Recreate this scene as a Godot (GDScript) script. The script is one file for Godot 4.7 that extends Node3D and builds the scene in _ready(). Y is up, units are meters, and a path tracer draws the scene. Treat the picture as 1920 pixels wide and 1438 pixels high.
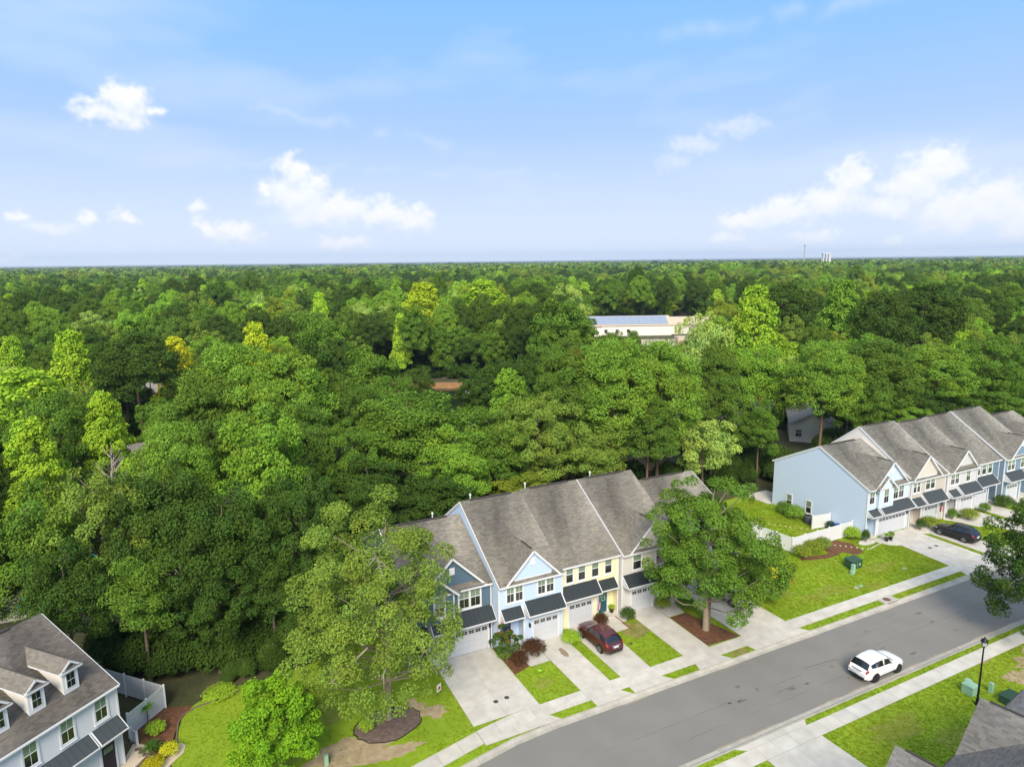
extends Node3D

var rng := RandomNumberGenerator.new()
var M := {}
var names := {}
var cache := {}
var solid_areas: Array[PackedVector2Array] = []   # paved and planted areas that the grass keeps off
var sun_dir := Vector3(-0.38, 0.62, 0.69)


# ---------------------------------------------------------------- mesh collector
class MB:
	var v := PackedVector3Array()
	var n := PackedVector3Array()
	var c := PackedColorArray()
	var uv := PackedVector2Array()
	var ix := PackedInt32Array()
	var col := Color(1, 1, 1)

	func face(pts: PackedVector3Array, hint: Vector3) -> void:
		var nn := Vector3.ZERO
		for i in range(1, pts.size() - 1):
			nn += (pts[i + 1] - pts[0]).cross(pts[i] - pts[0])
		if nn.length_squared() < 1e-14:
			return
		nn = nn.normalized()
		var flip := nn.dot(hint) < 0.0
		if flip:
			nn = -nn
		var t := Vector3.UP.cross(nn)
		t = Vector3.RIGHT if t.length_squared() < 1e-6 else t.normalized()
		var b := nn.cross(t)
		var s := v.size()
		for p in pts:
			v.append(p); n.append(nn); c.append(col); uv.append(Vector2(p.dot(t), -p.dot(b)))
		for i in range(1, pts.size() - 1):
			ix.append(s)
			if flip:
				ix.append(s + i + 1); ix.append(s + i)
			else:
				ix.append(s + i); ix.append(s + i + 1)

	func quad(a: Vector3, b: Vector3, d: Vector3, e: Vector3, hint: Vector3) -> void:
		face(PackedVector3Array([a, b, d, e]), hint)

	func box(lo: Vector3, hi: Vector3, xf := Transform3D.IDENTITY) -> void:
		var m := (lo + hi) * 0.5
		var h := (hi - lo) * 0.5
		for ax in 3:
			for sg in [-1.0, 1.0]:
				var nn := Vector3.ZERO
				nn[ax] = sg
				var u := Vector3.ZERO
				u[(ax + 1) % 3] = 1.0
				var w := Vector3.ZERO
				w[(ax + 2) % 3] = 1.0
				var cc := m + nn * h[ax]
				var uu := u * h[(ax + 1) % 3]
				var ww := w * h[(ax + 2) % 3]
				quad(xf * (cc - uu - ww), xf * (cc + uu - ww), xf * (cc + uu + ww), xf * (cc - uu + ww), xf.basis * nn)

	# a bar of section w x h from a to b; up tells which way h points
	func bar(a: Vector3, b: Vector3, w: float, h: float, up := Vector3.UP) -> void:
		var z := (b - a)
		var l := z.length()
		z = z.normalized()
		var x := up.cross(z).normalized()
		var y := z.cross(x).normalized()
		box(Vector3(-w / 2, -h / 2, 0), Vector3(w / 2, h / 2, l), Transform3D(Basis(x, y, z), a))

	func tube(pts: Array, radii: Array, sides := 8, cap := true) -> void:
		var s := v.size()
		var k := pts.size()
		var up := Vector3(0.13, 0.2, 0.97).normalized()
		for i in k:
			var d: Vector3 = (pts[mini(i + 1, k - 1)] - pts[maxi(i - 1, 0)]).normalized()
			var x := up.cross(d)
			if x.length() < 0.05:
				x = Vector3.RIGHT.cross(d)
			x = x.normalized()
			var y := d.cross(x)
			for j in sides:
				var a := TAU * j / sides
				var nn := x * cos(a) + y * sin(a)
				v.append(pts[i] + nn * radii[i]); n.append(nn); c.append(col)
				uv.append(Vector2(float(j) / sides, i))
		for i in k - 1:
			for j in sides:
				var a := s + i * sides + j
				var b := s + i * sides + (j + 1) % sides
				ix.append(a); ix.append(a + sides); ix.append(b)
				ix.append(b); ix.append(a + sides); ix.append(b + sides)
		if cap:
			for e in [0, k - 1]:
				var ring := PackedVector3Array()
				for j in sides:
					ring.append(v[s + e * sides + j])
				face(ring, (pts[e] - pts[1 if e == 0 else k - 2]))

	# profile: points (radius, height) from bottom to top, turned about the y axis through at
	func lathe(at: Vector3, prof: Array, sides := 12) -> void:
		var p := []
		var r := []
		for q in prof:
			p.append(at + Vector3(0, q.y, 0)); r.append(q.x)
		var s := v.size()
		tube(p, r, sides, false)
		for i in prof.size():
			var q0: Vector2 = prof[maxi(i - 1, 0)]
			var q1: Vector2 = prof[mini(i + 1, prof.size() - 1)]
			var t := (q1 - q0).normalized()
			for j in sides:
				var o := n[s + i * sides + j]
				n[s + i * sides + j] = (Vector3(o.x, 0, o.z).normalized() * t.y + Vector3(0, -t.x, 0)).normalized()
		for e in [0, prof.size() - 1]:
			if prof[e].x > 0.003:
				var ring := PackedVector3Array()
				for j in sides:
					ring.append(v[s + e * sides + j])
				face(ring, Vector3.DOWN if e == 0 else Vector3.UP)

	# flat area from y0 to y1 with its side walls
	func slab(poly: PackedVector2Array, y0: float, y1: float) -> void:
		var tri := Geometry2D.triangulate_polygon(poly)
		for i in range(0, tri.size(), 3):
			var pts := PackedVector3Array()
			for k in 3:
				var q := poly[tri[i + k]]
				pts.append(Vector3(q.x, y1, q.y))
			face(pts, Vector3.UP)
		var cw := Geometry2D.is_polygon_clockwise(poly)
		for i in poly.size():
			var a := poly[i]
			var b := poly[(i + 1) % poly.size()]
			var o := Vector3(b.y - a.y, 0, a.x - b.x) * (1.0 if not cw else -1.0)
			quad(Vector3(a.x, y0, a.y), Vector3(b.x, y0, b.y), Vector3(b.x, y1, b.y), Vector3(a.x, y1, a.y), o)

	func leaf(p: Vector3, nn: Vector3, t: Vector3, l: float, w: float) -> void:
		var b := nn.cross(t)
		var s := v.size()
		v.append(p - t * (l * 0.5)); v.append(p + b * (w * 0.5) + nn * (w * 0.14)); v.append(p + t * (l * 0.5)); v.append(p - b * (w * 0.5) + nn * (w * 0.14))
		for i in 4:
			n.append(nn); c.append(col)
		ix.append(s); ix.append(s + 1); ix.append(s + 2); ix.append(s); ix.append(s + 2); ix.append(s + 3)

	func mesh() -> ArrayMesh:
		var a := []
		a.resize(Mesh.ARRAY_MAX)
		a[Mesh.ARRAY_VERTEX] = v
		a[Mesh.ARRAY_NORMAL] = n
		a[Mesh.ARRAY_COLOR] = c
		if uv.size() == v.size():
			a[Mesh.ARRAY_TEX_UV] = uv
		a[Mesh.ARRAY_INDEX] = ix
		var m := ArrayMesh.new()
		m.add_surface_from_arrays(Mesh.PRIMITIVE_TRIANGLES, a)
		return m


# ---------------------------------------------------------------- scene tree helpers
func numbered(called: String) -> String:
	var k: int = names.get(called, 0)
	names[called] = k + 1
	return called if k == 0 else "%s_%03d" % [called, k]

func tag(o: Node3D, label := "", category := "", group := "", kind := "") -> Node3D:
	if label: o.set_meta("label", label)
	if category: o.set_meta("category", category)
	if group: o.set_meta("group", group)
	if kind: o.set_meta("kind", kind)
	return o

func thing(called: String, label: String, category: String, at := Vector3.ZERO, yaw := 0.0, group := "") -> Node3D:
	var o := Node3D.new()
	o.name = numbered(called)
	add_child(o)
	o.position = at
	o.rotation.y = yaw
	return tag(o, label, category, group)

func put(mesh: Mesh, called: String, mat: Material, parent: Node3D = self, at := Vector3.ZERO) -> MeshInstance3D:
	var o := MeshInstance3D.new()
	o.mesh = mesh
	o.material_override = mat
	o.name = numbered(called) if parent == self else called
	parent.add_child(o, true)
	o.position = at
	return o

func made(b: MB, called: String, mat: Material, parent: Node3D = self, at := Vector3.ZERO) -> MeshInstance3D:
	return put(b.mesh(), called, mat, parent, at)

func structure(b: MB, called: String, mat: Material, label := "") -> MeshInstance3D:
	var o := made(b, called, mat)
	tag(o, label, "", "", "structure")
	return o

func copy(o: Node3D, called: String, at: Vector3, yaw := 0.0, label := "", group := "") -> Node3D:
	var r: Node3D = o.duplicate()
	r.name = numbered(called)
	add_child(r)
	r.position = at
	r.rotation.y = yaw
	if label: r.set_meta("label", label)
	if group: r.set_meta("group", group)
	return r


# ---------------------------------------------------------------- materials
func rgb8(r: int, g: int, b: int) -> Color:
	return Color8(r, g, b)

func mat(called: String, col: Color, rough := 0.8, vertex := false) -> StandardMaterial3D:
	var m := StandardMaterial3D.new()
	m.resource_name = called
	m.albedo_color = col
	m.roughness = rough
	m.vertex_color_use_as_albedo = vertex
	M[called] = m
	return m

# two noises, a broad and a fine one, laid between three colours
func noise_tex(size: int, broad: float, fine: float, a: Color, b: Color, share: float, sd: int, contrast := 1.0) -> ImageTexture:
	var f := FastNoiseLite.new()
	f.seed = sd
	f.frequency = broad
	f.fractal_octaves = 4
	var g := FastNoiseLite.new()
	g.seed = sd + 7
	g.frequency = fine
	g.fractal_octaves = 3
	var d1 := f.get_seamless_image(size, size, false, false, 0.15).get_data()
	var d2 := g.get_seamless_image(size, size, false, false, 0.15).get_data()
	var out := PackedByteArray()
	out.resize(size * size * 3)
	for i in size * size:
		var k := clampf(((d1[i] * (1.0 - share) + d2[i] * share) / 255.0 - 0.5) * contrast + 0.5, 0.0, 1.0)
		out[i * 3] = int(255.0 * lerpf(a.r, b.r, k))
		out[i * 3 + 1] = int(255.0 * lerpf(a.g, b.g, k))
		out[i * 3 + 2] = int(255.0 * lerpf(a.b, b.b, k))
	return ImageTexture.create_from_image(Image.create_from_data(size, size, false, Image.FORMAT_RGB8, out))

func ground_mat(called: String, tex: Texture2D, metres: float, rough := 0.95, vertex := false) -> StandardMaterial3D:
	var m := mat(called, Color.WHITE, rough, vertex)
	m.albedo_texture = tex
	m.uv1_triplanar = true
	m.uv1_world_triplanar = true
	m.uv1_scale = Vector3.ONE / metres
	return m

func leaf_mat(called: String, col: Color, back := 0.35) -> void:
	var m := mat(called, col, 0.8, true)
	m.metallic_specular = 0.12
	m.backlight_enabled = true
	m.backlight = Color(back * 1.5, back * 1.5, back * 0.85)

func materials() -> void:
	ground_mat("asphalt", noise_tex(1024, 0.003, 0.3, rgb8(112, 110, 105), rgb8(138, 136, 130), 0.75, 3, 1.3), 16.0, 0.93)
	ground_mat("concrete", noise_tex(512, 0.008, 0.2, rgb8(186, 182, 172), rgb8(212, 209, 201), 0.35, 5, 1.3), 6.0, 0.9, true)
	ground_mat("kerb_concrete", noise_tex(512, 0.01, 0.2, rgb8(160, 155, 145), rgb8(192, 188, 178), 0.4, 9, 1.4), 5.0, 0.9, true)
	ground_mat("joint", noise_tex(256, 0.01, 0.2, rgb8(120, 114, 104), rgb8(146, 140, 130), 0.4, 4), 3.0)
	ground_mat("turf", noise_tex(512, 0.007, 0.12, rgb8(116, 146, 18), rgb8(136, 162, 24), 0.45, 12, 1.5), 17.0)
	ground_mat("worn_turf", noise_tex(512, 0.012, 0.15, rgb8(112, 116, 44), rgb8(156, 140, 96), 0.4, 15, 2.0), 7.0)
	ground_mat("forest_floor", noise_tex(512, 0.01, 0.12, rgb8(52, 62, 26), rgb8(96, 88, 60), 0.4, 21, 1.6), 23.0)
	ground_mat("bare_soil", noise_tex(512, 0.012, 0.15, rgb8(148, 128, 98), rgb8(184, 168, 138), 0.5, 31, 1.6), 5.0)
	ground_mat("bark_mulch", noise_tex(512, 0.012, 0.3, rgb8(74, 46, 28), rgb8(128, 88, 58), 0.65, 41, 2.0), 3.0)
	ground_mat("grey_mulch", noise_tex(512, 0.012, 0.3, rgb8(84, 70, 62), rgb8(132, 114, 104), 0.65, 43, 2.0), 3.0)
	ground_mat("white_stones", noise_tex(256, 0.02, 0.35, rgb8(170, 164, 154), rgb8(236, 232, 224), 0.8, 45, 2.4), 1.2)
	ground_mat("clay_bank", noise_tex(256, 0.012, 0.3, rgb8(112, 82, 50), rgb8(158, 122, 80), 0.6, 47, 1.8), 6.0)
	ground_mat("far_canopy", noise_tex(512, 0.01, 0.12, rgb8(44, 66, 24), rgb8(74, 98, 36), 0.5, 49, 1.8), 140.0)
	ground_mat("bark", noise_tex(256, 0.012, 0.2, rgb8(84, 72, 60), rgb8(134, 120, 104), 0.6, 51, 1.6), 0.8)
	ground_mat("pine_bark", noise_tex(256, 0.012, 0.2, rgb8(96, 74, 58), rgb8(140, 112, 92), 0.6, 53, 1.6), 0.8)
	ground_mat("dry_turf", noise_tex(512, 0.012, 0.15, rgb8(120, 138, 32), rgb8(144, 146, 62), 0.5, 17, 1.6), 6.0)
	ground_mat("gutter_sand", noise_tex(256, 0.012, 0.3, rgb8(130, 122, 108), rgb8(158, 148, 130), 0.6, 55, 1.6), 3.0)
	ground_mat("pale_bark", noise_tex(256, 0.012, 0.2, rgb8(124, 112, 94), rgb8(168, 156, 136), 0.6, 57, 1.6), 0.8)
	mat("dead_wood", rgb8(168, 158, 142), 0.9)
	mat("shingle", Color.WHITE, 0.95, true)
	mat("white_trim", rgb8(220, 221, 223), 0.6)
	mat("garage_white", rgb8(196, 199, 204), 0.6)
	mat("vinyl_white", rgb8(222, 223, 225), 0.5)
	mat("seam_metal", rgb8(44, 52, 56), 0.6).metallic = 0.1
	mat("seam_metal_grey", rgb8(66, 72, 75), 0.6).metallic = 0.1
	mat("ridge_dark", rgb8(62, 57, 52), 0.9)
	for w in [["navy", 82, 106, 124], ["light_blue", 186, 206, 230], ["yellow", 238, 227, 182], ["light_grey", 200, 198, 192], ["taupe", 190, 182, 172], ["pale_blue", 198, 214, 234], ["cream", 206, 199, 188], ["cool_grey", 198, 197, 199], ["slate", 100, 124, 142], ["steel", 116, 140, 160], ["pearl", 214, 215, 219], ["beige", 186, 172, 146], ["offwhite", 234, 229, 220]]:
		mat("wall_" + w[0], rgb8(w[1], w[2], w[3]), 0.75, true)
	mat("foundation", rgb8(150, 144, 136), 0.95)
	var g := mat("pane_dark", rgb8(30, 34, 34), 0.06)
	g.metallic_specular = 0.7
	g = mat("pane_blind", rgb8(118, 136, 114), 0.12)  # opaque grey green pane, paler than the dark one; upper sashes and door panes
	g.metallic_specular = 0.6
	g = mat("pane_garage", rgb8(18, 20, 22), 0.1)
	mat("door_teal", rgb8(28, 84, 98), 0.5)
	mat("door_turquoise", rgb8(44, 132, 150), 0.5)
	mat("door_blue", rgb8(24, 62, 104), 0.5)
	mat("door_dark", rgb8(46, 42, 52), 0.5)
	mat("black_metal", rgb8(24, 25, 27), 0.5).metallic = 0.3
	mat("lamp_glass", rgb8(206, 208, 204), 0.25)
	mat("utility_green", rgb8(44, 74, 56), 0.55)
	mat("pale_green_plastic", rgb8(146, 184, 158), 0.55)
	mat("grey_plastic", rgb8(78, 80, 84), 0.6)
	mat("blue_plastic", rgb8(24, 86, 170), 0.5)
	mat("dark_green_plastic", rgb8(40, 66, 46), 0.6)
	mat("terracotta", rgb8(150, 84, 56), 0.8)
	mat("black_pot", rgb8(30, 32, 38), 0.5)
	mat("lime_plastic", rgb8(150, 226, 40), 0.5)
	mat("rust_iron", rgb8(104, 76, 64), 0.8)
	mat("iron", rgb8(70, 68, 66), 0.7)
	mat("brick_edging", rgb8(140, 96, 78), 0.9)
	mat("tan_stone", rgb8(184, 160, 132), 0.9)
	mat("sign_white", rgb8(230, 228, 222), 0.6)
	mat("sign_red", rgb8(176, 54, 44), 0.6)
	mat("tar", rgb8(96, 94, 90), 0.95)
	mat("oil", rgb8(104, 101, 97), 0.8)
	mat("stain", rgb8(142, 126, 104), 0.95)
	mat("wood_brown", rgb8(128, 76, 46), 0.85)
	mat("solar_cell", rgb8(140, 154, 176), 0.25)
	mat("tan_roof", rgb8(196, 180, 160), 0.85)
	mat("pool_deck", rgb8(196, 182, 160), 0.9)
	mat("canvas_yellow", rgb8(214, 168, 74), 0.85)
	mat("rubber", rgb8(26, 26, 27), 0.85)
	mat("rim_silver", rgb8(150, 152, 156), 0.35).metallic = 0.6
	mat("rim_dark", rgb8(52, 54, 58), 0.4).metallic = 0.5
	mat("car_glass", rgb8(20, 24, 26), 0.05).metallic_specular = 0.8
	mat("lamp_red", rgb8(156, 20, 24), 0.2)
	mat("lamp_clear", rgb8(206, 210, 214), 0.12)
	mat("car_trim", rgb8(32, 33, 35), 0.6)
	mat("plate", rgb8(214, 216, 220), 0.5)
	mat("chrome", rgb8(196, 198, 202), 0.2).metallic = 0.9
	for p in [["paint_white", 232, 233, 234], ["paint_maroon", 74, 14, 22], ["paint_black", 14, 17, 24], ["paint_silver", 176, 180, 184]]:
		var m := mat(p[0], rgb8(p[1], p[2], p[3]), 0.35)
		m.clearcoat_enabled = true
		m.clearcoat = 0.8
		m.clearcoat_roughness = 0.06
		if p[0] == "paint_black": m.clearcoat = 0.3
	var w := mat("pond_water", rgb8(26, 32, 26), 0.08)
	w.metallic_specular = 0.6
	w = mat("pool_water", rgb8(70, 190, 205), 0.06)
	leaf_mat("leaf_1", rgb8(84, 110, 49), 0.3)
	leaf_mat("leaf_2", rgb8(115, 147, 58), 0.3)
	leaf_mat("leaf_3", rgb8(143, 181, 67), 0.35)
	leaf_mat("leaf_4", rgb8(143, 164, 72), 0.3)
	leaf_mat("leaf_5", rgb8(182, 213, 69), 0.4)
	leaf_mat("leaf_6", rgb8(154, 167, 62), 0.3)
	leaf_mat("leaf_7", rgb8(182, 205, 108), 0.35)
	leaf_mat("leaf_8", rgb8(213, 224, 62), 0.4)
	leaf_mat("leaf_9", rgb8(235, 228, 60), 0.4)
	leaf_mat("leaf_10", rgb8(140, 184, 50), 0.45)
	leaf_mat("needle_1", rgb8(86, 110, 49), 0.2)
	leaf_mat("needle_2", rgb8(111, 138, 57), 0.2)
	leaf_mat("needle_3", rgb8(139, 172, 66), 0.2)
	leaf_mat("leaf_brown", rgb8(96, 66, 48), 0.2)
	leaf_mat("leaf_red", rgb8(176, 70, 52), 0.3)
	leaf_mat("leaf_rust", rgb8(168, 92, 52), 0.3)
	leaf_mat("leaf_gold", rgb8(214, 200, 40), 0.4)
	leaf_mat("canopy_tint", Color.WHITE, 0.3)
	leaf_mat("grass_blade", Color.WHITE, 0.4)
	M.grass_blade.roughness = 0.85


# ---------------------------------------------------------------- polygons in courses (laps, shingles)
func clip(poly: PackedVector2Array, nx: float, ny: float, d: float) -> PackedVector2Array:
	var out := PackedVector2Array()
	var k := poly.size()
	for i in k:
		var a := poly[i]
		var b := poly[(i + 1) % k]
		var da := a.x * nx + a.y * ny - d
		var db := b.x * nx + b.y * ny - d
		if da <= 0.0:
			out.append(a)
		if (da < 0.0 and db > 0.0) or (da > 0.0 and db < 0.0):
			out.append(a.lerp(b, da / (da - db)))
	return out

func extent(poly: PackedVector2Array) -> Rect2:
	var r := Rect2(poly[0], Vector2.ZERO)
	for p in poly:
		r = r.expand(p)
	return r

# cover the convex polygon (in the plane o, u, v) with overlapping courses that stand off by lap at their lower edge;
# cell > 0 cuts each course into tabs that differ in tone
func courses(b: MB, o: Vector3, u: Vector3, w: Vector3, poly: PackedVector2Array, step: float, lap: float, cell := 0.0, tone := 0.0, base := Color.WHITE, stain := 0.0) -> void:
	var nn := u.cross(w).normalized()
	var box := extent(poly)
	var y := box.position.y
	var row := 0
	while y < box.end.y - 0.004:
		var band := clip(clip(poly, 0, -1, -y), 0, 1, y + step)
		if band.size() >= 3:
			var cells: Array[PackedVector2Array] = []
			if cell > 0.0:
				var e := extent(band)
				var x := box.position.x + (rng.randf() - 1.0) * cell
				while x < e.end.x:
					var wd := cell * rng.randf_range(0.75, 1.25)
					if x + wd > e.position.x:
						var q := clip(clip(band, -1, 0, -x), 1, 0, x + wd)
						if q.size() >= 3:
							cells.append(q)
					x += wd
			else:
				cells.append(band)
			for q in cells:
				var k := 1.0
				if tone > 0.0:
					k = 1.0 + rng.randf_range(-tone, tone)
				if stain > 0.0:
					var p3: Vector3 = o + u * q[0].x + w * q[0].y
					k *= 1.0 + stain * stains.get_noise_3d(p3.x + p3.z * 0.35, p3.y * 0.32, p3.z * 0.2)
				b.col = Color(base.r * k, base.g * k, base.b * k * (rng.randf_range(0.93, 1.03) if tone > 0.0 else 1.0))
				var jut := lap * (1.0 + (rng.randf_range(-0.3, 0.3) if cell > 0.0 else 0.0))
				var pts := PackedVector3Array()
				var x0 := 1e9
				var x1 := -1e9
				for p in q:
					pts.append(o + u * p.x + w * p.y + nn * lerpf(jut, 0.002, clampf((p.y - y) / step, 0, 1)))
					if p.y < y + 0.002:
						x0 = minf(x0, p.x)
						x1 = maxf(x1, p.x)
				b.face(pts, nn)
				if x1 > x0 + 0.001:
					b.quad(o + u * x0 + w * y, o + u * x1 + w * y, o + u * x1 + w * y + nn * jut, o + u * x0 + w * y + nn * jut, -w)
		y += step
		row += 1
	b.col = Color.WHITE

var stains := FastNoiseLite.new()

func rect(x0: float, y0: float, x1: float, y1: float) -> PackedVector2Array:
	return PackedVector2Array([Vector2(x0, y0), Vector2(x1, y0), Vector2(x1, y1), Vector2(x0, y1)])


# ---------------------------------------------------------------- townhouses
func window(parent: Node3D, x: float, y: float, w: float, h: float, n: int, z: float, grid := true, yaw := 0.0, lower_grey_green := false) -> void:
	# x, y: lower left corner of the opening; n sashes side by side
	var key := "win_%.2f_%.2f_%d_%s_%s" % [w, h, n, grid, lower_grey_green]
	if not cache.has(key):
		var f := MB.new()
		var t := 0.11
		f.box(Vector3(-t, -t - 0.03, 0), Vector3(w + t, -0.0, 0.055))
		f.box(Vector3(-t, h, 0), Vector3(w + t, h + t + 0.03, 0.06))
		f.box(Vector3(-t, 0, 0), Vector3(0, h, 0.05))
		f.box(Vector3(w, 0, 0), Vector3(w + t, h, 0.05))
		f.box(Vector3(-t - 0.03, -t - 0.06, 0), Vector3(w + t + 0.03, -t - 0.03, 0.09))
		var sw := w / n
		for k in range(1, n):
			f.box(Vector3(sw * k - 0.06, 0, 0), Vector3(sw * k + 0.06, h, 0.05))
		var s := MB.new()
		for k in n:
			var a := sw * k + (0.06 if k > 0 else 0.0)
			var e := sw * (k + 1) - (0.06 if k < n - 1 else 0.0)
			s.box(Vector3(a, h * 0.5 - 0.03, 0.0), Vector3(e, h * 0.5 + 0.03, 0.04))
			for q in [[a, a + 0.04], [e - 0.04, e]]:
				s.box(Vector3(q[0], 0.002, 0), Vector3(q[1], h - 0.002, 0.032))
			s.box(Vector3(a + 0.041, 0.002, 0), Vector3(e - 0.041, 0.045, 0.032))
			s.box(Vector3(a + 0.041, h - 0.045, 0), Vector3(e - 0.041, h - 0.002, 0.032))
			if grid:
				s.box(Vector3((a + e) / 2 - 0.012, 0.05, 0), Vector3((a + e) / 2 + 0.012, h * 0.5 - 0.032, 0.03))
				s.box(Vector3((a + e) / 2 - 0.012, h * 0.5 + 0.032, 0), Vector3((a + e) / 2 + 0.012, h - 0.05, 0.03))
		var up := MB.new()
		up.box(Vector3(0.02, 0, 0), Vector3(sw - 0.02, h * 0.5 - 0.02, 0.016))
		cache[key] = [f.mesh(), s.mesh(), up.mesh()]
	var c: Array = cache[key]
	var win := put(c[0], "window", M.white_trim, parent, Vector3(x, y, z) + Vector3(0, 0, 0.018).rotated(Vector3.UP, yaw))
	win.rotation.y = yaw
	put(c[1], "sash", M.white_trim, win, Vector3.ZERO)
	for k in n:
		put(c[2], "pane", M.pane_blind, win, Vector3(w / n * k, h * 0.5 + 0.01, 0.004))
		put(c[2], "pane", M.pane_blind if lower_grey_green else M.pane_dark, win, Vector3(w / n * k, 0.01, 0.004))

func garage_door(parent: Node3D, x: float, w: float, panes: int, z: float) -> void:
	var h := 2.2
	var key := "garage_%.2f_%d" % [w, panes]
	if not cache.has(key):
		var f := MB.new()
		f.box(Vector3(-0.16, 0, 0), Vector3(0, h, 0.07))
		f.box(Vector3(w, 0, 0), Vector3(w + 0.16, h, 0.07))
		f.box(Vector3(-0.16, h, 0), Vector3(w + 0.16, h + 0.17, 0.072))
		var cols := panes
		var panel := MB.new()
		var pw := w / cols
		var sh := h / 4.0
		panel.box(Vector3(0.004, 0.006, 0), Vector3(pw - 0.004, sh - 0.006, 0.02))
		panel.box(Vector3(0.07, 0.07, 0.02), Vector3(pw - 0.07, sh - 0.07, 0.034))
		var light := MB.new()
		var lw := minf(0.46, pw * 0.74)
		var m := pw / 2
		for q in [[m - lw / 2 - 0.035, 0.1, m + lw / 2 + 0.035, 0.135], [m - lw / 2 - 0.035, 0.425, m + lw / 2 + 0.035, 0.46], [m - lw / 2 - 0.035, 0.136, m - lw / 2, 0.424], [m + lw / 2, 0.136, m + lw / 2 + 0.035, 0.424], [m - 0.012, 0.136, m + 0.012, 0.424], [m - lw / 2, 0.27, m + lw / 2, 0.29]]:
			light.box(Vector3(q[0], q[1], 0.02), Vector3(q[2], q[3], 0.05))
		var glass := MB.new()
		glass.box(Vector3(m - lw / 2 - 0.01, 0.13, 0.02), Vector3(m + lw / 2 + 0.01, 0.43, 0.042))
		var blank := MB.new()
		blank.box(Vector3(0.004, 0.006, 0), Vector3(pw - 0.004, sh - 0.006, 0.02))
		cache[key] = [f.mesh(), panel.mesh(), light.mesh(), glass.mesh(), blank.mesh()]
	var c: Array = cache[key]
	var root := put(c[0], "garage_door", M.white_trim, parent, Vector3(x, 0.03, z))
	for r in 4:
		for k in panes:
			var at := Vector3(w / panes * k, h / 4.0 * r, 0.012)
			if r == 3:
				put(c[4], "panel", M.garage_white, root, at)
				put(c[2], "pane_frame", M.garage_white, root, at)
				put(c[3], "pane", M.pane_garage, root, at)
			else:
				put(c[1], "panel", M.garage_white, root, at)

func front_door(parent: Node3D, x: float, z: float, m: Material) -> void:
	var b := MB.new()
	b.box(Vector3(0, 0, 0), Vector3(0.92, 2.05, 0.045))
	for q in [[0.12, 0.15, 0.42, 0.7], [0.5, 0.15, 0.8, 0.7], [0.12, 0.82, 0.42, 1.4], [0.5, 0.82, 0.8, 1.4]]:
		b.box(Vector3(q[0], q[1], 0.045), Vector3(q[2], q[3], 0.06))
	var d := made(b, "door", m, parent, Vector3(x, 0.12, z))
	b = MB.new()
	b.box(Vector3(-0.12, -0.05, 0), Vector3(-0.002, 2.12, 0.07))
	b.box(Vector3(0.922, -0.05, 0), Vector3(1.04, 2.12, 0.07))
	b.box(Vector3(-0.12, 2.122, 0), Vector3(1.04, 2.26, 0.07))
	made(b, "frame", M.white_trim, d)
	for k in 3:
		b = MB.new()
		b.box(Vector3(0.14 + 0.225 * k, 1.52, 0.045), Vector3(0.33 + 0.225 * k, 1.9, 0.056))
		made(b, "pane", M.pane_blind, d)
	b = MB.new()
	b.tube([Vector3(0.84, 0.98, 0.05), Vector3(0.84, 0.98, 0.1), Vector3(0.76, 0.98, 0.11)], [0.018, 0.018, 0.014], 6)
	made(b, "handle", M.chrome, d)

func awning(parent: Node3D, x0: float, x1: float, yt: float, yb: float, dep: float, z: float, m: Material) -> void:
	var b := MB.new()
	var a := Vector3(0, yt, z)
	var e := Vector3(0, yb, z + dep)
	var nn := Vector3(0, dep, yt - yb).normalized()
	var th := nn * 0.03
	var X0 := Vector3(x0, 0, 0)
	var X1 := Vector3(x1, 0, 0)
	b.quad(X0 + a + th, X1 + a + th, X1 + e + th, X0 + e + th, nn)
	b.quad(X0 + a, X1 + a, X1 + e, X0 + e, -nn)
	for q in [[X0, Vector3.LEFT], [X1, Vector3.RIGHT]]:
		b.quad(q[0] + a, q[0] + a + th, q[0] + e + th, q[0] + e, q[1])
	b.quad(X0 + e, X1 + e, X1 + e + th, X0 + e + th, Vector3(0, -1, 1))
	var root := made(b, "awning", m, parent)
	var n := maxi(3, roundi((x1 - x0) / 0.42))
	var s := MB.new()
	s.bar(a + th, e + th, 0.03, 0.05, nn)
	var sm := s.mesh()
	for k in n + 1:
		put(sm, "seam", m, root, Vector3(lerpf(x0 + 0.02, x1 - 0.02, float(k) / n), 0, 0))
	b = MB.new()
	b.box(Vector3(x0 - 0.04, yb - 0.16, z + dep - 0.1), Vector3(x1 + 0.04, yb - 0.012, z + dep - 0.02))
	b.box(Vector3(x0 - 0.06, yb - 0.09, z + dep - 0.018), Vector3(x1 + 0.06, yb + 0.0, z + dep + 0.06))
	made(b, "gutter", M.white_trim, root)
	for xx in [x0 - 0.03, x1 + 0.03]:
		b = MB.new()
		for sg in [-0.025, 0.025]:
			b.face(PackedVector3Array([Vector3(xx + sg, yt - 0.03, z), Vector3(xx + sg, yb - 0.16, z + dep - 0.03), Vector3(xx + sg, yb - 0.16, z)]), Vector3(sg, 0, 0))
		b.bar(Vector3(xx, yt + 0.0, z), Vector3(xx, yb + 0.0, z + dep), 0.052, 0.12)
		made(b, "bracket", M.white_trim, root)
	b = MB.new()
	b.quad(Vector3(x0, yb - 0.155, z + 0.01), Vector3(x1, yb - 0.155, z + 0.01), Vector3(x1, yb - 0.155, z + dep - 0.1), Vector3(x0, yb - 0.155, z + dep - 0.1), Vector3.DOWN)
	made(b, "soffit", M.white_trim, root)

func rake(parent: Node3D, a: Vector3, b3: Vector3, w := 0.05, h := 0.2) -> void:
	var b := MB.new()
	b.bar(a, b3, w, h)
	made(b, "rake_board", M.white_trim, parent)

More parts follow.
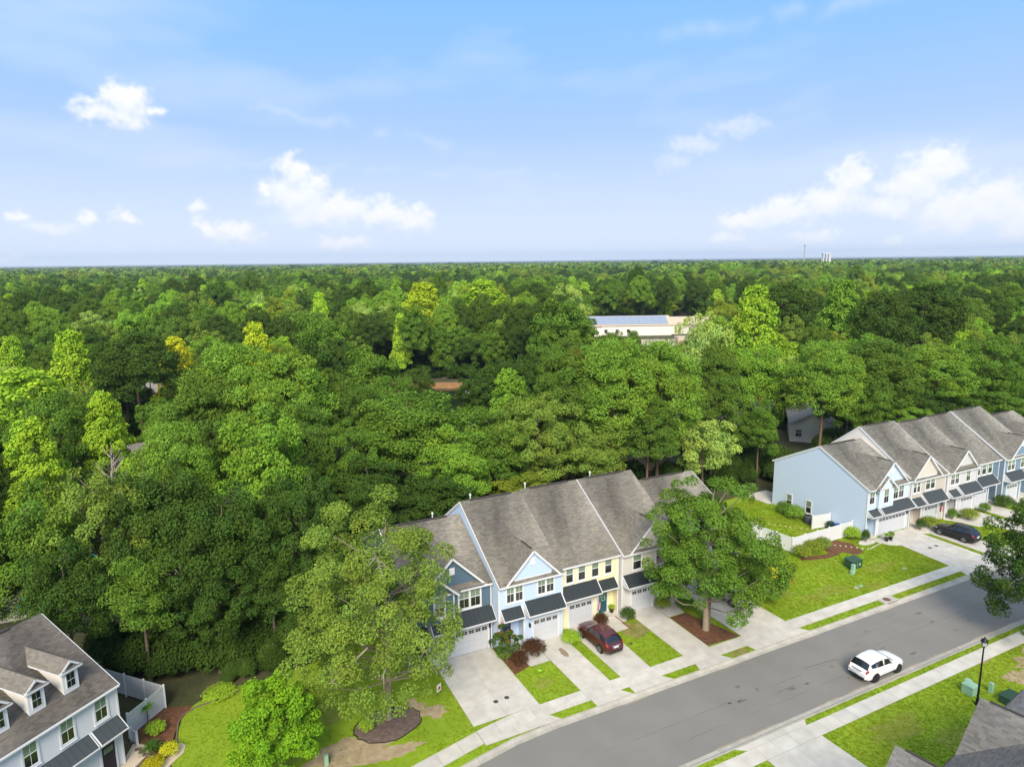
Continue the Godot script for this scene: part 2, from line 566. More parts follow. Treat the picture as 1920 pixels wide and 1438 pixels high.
func gable(parent: Node3D, S: Dictionary, g: Array, wall: Material) -> void:
	# g: centre x, half width, base y, apex y, wall z, pent, vent
	var xc: float = g[0]; var hw: float = g[1]; var yb: float = g[2]; var ya: float = g[3]; var z: float = g[4]
	var m: float = (S.ridge_y - S.eave) / -S.ridge_z
	var zf := z + 0.34
	var rise := ya - yb
	var len := sqrt(hw * hw + rise * rise)
	var ext := 0.22 / hw      # the eave reaches past the wall
	for sg in [-1.0, 1.0]:
		var u := Vector3(0, 0, -1)
		var w := Vector3(-sg * hw, rise, 0).normalized()
		var o := Vector3(xc + sg * hw * (1 + ext), yb - rise * ext + 0.05, zf)
		var L := len * (1 + ext)
		var back_lo: float = maxf(zf + (o.y - S.eave) / m, 0.05)
		var back_hi: float = zf + (ya + 0.05 - S.eave) / m
		var poly := PackedVector2Array([Vector2(0, 0), Vector2(back_lo, 0), Vector2(back_hi, L), Vector2(0, L)])
		var b := MB.new()
		if sg > 0:
			u = -u
			for i in poly.size():
				poly[i].x = -poly[i].x
		courses(b, o, u, w, poly, S.step, 0.018, S.cell, 0.2, S.roof_tone, 0.4)
		# underside
		b.quad(o + Vector3(0, -0.1, 0), o + Vector3(0, -0.1, -back_lo), Vector3(xc, ya - 0.05, zf - back_hi), Vector3(xc, ya - 0.05, zf), -w.cross(u) * sg)
		made(b, "gable_roof", M.shingle, parent)
		if not S.has("plain_edge"): rake(parent, Vector3(xc + sg * hw * (1 + ext), yb - rise * ext - 0.02, zf - 0.02), Vector3(xc + sg * 0.01, ya - 0.04 - sg * 0.004, zf - 0.02), 0.05, 0.17)
	var cap := MB.new()
	var back: float = (ya - S.eave) / m
	cap.box(Vector3(xc - 0.07, ya + 0.05, zf - minf(back * 0.6, 2.4)), Vector3(xc + 0.07, ya + 0.09, zf - 0.5))
	made(cap, "ridge_vent", M.ridge_dark, parent)
	var f := MB.new()
	courses(f, Vector3(xc, yb, z), Vector3.RIGHT, Vector3.UP, PackedVector2Array([Vector2(-hw, 0), Vector2(hw, 0), Vector2(0, rise - 0.03)]), 0.13, 0.012)
	made(f, "gable_wall", wall, parent)
	f = MB.new()
	f.box(Vector3(xc - hw - 0.06, yb - 0.16, z + 0.0), Vector3(xc + hw + 0.06, yb + 0.02, z + 0.05))
	made(f, "frieze_board", M.white_trim, parent)
	if g[5] == 1:      # a shingled skirt across the foot of the gable
		f = MB.new()
		courses(f, Vector3(xc - hw - 0.1, yb + 0.02, z + 0.42), Vector3.RIGHT, Vector3(0, 0.3, -0.4).normalized(), PackedVector2Array([Vector2(0, 0), Vector2(hw * 2 + 0.2, 0), Vector2(hw * 2 - 0.25, 0.5), Vector2(0.45, 0.5)]), S.step, 0.018, S.cell, 0.2, S.roof_tone)
		made(f, "skirt_roof", M.shingle, parent)
	elif g[5] == 2:      # little hipped returns at the two lower corners
		for sg in [-1.0, 1.0]:
			f = MB.new()
			f.col = S.roof_tone
			var c0 := Vector3(xc + sg * (hw - 0.1), yb + 0.03, z)
			var top := c0 + Vector3(0, 0.38, 0.02)
			var p := [c0 + Vector3(-0.5, 0, 0.0), c0 + Vector3(-0.42, 0, 0.34), c0 + Vector3(0.42, 0, 0.34), c0 + Vector3(0.5, 0, 0.0)]
			for i in 3:
				f.face(PackedVector3Array([p[i], p[i + 1], top]), Vector3(i - 1, 0.5, 1 if i == 1 else 0.3))
			made(f, "return_roof", M.shingle, parent)
	if g[6]:
		f = MB.new()
		f.box(Vector3(xc - 0.24, yb + rise * 0.45, z + 0.01), Vector3(xc + 0.24, yb + rise * 0.45 + 0.62, z + 0.05))
		for k in 6:
			f.box(Vector3(xc - 0.19, yb + rise * 0.45 + 0.06 + 0.09 * k, z + 0.05), Vector3(xc + 0.19, yb + rise * 0.45 + 0.1 + 0.09 * k, z + 0.065))
		made(f, "gable_vent", M.white_trim, parent)

func townhouse(called: String, label: String, S: Dictionary) -> Node3D:
	var r := thing(called, label, "townhouse", S.at, S.get("yaw", 0.0), S.get("group", ""))
	var w: float = S.w
	var d: float = S.d
	var ev: float = S.eave
	var ry: float = S.ridge_y
	var rz: float = S.ridge_z
	var wall: Material = S.wall
	var m := (ry - ev) / -rz
	var mb2: float = (ry - ev) / (d + rz)
	var I := 0.05
	var step := 0.2
	# --- walls
	var porch: Array = S.get("porch", [])
	var b := MB.new()
	courses(b, Vector3(0, 2.75, 0), Vector3.RIGHT, Vector3.UP, rect(I, 0, w - I, ev - 2.75), step, 0.026)
	var spans := [[I, w - I]]
	if porch:
		spans = []
		if porch[0] > I + 0.05: spans.append([I, porch[0]])
		if porch[1] < w - I - 0.05: spans.append([porch[1], w - I])
	for q in spans:
		courses(b, Vector3.ZERO, Vector3.RIGHT, Vector3.UP, rect(q[0], 0.0, q[1], 2.75), step, 0.026)
	if porch:
		var pd: float = porch[2]
		courses(b, Vector3(0, 0, -pd), Vector3.RIGHT, Vector3.UP, rect(porch[0], 0, porch[1], 2.75), step, 0.026)
		b.quad(Vector3(porch[0], 0, -pd), Vector3(porch[0], 0, 0), Vector3(porch[0], 2.75, 0), Vector3(porch[0], 2.75, -pd), Vector3.RIGHT)
		b.quad(Vector3(porch[1], 0, -pd), Vector3(porch[1], 0, 0), Vector3(porch[1], 2.75, 0), Vector3(porch[1], 2.75, -pd), Vector3.LEFT)
	made(b, "front_wall", wall, r)
	if porch:
		b = MB.new()
		b.box(Vector3(porch[0], 2.6, -porch[2]), Vector3(porch[1], 2.74, -0.02))
		made(b, "porch_ceiling", M.white_trim, r)
		b = MB.new()
		b.box(Vector3(porch[0] + 0.01, -0.1, -porch[2]), Vector3(porch[1] - 0.01, 0.11, 0.35))
		made(b, "stoop", M.concrete, r)
		for px in [porch[0], porch[1]]:
			if px > I + 0.3 and px < w - I - 0.3:
				b = MB.new()
				b.box(Vector3(px - 0.1, 0, -0.05), Vector3(px + 0.1, 2.74, 0.07))
				made(b, "corner_board", M.white_trim, r)
	for sg in [-1.0, 1.0]:
		b = MB.new()
		var x := I if sg < 0 else w - I
		var q := PackedVector2Array([Vector2(0, 0), Vector2(0, ev), Vector2(-rz, ry - 0.08), Vector2(d, ev), Vector2(d, 0)])
		if sg < 0:
			for i in q.size():
				q[i].x = -q[i].x
		courses(b, Vector3(x, 0, 0), Vector3(0, 0, -sg), Vector3.UP, q, step, 0.026)
		made(b, "side_wall", S.get("side", wall), r)
		b = MB.new()
		b.box(Vector3(x - 0.06, 0, -0.06), Vector3(x + 0.06, ev, 0.045))
		made(b, "corner_board", M.white_trim, r)
	b = MB.new()
	b.quad(Vector3(I, 0, -d), Vector3(w - I, 0, -d), Vector3(w - I, ev, -d), Vector3(I, ev, -d), Vector3.FORWARD)
	made(b, "back_wall", wall, r)
	b = MB.new()
	b.box(Vector3(I - 0.02, -0.12, -d + 0.05), Vector3(w - I + 0.02, 0.1, 0.02))
	made(b, "foundation", M.foundation, r)
	# --- roof
	var oh := 0.3
	var L := sqrt(1 + m * m) * (oh - rz)
	b = MB.new()
	courses(b, Vector3(0, ev - oh * m + 0.06, oh), Vector3.RIGHT, Vector3(0, m, -1).normalized(), rect(0, 0, w, L), S.step, 0.018, S.cell, 0.2, S.roof_tone, 0.75)
	var L2 := sqrt(1 + mb2 * mb2) * (oh + d + rz)
	courses(b, Vector3(w, ev - oh * mb2 + 0.06, -d - oh), Vector3.LEFT, Vector3(0, mb2, 1).normalized(), rect(0, 0, w, L2), 0.6, 0.02, 0.0, 0.0, S.roof_tone)
	b.col = S.roof_tone
	for x in [0.0, w]:
		b.quad(Vector3(x, ev - oh * m + 0.06, oh), Vector3(x, ry + 0.06, rz), Vector3(x, ry - 0.05, rz), Vector3(x, ev - oh * m - 0.05, oh), Vector3(x - w / 2, 0, 0))
		b.quad(Vector3(x, ev - oh * mb2 + 0.06, -d - oh), Vector3(x, ry + 0.06, rz), Vector3(x, ry - 0.05, rz), Vector3(x, ev - oh * mb2 - 0.05, -d - oh), Vector3(x - w / 2, 0, 0))
	made(b, "roof", M.shingle, r)
	b = MB.new()
	b.box(Vector3(w * 0.16, ry + 0.035, rz - 0.16), Vector3(w * 0.84, ry + 0.11, rz + 0.16))
	made(b, "ridge_vent", M.ridge_dark, r)
	b = MB.new()
	b.box(Vector3(0.02, ev - oh * m - 0.16, oh - 0.06), Vector3(w - 0.02, ev - oh * m + 0.035, oh - 0.015))
	b.box(Vector3(0.02, ev - oh * m - 0.08, oh - 0.012), Vector3(w - 0.02, ev - oh * m + 0.03, oh + 0.09))
	b.box(Vector3(0.03, ev - oh * m - 0.16, 0.02), Vector3(w - 0.03, ev - oh * m - 0.13, oh - 0.065))
	made(b, "eave_gutter", M.ridge_dark if S.has("plain_edge") else M.white_trim, r)
	for x in [0.0, w]:
		if not S.get("rakes", [true, true])[0 if x == 0.0 else 1]: continue
		var xx: float = x + (-0.028 if x == 0.0 else 0.028)
		rake(r, Vector3(xx, ev - oh * m - 0.06, oh), Vector3(xx, ry - 0.06, rz - 0.02), 0.05, 0.22)
		rake(r, Vector3(xx, ev - oh * mb2 - 0.06, -d - oh), Vector3(xx, ry - 0.06, rz - 0.03), 0.05, 0.22)
	for g in S.get("gables", []):
		gable(r, S, g, S.get("gable_wall", wall))
	for q in S.get("bays", []):      # x0, x1, y0, y1, depth
		b = MB.new()
		courses(b, Vector3(0, q[2], q[4]), Vector3.RIGHT, Vector3.UP, rect(q[0], 0, q[1], q[3] - q[2]), step, 0.026)
		for e in [[q[0], Vector3.LEFT], [q[1], Vector3.RIGHT]]:
			b.quad(Vector3(e[0], q[2], 0), Vector3(e[0], q[2], q[4]), Vector3(e[0], q[3], q[4]), Vector3(e[0], q[3], 0), e[1])
		b.quad(Vector3(q[0], q[2], 0), Vector3(q[1], q[2], 0), Vector3(q[1], q[2], q[4]), Vector3(q[0], q[2], q[4]), Vector3.DOWN)
		made(b, "bay_wall", wall, r)
		for e in [q[0], q[1]]:
			b = MB.new()
			b.box(Vector3(e - 0.06, q[2], q[4] - 0.05), Vector3(e + 0.06, q[3], q[4] + 0.045))
			made(b, "corner_board", M.white_trim, r)
	for q in S.get("windows", []):
		window(r, q[0], q[1], q[2], q[3], q[4], q[5] if q.size() > 5 else 0.0, S.get("grid", true), 0.0, q.size() > 6)
	for q in S.get("side_windows", []):      # z, y, w, h on the left wall
		window(r, I, q[1], q[2], q[3], 1, -q[0], false, -PI / 2)
	if S.has("garage"):
		garage_door(r, S.garage[0], S.garage[1], S.garage[2], S.garage[3])
	if S.has("door"):
		front_door(r, S.door[0], S.door[1], S.door[2])
	for q in S.get("awnings", []):
		awning(r, q[0], q[1], q[2], q[3], q[4], q[5] if q.size() > 5 else 0.0, S.metal)
	for q in S.get("lamps", []):
		b = MB.new()
		b.box(Vector3(-0.06, 0.05, 0), Vector3(0.06, 0.3, 0.03))
		b.box(Vector3(-0.07, -0.05, 0.05), Vector3(0.07, 0.22, 0.19))
		b.tube([Vector3(0, 0.22, 0.12), Vector3(0, 0.34, 0.12)], [0.1, 0.02], 6)
		b.bar(Vector3(0, 0.3, 0.02), Vector3(0, 0.3, 0.12), 0.03, 0.03)
		made(b, "wall_lantern", M.black_metal, r, Vector3(q[0], q[1], q[2] if q.size() > 2 else 0.0))
	for q in S.get("downspouts", []):
		b = MB.new()
		b.tube([Vector3(q, ev - 0.2, oh - 0.05), Vector3(q, ev - 0.45, 0.09), Vector3(q, 0.15, 0.09), Vector3(q, 0.05, 0.3)], [0.045, 0.045, 0.045, 0.045], 6)
		made(b, "downspout", M.white_trim, r)
	for q in S.get("vents", []):
		b = MB.new()
		b.tube([Vector3(q, ry - 0.4, rz - 0.55), Vector3(q, ry + 0.32, rz - 0.55)], [0.055, 0.055], 8)
		b.lathe(Vector3(q, ry + 0.3, rz - 0.55), [Vector2(0.1, 0), Vector2(0.1, 0.09), Vector2(0.03, 0.18)], 10)
		made(b, "roof_vent_pipe", M.white_trim, r)
	return r

func end_unit(called: String, label: String, S: Dictionary, flip := false) -> Node3D:
	# the wide end house: door and porch, double garage, two nested gables over a bay
	var w: float = S.w
	var f := func(x: float, wd: float) -> float: return w - x - wd if flip else x
	S.d = 14.0
	S.eave = 6.2
	S.ridge_y = 9.75
	S.ridge_z = -7.0
	S.porch = [w - 1.9, w - 0.06, 1.1] if flip else [0.06, 1.9, 1.1]
	S.door = [f.call(0.55, 0.92), -1.1, S.door_mat]
	S.gables = [[w - 4.05 if flip else 4.05, 2.85, 6.22, 9.02, 0.0, 1, true], [w - 2.75 if flip else 2.75, 1.45, 6.12, 7.45, 0.42, 2, false]]
	S.bays = [[f.call(1.5, 2.5), f.call(1.5, 2.5) + 2.5, 3.7, 6.2, 0.42]]
	S.windows = [[f.call(0.32, 0.85), 4.3, 0.85, 1.72, 1], [f.call(2.3, 0.85), 4.25, 0.85, 1.75, 1, 0.42], [f.call(4.62, 1.95), 4.25, 1.95, 1.75, 2]]
	S.garage = [f.call(2.3, 4.9), 4.9, 8, 0.0]
	S.awnings = [[f.call(0.1, 1.65), f.call(0.1, 1.65) + 1.65, 3.55, 2.95, 0.8], [f.call(1.95, w - 2.0), f.call(1.95, w - 2.0) + w - 2.0, 4.0, 3.05, 1.0]]
	S.lamps = [[w - 0.25 if not flip else 0.25, 2.0]]
	S.downspouts = [w - 0.1 if not flip else 0.1]
	return townhouse(called, label, S)


# ---------------------------------------------------------------- trees and plants
# a crown of lumps: every lump a cloud of small bent leaves; positions and sizes are for a crown of radius R between y0 and y1
func crown(R: float, y0: float, y1: float, lumps: int, leaves: int, size: float, form: String, sd: int) -> Array:
	rng.seed = sd
	var b := MB.new()
	var mid := (y0 + y1) / 2
	var hh := (y1 - y0) / 2
	var spots := []
	for i in lumps:
		var p := Vector3.ZERO
		var lr := R * rng.randf_range(0.2, 0.34) * clampf(sqrt(70.0 / lumps), 0.55, 1.0)
		var up := 1.0 - 1.75 * pow((i + 0.5) / lumps, 0.9)     # many lumps on the upper side
		var az := i * 2.39996 + rng.randf_range(-0.4, 0.4)
		var rad := sqrt(maxf(0.0, 1.0 - up * up))
		var k := rng.randf_range(0.62, 0.98)
		match form:
			"round":
				p = Vector3(cos(az) * rad * R * k, mid + up * hh * k, sin(az) * rad * R * k)
			"tall":      # sweetgum: narrow, pointed top
				var t := (i + 0.5) / lumps
				var rr := R * (0.16 + 0.84 * pow(t, 0.65)) * rng.randf_range(0.5, 0.95)
				if t > 0.85: rr *= 0.75
				p = Vector3(cos(az) * rr, y1 - t * (y1 - y0) - lr * 0.5, sin(az) * rr)
				lr *= 0.62 + 0.4 * t
			"pine":      # flat puffs at the ends of the branches
				lr = R * rng.randf_range(0.12, 0.22)
				up = 1.0 - 1.6 * (i + 0.5) / lumps
				rad = sqrt(maxf(0.0, 1.0 - up * up))
				k = sqrt(rng.randf_range(0.35, 1.0)) * 0.95
				p = Vector3(cos(az) * rad * R * k, lerpf(y0, y1, 0.42) + up * (y1 - y0) * (0.56 if up > 0 else 0.62) * k, sin(az) * rad * R * k)
			"limbs":      # lumps gathered along the outer halves of a few limbs, with gaps between
				var nl := maxi(7, lumps / 6)
				var li := i % nl
				var lf := (li + 0.5) / nl
				var lup := 1.0 - 1.6 * pow(lf, 0.85)
				var laz := li * 2.39996 + sd
				var lrad := sqrt(maxf(0.05, 1.0 - lup * lup))
				var reach := 0.72 + 0.3 * sin(li * 5.3 + sd)
				var along := lerpf(0.5, 1.0, sqrt(rng.randf()))
				var e := Vector3(cos(laz) * lrad * R, lup * hh, sin(laz) * lrad * R) * reach * along
				lr = R * rng.randf_range(0.11, 0.21)
				p = Vector3(0, mid, 0) + e + Vector3(rng.randf_range(-1, 1), rng.randf_range(-0.6, 0.9) - 0.35 * along * along, rng.randf_range(-1, 1)) * R * 0.17
			"cone":      # ragged, broad below and drooping
				k = rng.randf_range(0.4, 1.05)
				var yy := mid + up * hh * rng.randf_range(0.75, 1.0)
				var taper := lerpf(1.05, 0.42, clampf((yy - y0) / (y1 - y0), 0, 1))
				p = Vector3(cos(az) * R * k * taper * sqrt(rng.randf_range(0.35, 1.0)), yy, sin(az) * R * k * taper)
				lr *= rng.randf_range(0.5, 0.8)
			"wide":      # open, spreading, ragged
				k = rng.randf_range(0.45, 1.05)
				p = Vector3(cos(az) * rad * R * k, mid + up * hh * k, sin(az) * rad * R * k)
				lr *= 0.8
		spots.append([p, lr])
	var total := 0.0
	for s in spots:
		total += s[1] * s[1]
	var flat := 0.82 if form == "pine" else 0.78
	for s in spots:
		var c: Vector3 = s[0]
		var lr: float = s[1]
		var n := int(leaves * lr * lr / total)
		var outw := Vector3(c.x, (c.y - mid) * 0.7, c.z).normalized()
		var lump_tone := rng.randf_range(0.8, 1.0)
		var yellow := rng.randf_range(0.0, 0.16)
		for i in n:
			var z := rng.randf_range(-0.7, 1.0)
			var a := rng.randf() * TAU
			var q := sqrt(1.0 - z * z)
			var dir := Vector3(cos(a) * q, z, sin(a) * q)
			if dir.dot(outw) < -0.35 and rng.randf() < 0.6:
				continue
			var rr := lr * (0.55 + 0.55 * sqrt(rng.randf()))
			if rng.randf() < 0.1:
				rr *= rng.randf_range(1.05, 1.28)
			var p := c + Vector3(dir.x * rr, dir.y * rr * flat, dir.z * rr)
			var rnd := Vector3(rng.randf_range(-1, 1), rng.randf_range(-1, 1), rng.randf_range(-1, 1))
			var nn := (dir * 0.6 + outw * 0.25 + Vector3(0, 0.4, 0) + rnd * 0.95).normalized()
			var t := rnd.cross(nn)
			if form == "pine":
				t = (dir + Vector3(0, 0.5, 0) + rnd * 0.6)
				t = (t - nn * t.dot(nn))
			if t.length_squared() < 1e-4:
				continue
			t = t.normalized()
			var tone := lump_tone * rng.randf_range(0.72, 1.0)
			b.col = Color(tone * (0.84 + yellow), tone, tone * (0.92 - yellow))
			var l := size * rng.randf_range(0.7, 1.3)
			b.leaf(p, nn, t, l * (1.25 if form == "pine" else 1.0), l * (0.42 if form == "pine" else 0.72))
	return [b.mesh(), spots]

func trunk(h: float, r0: float, spots: Array, y0: float, sd: int, many := 14) -> Mesh:
	rng.seed = sd
	var b := MB.new()
	var bend := Vector3(rng.randf_range(-0.3, 0.3), 0, rng.randf_range(-0.3, 0.3))
	var top := h * 0.86
	var axis := func(y: float) -> Vector3: return Vector3(0, y, 0) + bend * sin(y / h * 3.0)
	var p := [Vector3(0, -0.15, 0), Vector3(0, 0.25, 0)]
	var r := [r0 * 1.5, r0 * 1.08]
	for i in range(1, 7):
		var y := lerpf(0.25, top, i / 6.0)
		p.append(axis.call(y))
		r.append(r0 * lerpf(1.0, 0.2, i / 6.0))
	b.tube(p, r, 9)
	for i in mini(many, spots.size()):
		var s: Array = spots[(i * 7) % spots.size()]
		var e: Vector3 = s[0]
		var st := clampf(e.y - Vector2(e.x, e.z).length() * 0.7, y0 * 0.75, top)
		var a: Vector3 = axis.call(st)
		var m := a.lerp(e, 0.5) + Vector3(0, -0.1 * (e - a).length(), 0)
		b.tube([a, m, e], [r0 * 0.3, r0 * 0.2, 0.03], 5, false)
	return b.mesh()

var kinds := {}     # kind -> list of [crown mesh, trunk mesh, height, radius]

func grow_kinds() -> void:
	for q in [["oak", 0, 4.6, 4.0, 15.0, 230, 46000, 0.19, "limbs"], ["oak", 0, 5.0, 3.5, 15.0, 190, 46000, 0.19, "wide"], ["oak", 0, 4.4, 3.5, 16.0, 210, 44000, 0.19, "limbs"],
			["gum", 0, 4.0, 4.0, 17.0, 120, 32000, 0.24, "tall"], ["gum", 0, 4.6, 4.0, 16.0, 150, 32000, 0.24, "limbs"],
			["pine", 0, 4.8, 8.0, 20.0, 190, 48000, 0.24, "pine"], ["pine", 0, 4.4, 9.0, 20.0, 160, 44000, 0.24, "pine"],
			["ash", 0, 4.0, 4.0, 13.0, 56, 14000, 0.25, "wide"],
			["oak", 1, 4.8, 4.5, 15.0, 160, 24000, 0.28, "limbs"], ["oak", 1, 4.8, 4.0, 15.0, 130, 24000, 0.28, "wide"], ["gum", 1, 4.4, 4.0, 16.5, 90, 18000, 0.31, "tall"], ["pine", 1, 4.7, 9.5, 20.0, 140, 24000, 0.3, "pine"]]:
		var key: String = q[0] + str(q[1])
		if not kinds.has(key):
			kinds[key] = []
		var sd: int = 100 + kinds[key].size() * 31 + key.length() * 7 + int(q[2] * 10)
		var c := crown(q[2], q[3], q[4], q[5], q[6], q[7], q[8], sd)
		var t := trunk(q[4], 0.2 if q[0] != "pine" else 0.24, c[1], q[3], sd + 1, 16 if q[1] == 0 else 5)
		kinds[key].append([c[0], t, q[4], q[2]])

var tree_no := 0

func plant(kind: String, x: float, z: float, h: float, r: float, tone: int, label: String, group := "", lod := 0) -> Node3D:
	var pool: Array = kinds[kind + str(lod if kinds.has(kind + str(lod)) else 0)]
	var k: Array = pool[tree_no % pool.size()]
	tree_no += 1
	var called: String = {"oak": "broadleaf_tree", "gum": "sweetgum_tree", "pine": "pine_tree", "ash": "slender_tree"}[kind]
	var t := thing(called, label, "tree", Vector3(x, -0.12, z), fmod(tree_no * 2.399, TAU), group)
	var s := Vector3(r / k[3], h / k[2], r / k[3])
	put(k[1], "trunk", M.pine_bark if kind == "pine" else M.bark, t).scale = s
	put(k[0], "crown", M[("needle_" if kind == "pine" else "leaf_") + str(tone)], t).scale = s
	return t

# a shrub of leaves round a few stems
func shrub_mesh(rx: float, h: float, leaves: int, size: float, sd: int, lumps := 12, top := 1.0) -> Array:
	rng.seed = sd
	var b := MB.new()
	var st := MB.new()
	for i in lumps:
		var up := 1.0 - 1.3 * (i + 0.5) / lumps
		var az := i * 2.39996
		var rad := sqrt(1.0 - up * up)
		var c := Vector3(cos(az) * rad * rx * 0.6, h * 0.5 + up * h * 0.3 * top, sin(az) * rad * rx * 0.6)
		var lr := rx * 0.45
		var lump := rng.randf_range(0.78, 1.0)
		if i < 6:
			st.tube([Vector3(cos(az) * 0.05, -0.05, sin(az) * 0.05), c], [0.025, 0.008], 5, false)
		for j in leaves / lumps:
			var d := Vector3(rng.randf_range(-1, 1), rng.randf_range(-0.8, 1), rng.randf_range(-1, 1)).normalized()
			var p := c + Vector3(d.x * lr, d.y * h * 0.24, d.z * lr) * rng.randf_range(0.6, 1.08)
			if p.y < 0.03: continue
			var rnd := Vector3(rng.randf_range(-1, 1), rng.randf_range(-1, 1), rng.randf_range(-1, 1))
			var nn := (d * 0.8 + Vector3(0, 0.4, 0) + rnd * 0.6).normalized()
			var t := rnd.cross(nn).normalized()
			var k := lump * rng.randf_range(0.72, 1.0)
			b.col = Color(k * 0.92, k, k * 0.85)
			b.leaf(p, nn, t, size * rng.randf_range(0.7, 1.3), size * 0.6)
	return [b.mesh(), st.mesh()]

func shrub(called: String, label: String, at: Vector3, rx: float, h: float, m: String, group := "", key := "bush") -> Node3D:
	if not cache.has(key):
		cache[key] = shrub_mesh(0.8, 1.0, 2600, 0.085, 500 + key.length() * 3, 14)
	var t := thing(called, label, "shrub", at, at.x * 3.7, group)
	var s := Vector3(rx / 0.8, h, rx / 0.8)
	put(cache[key][1], "stem", M.bark, t).scale = s
	put(cache[key][0], "foliage", M[m], t).scale = s
	return t


# ---------------------------------------------------------------- cars
func interp(tab: Array, x: float) -> float:
	for i in tab.size() - 1:
		if x <= tab[i + 1][0]:
			var t := clampf((x - tab[i][0]) / (tab[i + 1][0] - tab[i][0]), 0, 1)
			t = t * t * (3 - 2 * t) * 0.5 + t * 0.5
			return lerpf(tab[i][1], tab[i + 1][1], t)
	return tab[-1][1]

# ring of the body at station x (0 nose .. L tail): half profile from sill to centre line
func ring(P: Dictionary, x: float, out := 0.0) -> Array:
	var w := interp(P.half, x)
	var top := interp(P.top, x)
	var belt := interp(P.belt, x)
	var lo := interp(P.low, x)
	var cab := clampf((top - belt - 0.06) / 0.35, 0, 1)      # 0 on the bonnet, 1 where there is a roof
	var wr := lerpf(w * 0.86, w * P.roof_in, cab)
	var sh := minf(belt, top - 0.05)
	return [
		Vector3(w * 0.9, lo, x), Vector3(w * 0.985 + out, lo + 0.1, x), Vector3(w + out, lo + 0.34, x), Vector3(w * 0.992 + out, lerpf(lo, sh, 0.8), x), Vector3(w * 0.955 + out, sh, x),
		Vector3(lerpf(w * 0.93, wr + 0.035, cab) + out, lerpf(sh + 0.02, top - 0.13, cab), x), Vector3(wr * 0.93 + out * 0.5, top - lerpf(0.018, 0.045, cab) + out * 0.5, x), Vector3(wr * 0.6, top + out * 0.3, x), Vector3(0, top + 0.012 + out * 0.3, x)]

func strip(b: MB, rows: Array) -> void:
	# rows of equal length -> a smooth sheet facing outwards
	var s := b.v.size()
	var nr := rows.size()
	var nc: int = rows[0].size()
	for i in nr:
		for j in nc:
			var du: Vector3 = rows[mini(i + 1, nr - 1)][j] - rows[maxi(i - 1, 0)][j]
			var dv: Vector3 = rows[i][mini(j + 1, nc - 1)] - rows[i][maxi(j - 1, 0)]
			b.v.append(rows[i][j]); b.n.append(dv.cross(du).normalized()); b.c.append(Color.WHITE); b.uv.append(Vector2(i, j))
	for i in nr - 1:
		for j in nc - 1:
			var a := s + i * nc + j
			b.ix.append_array(PackedInt32Array([a, a + nc, a + 1, a + 1, a + nc, a + nc + 1]))

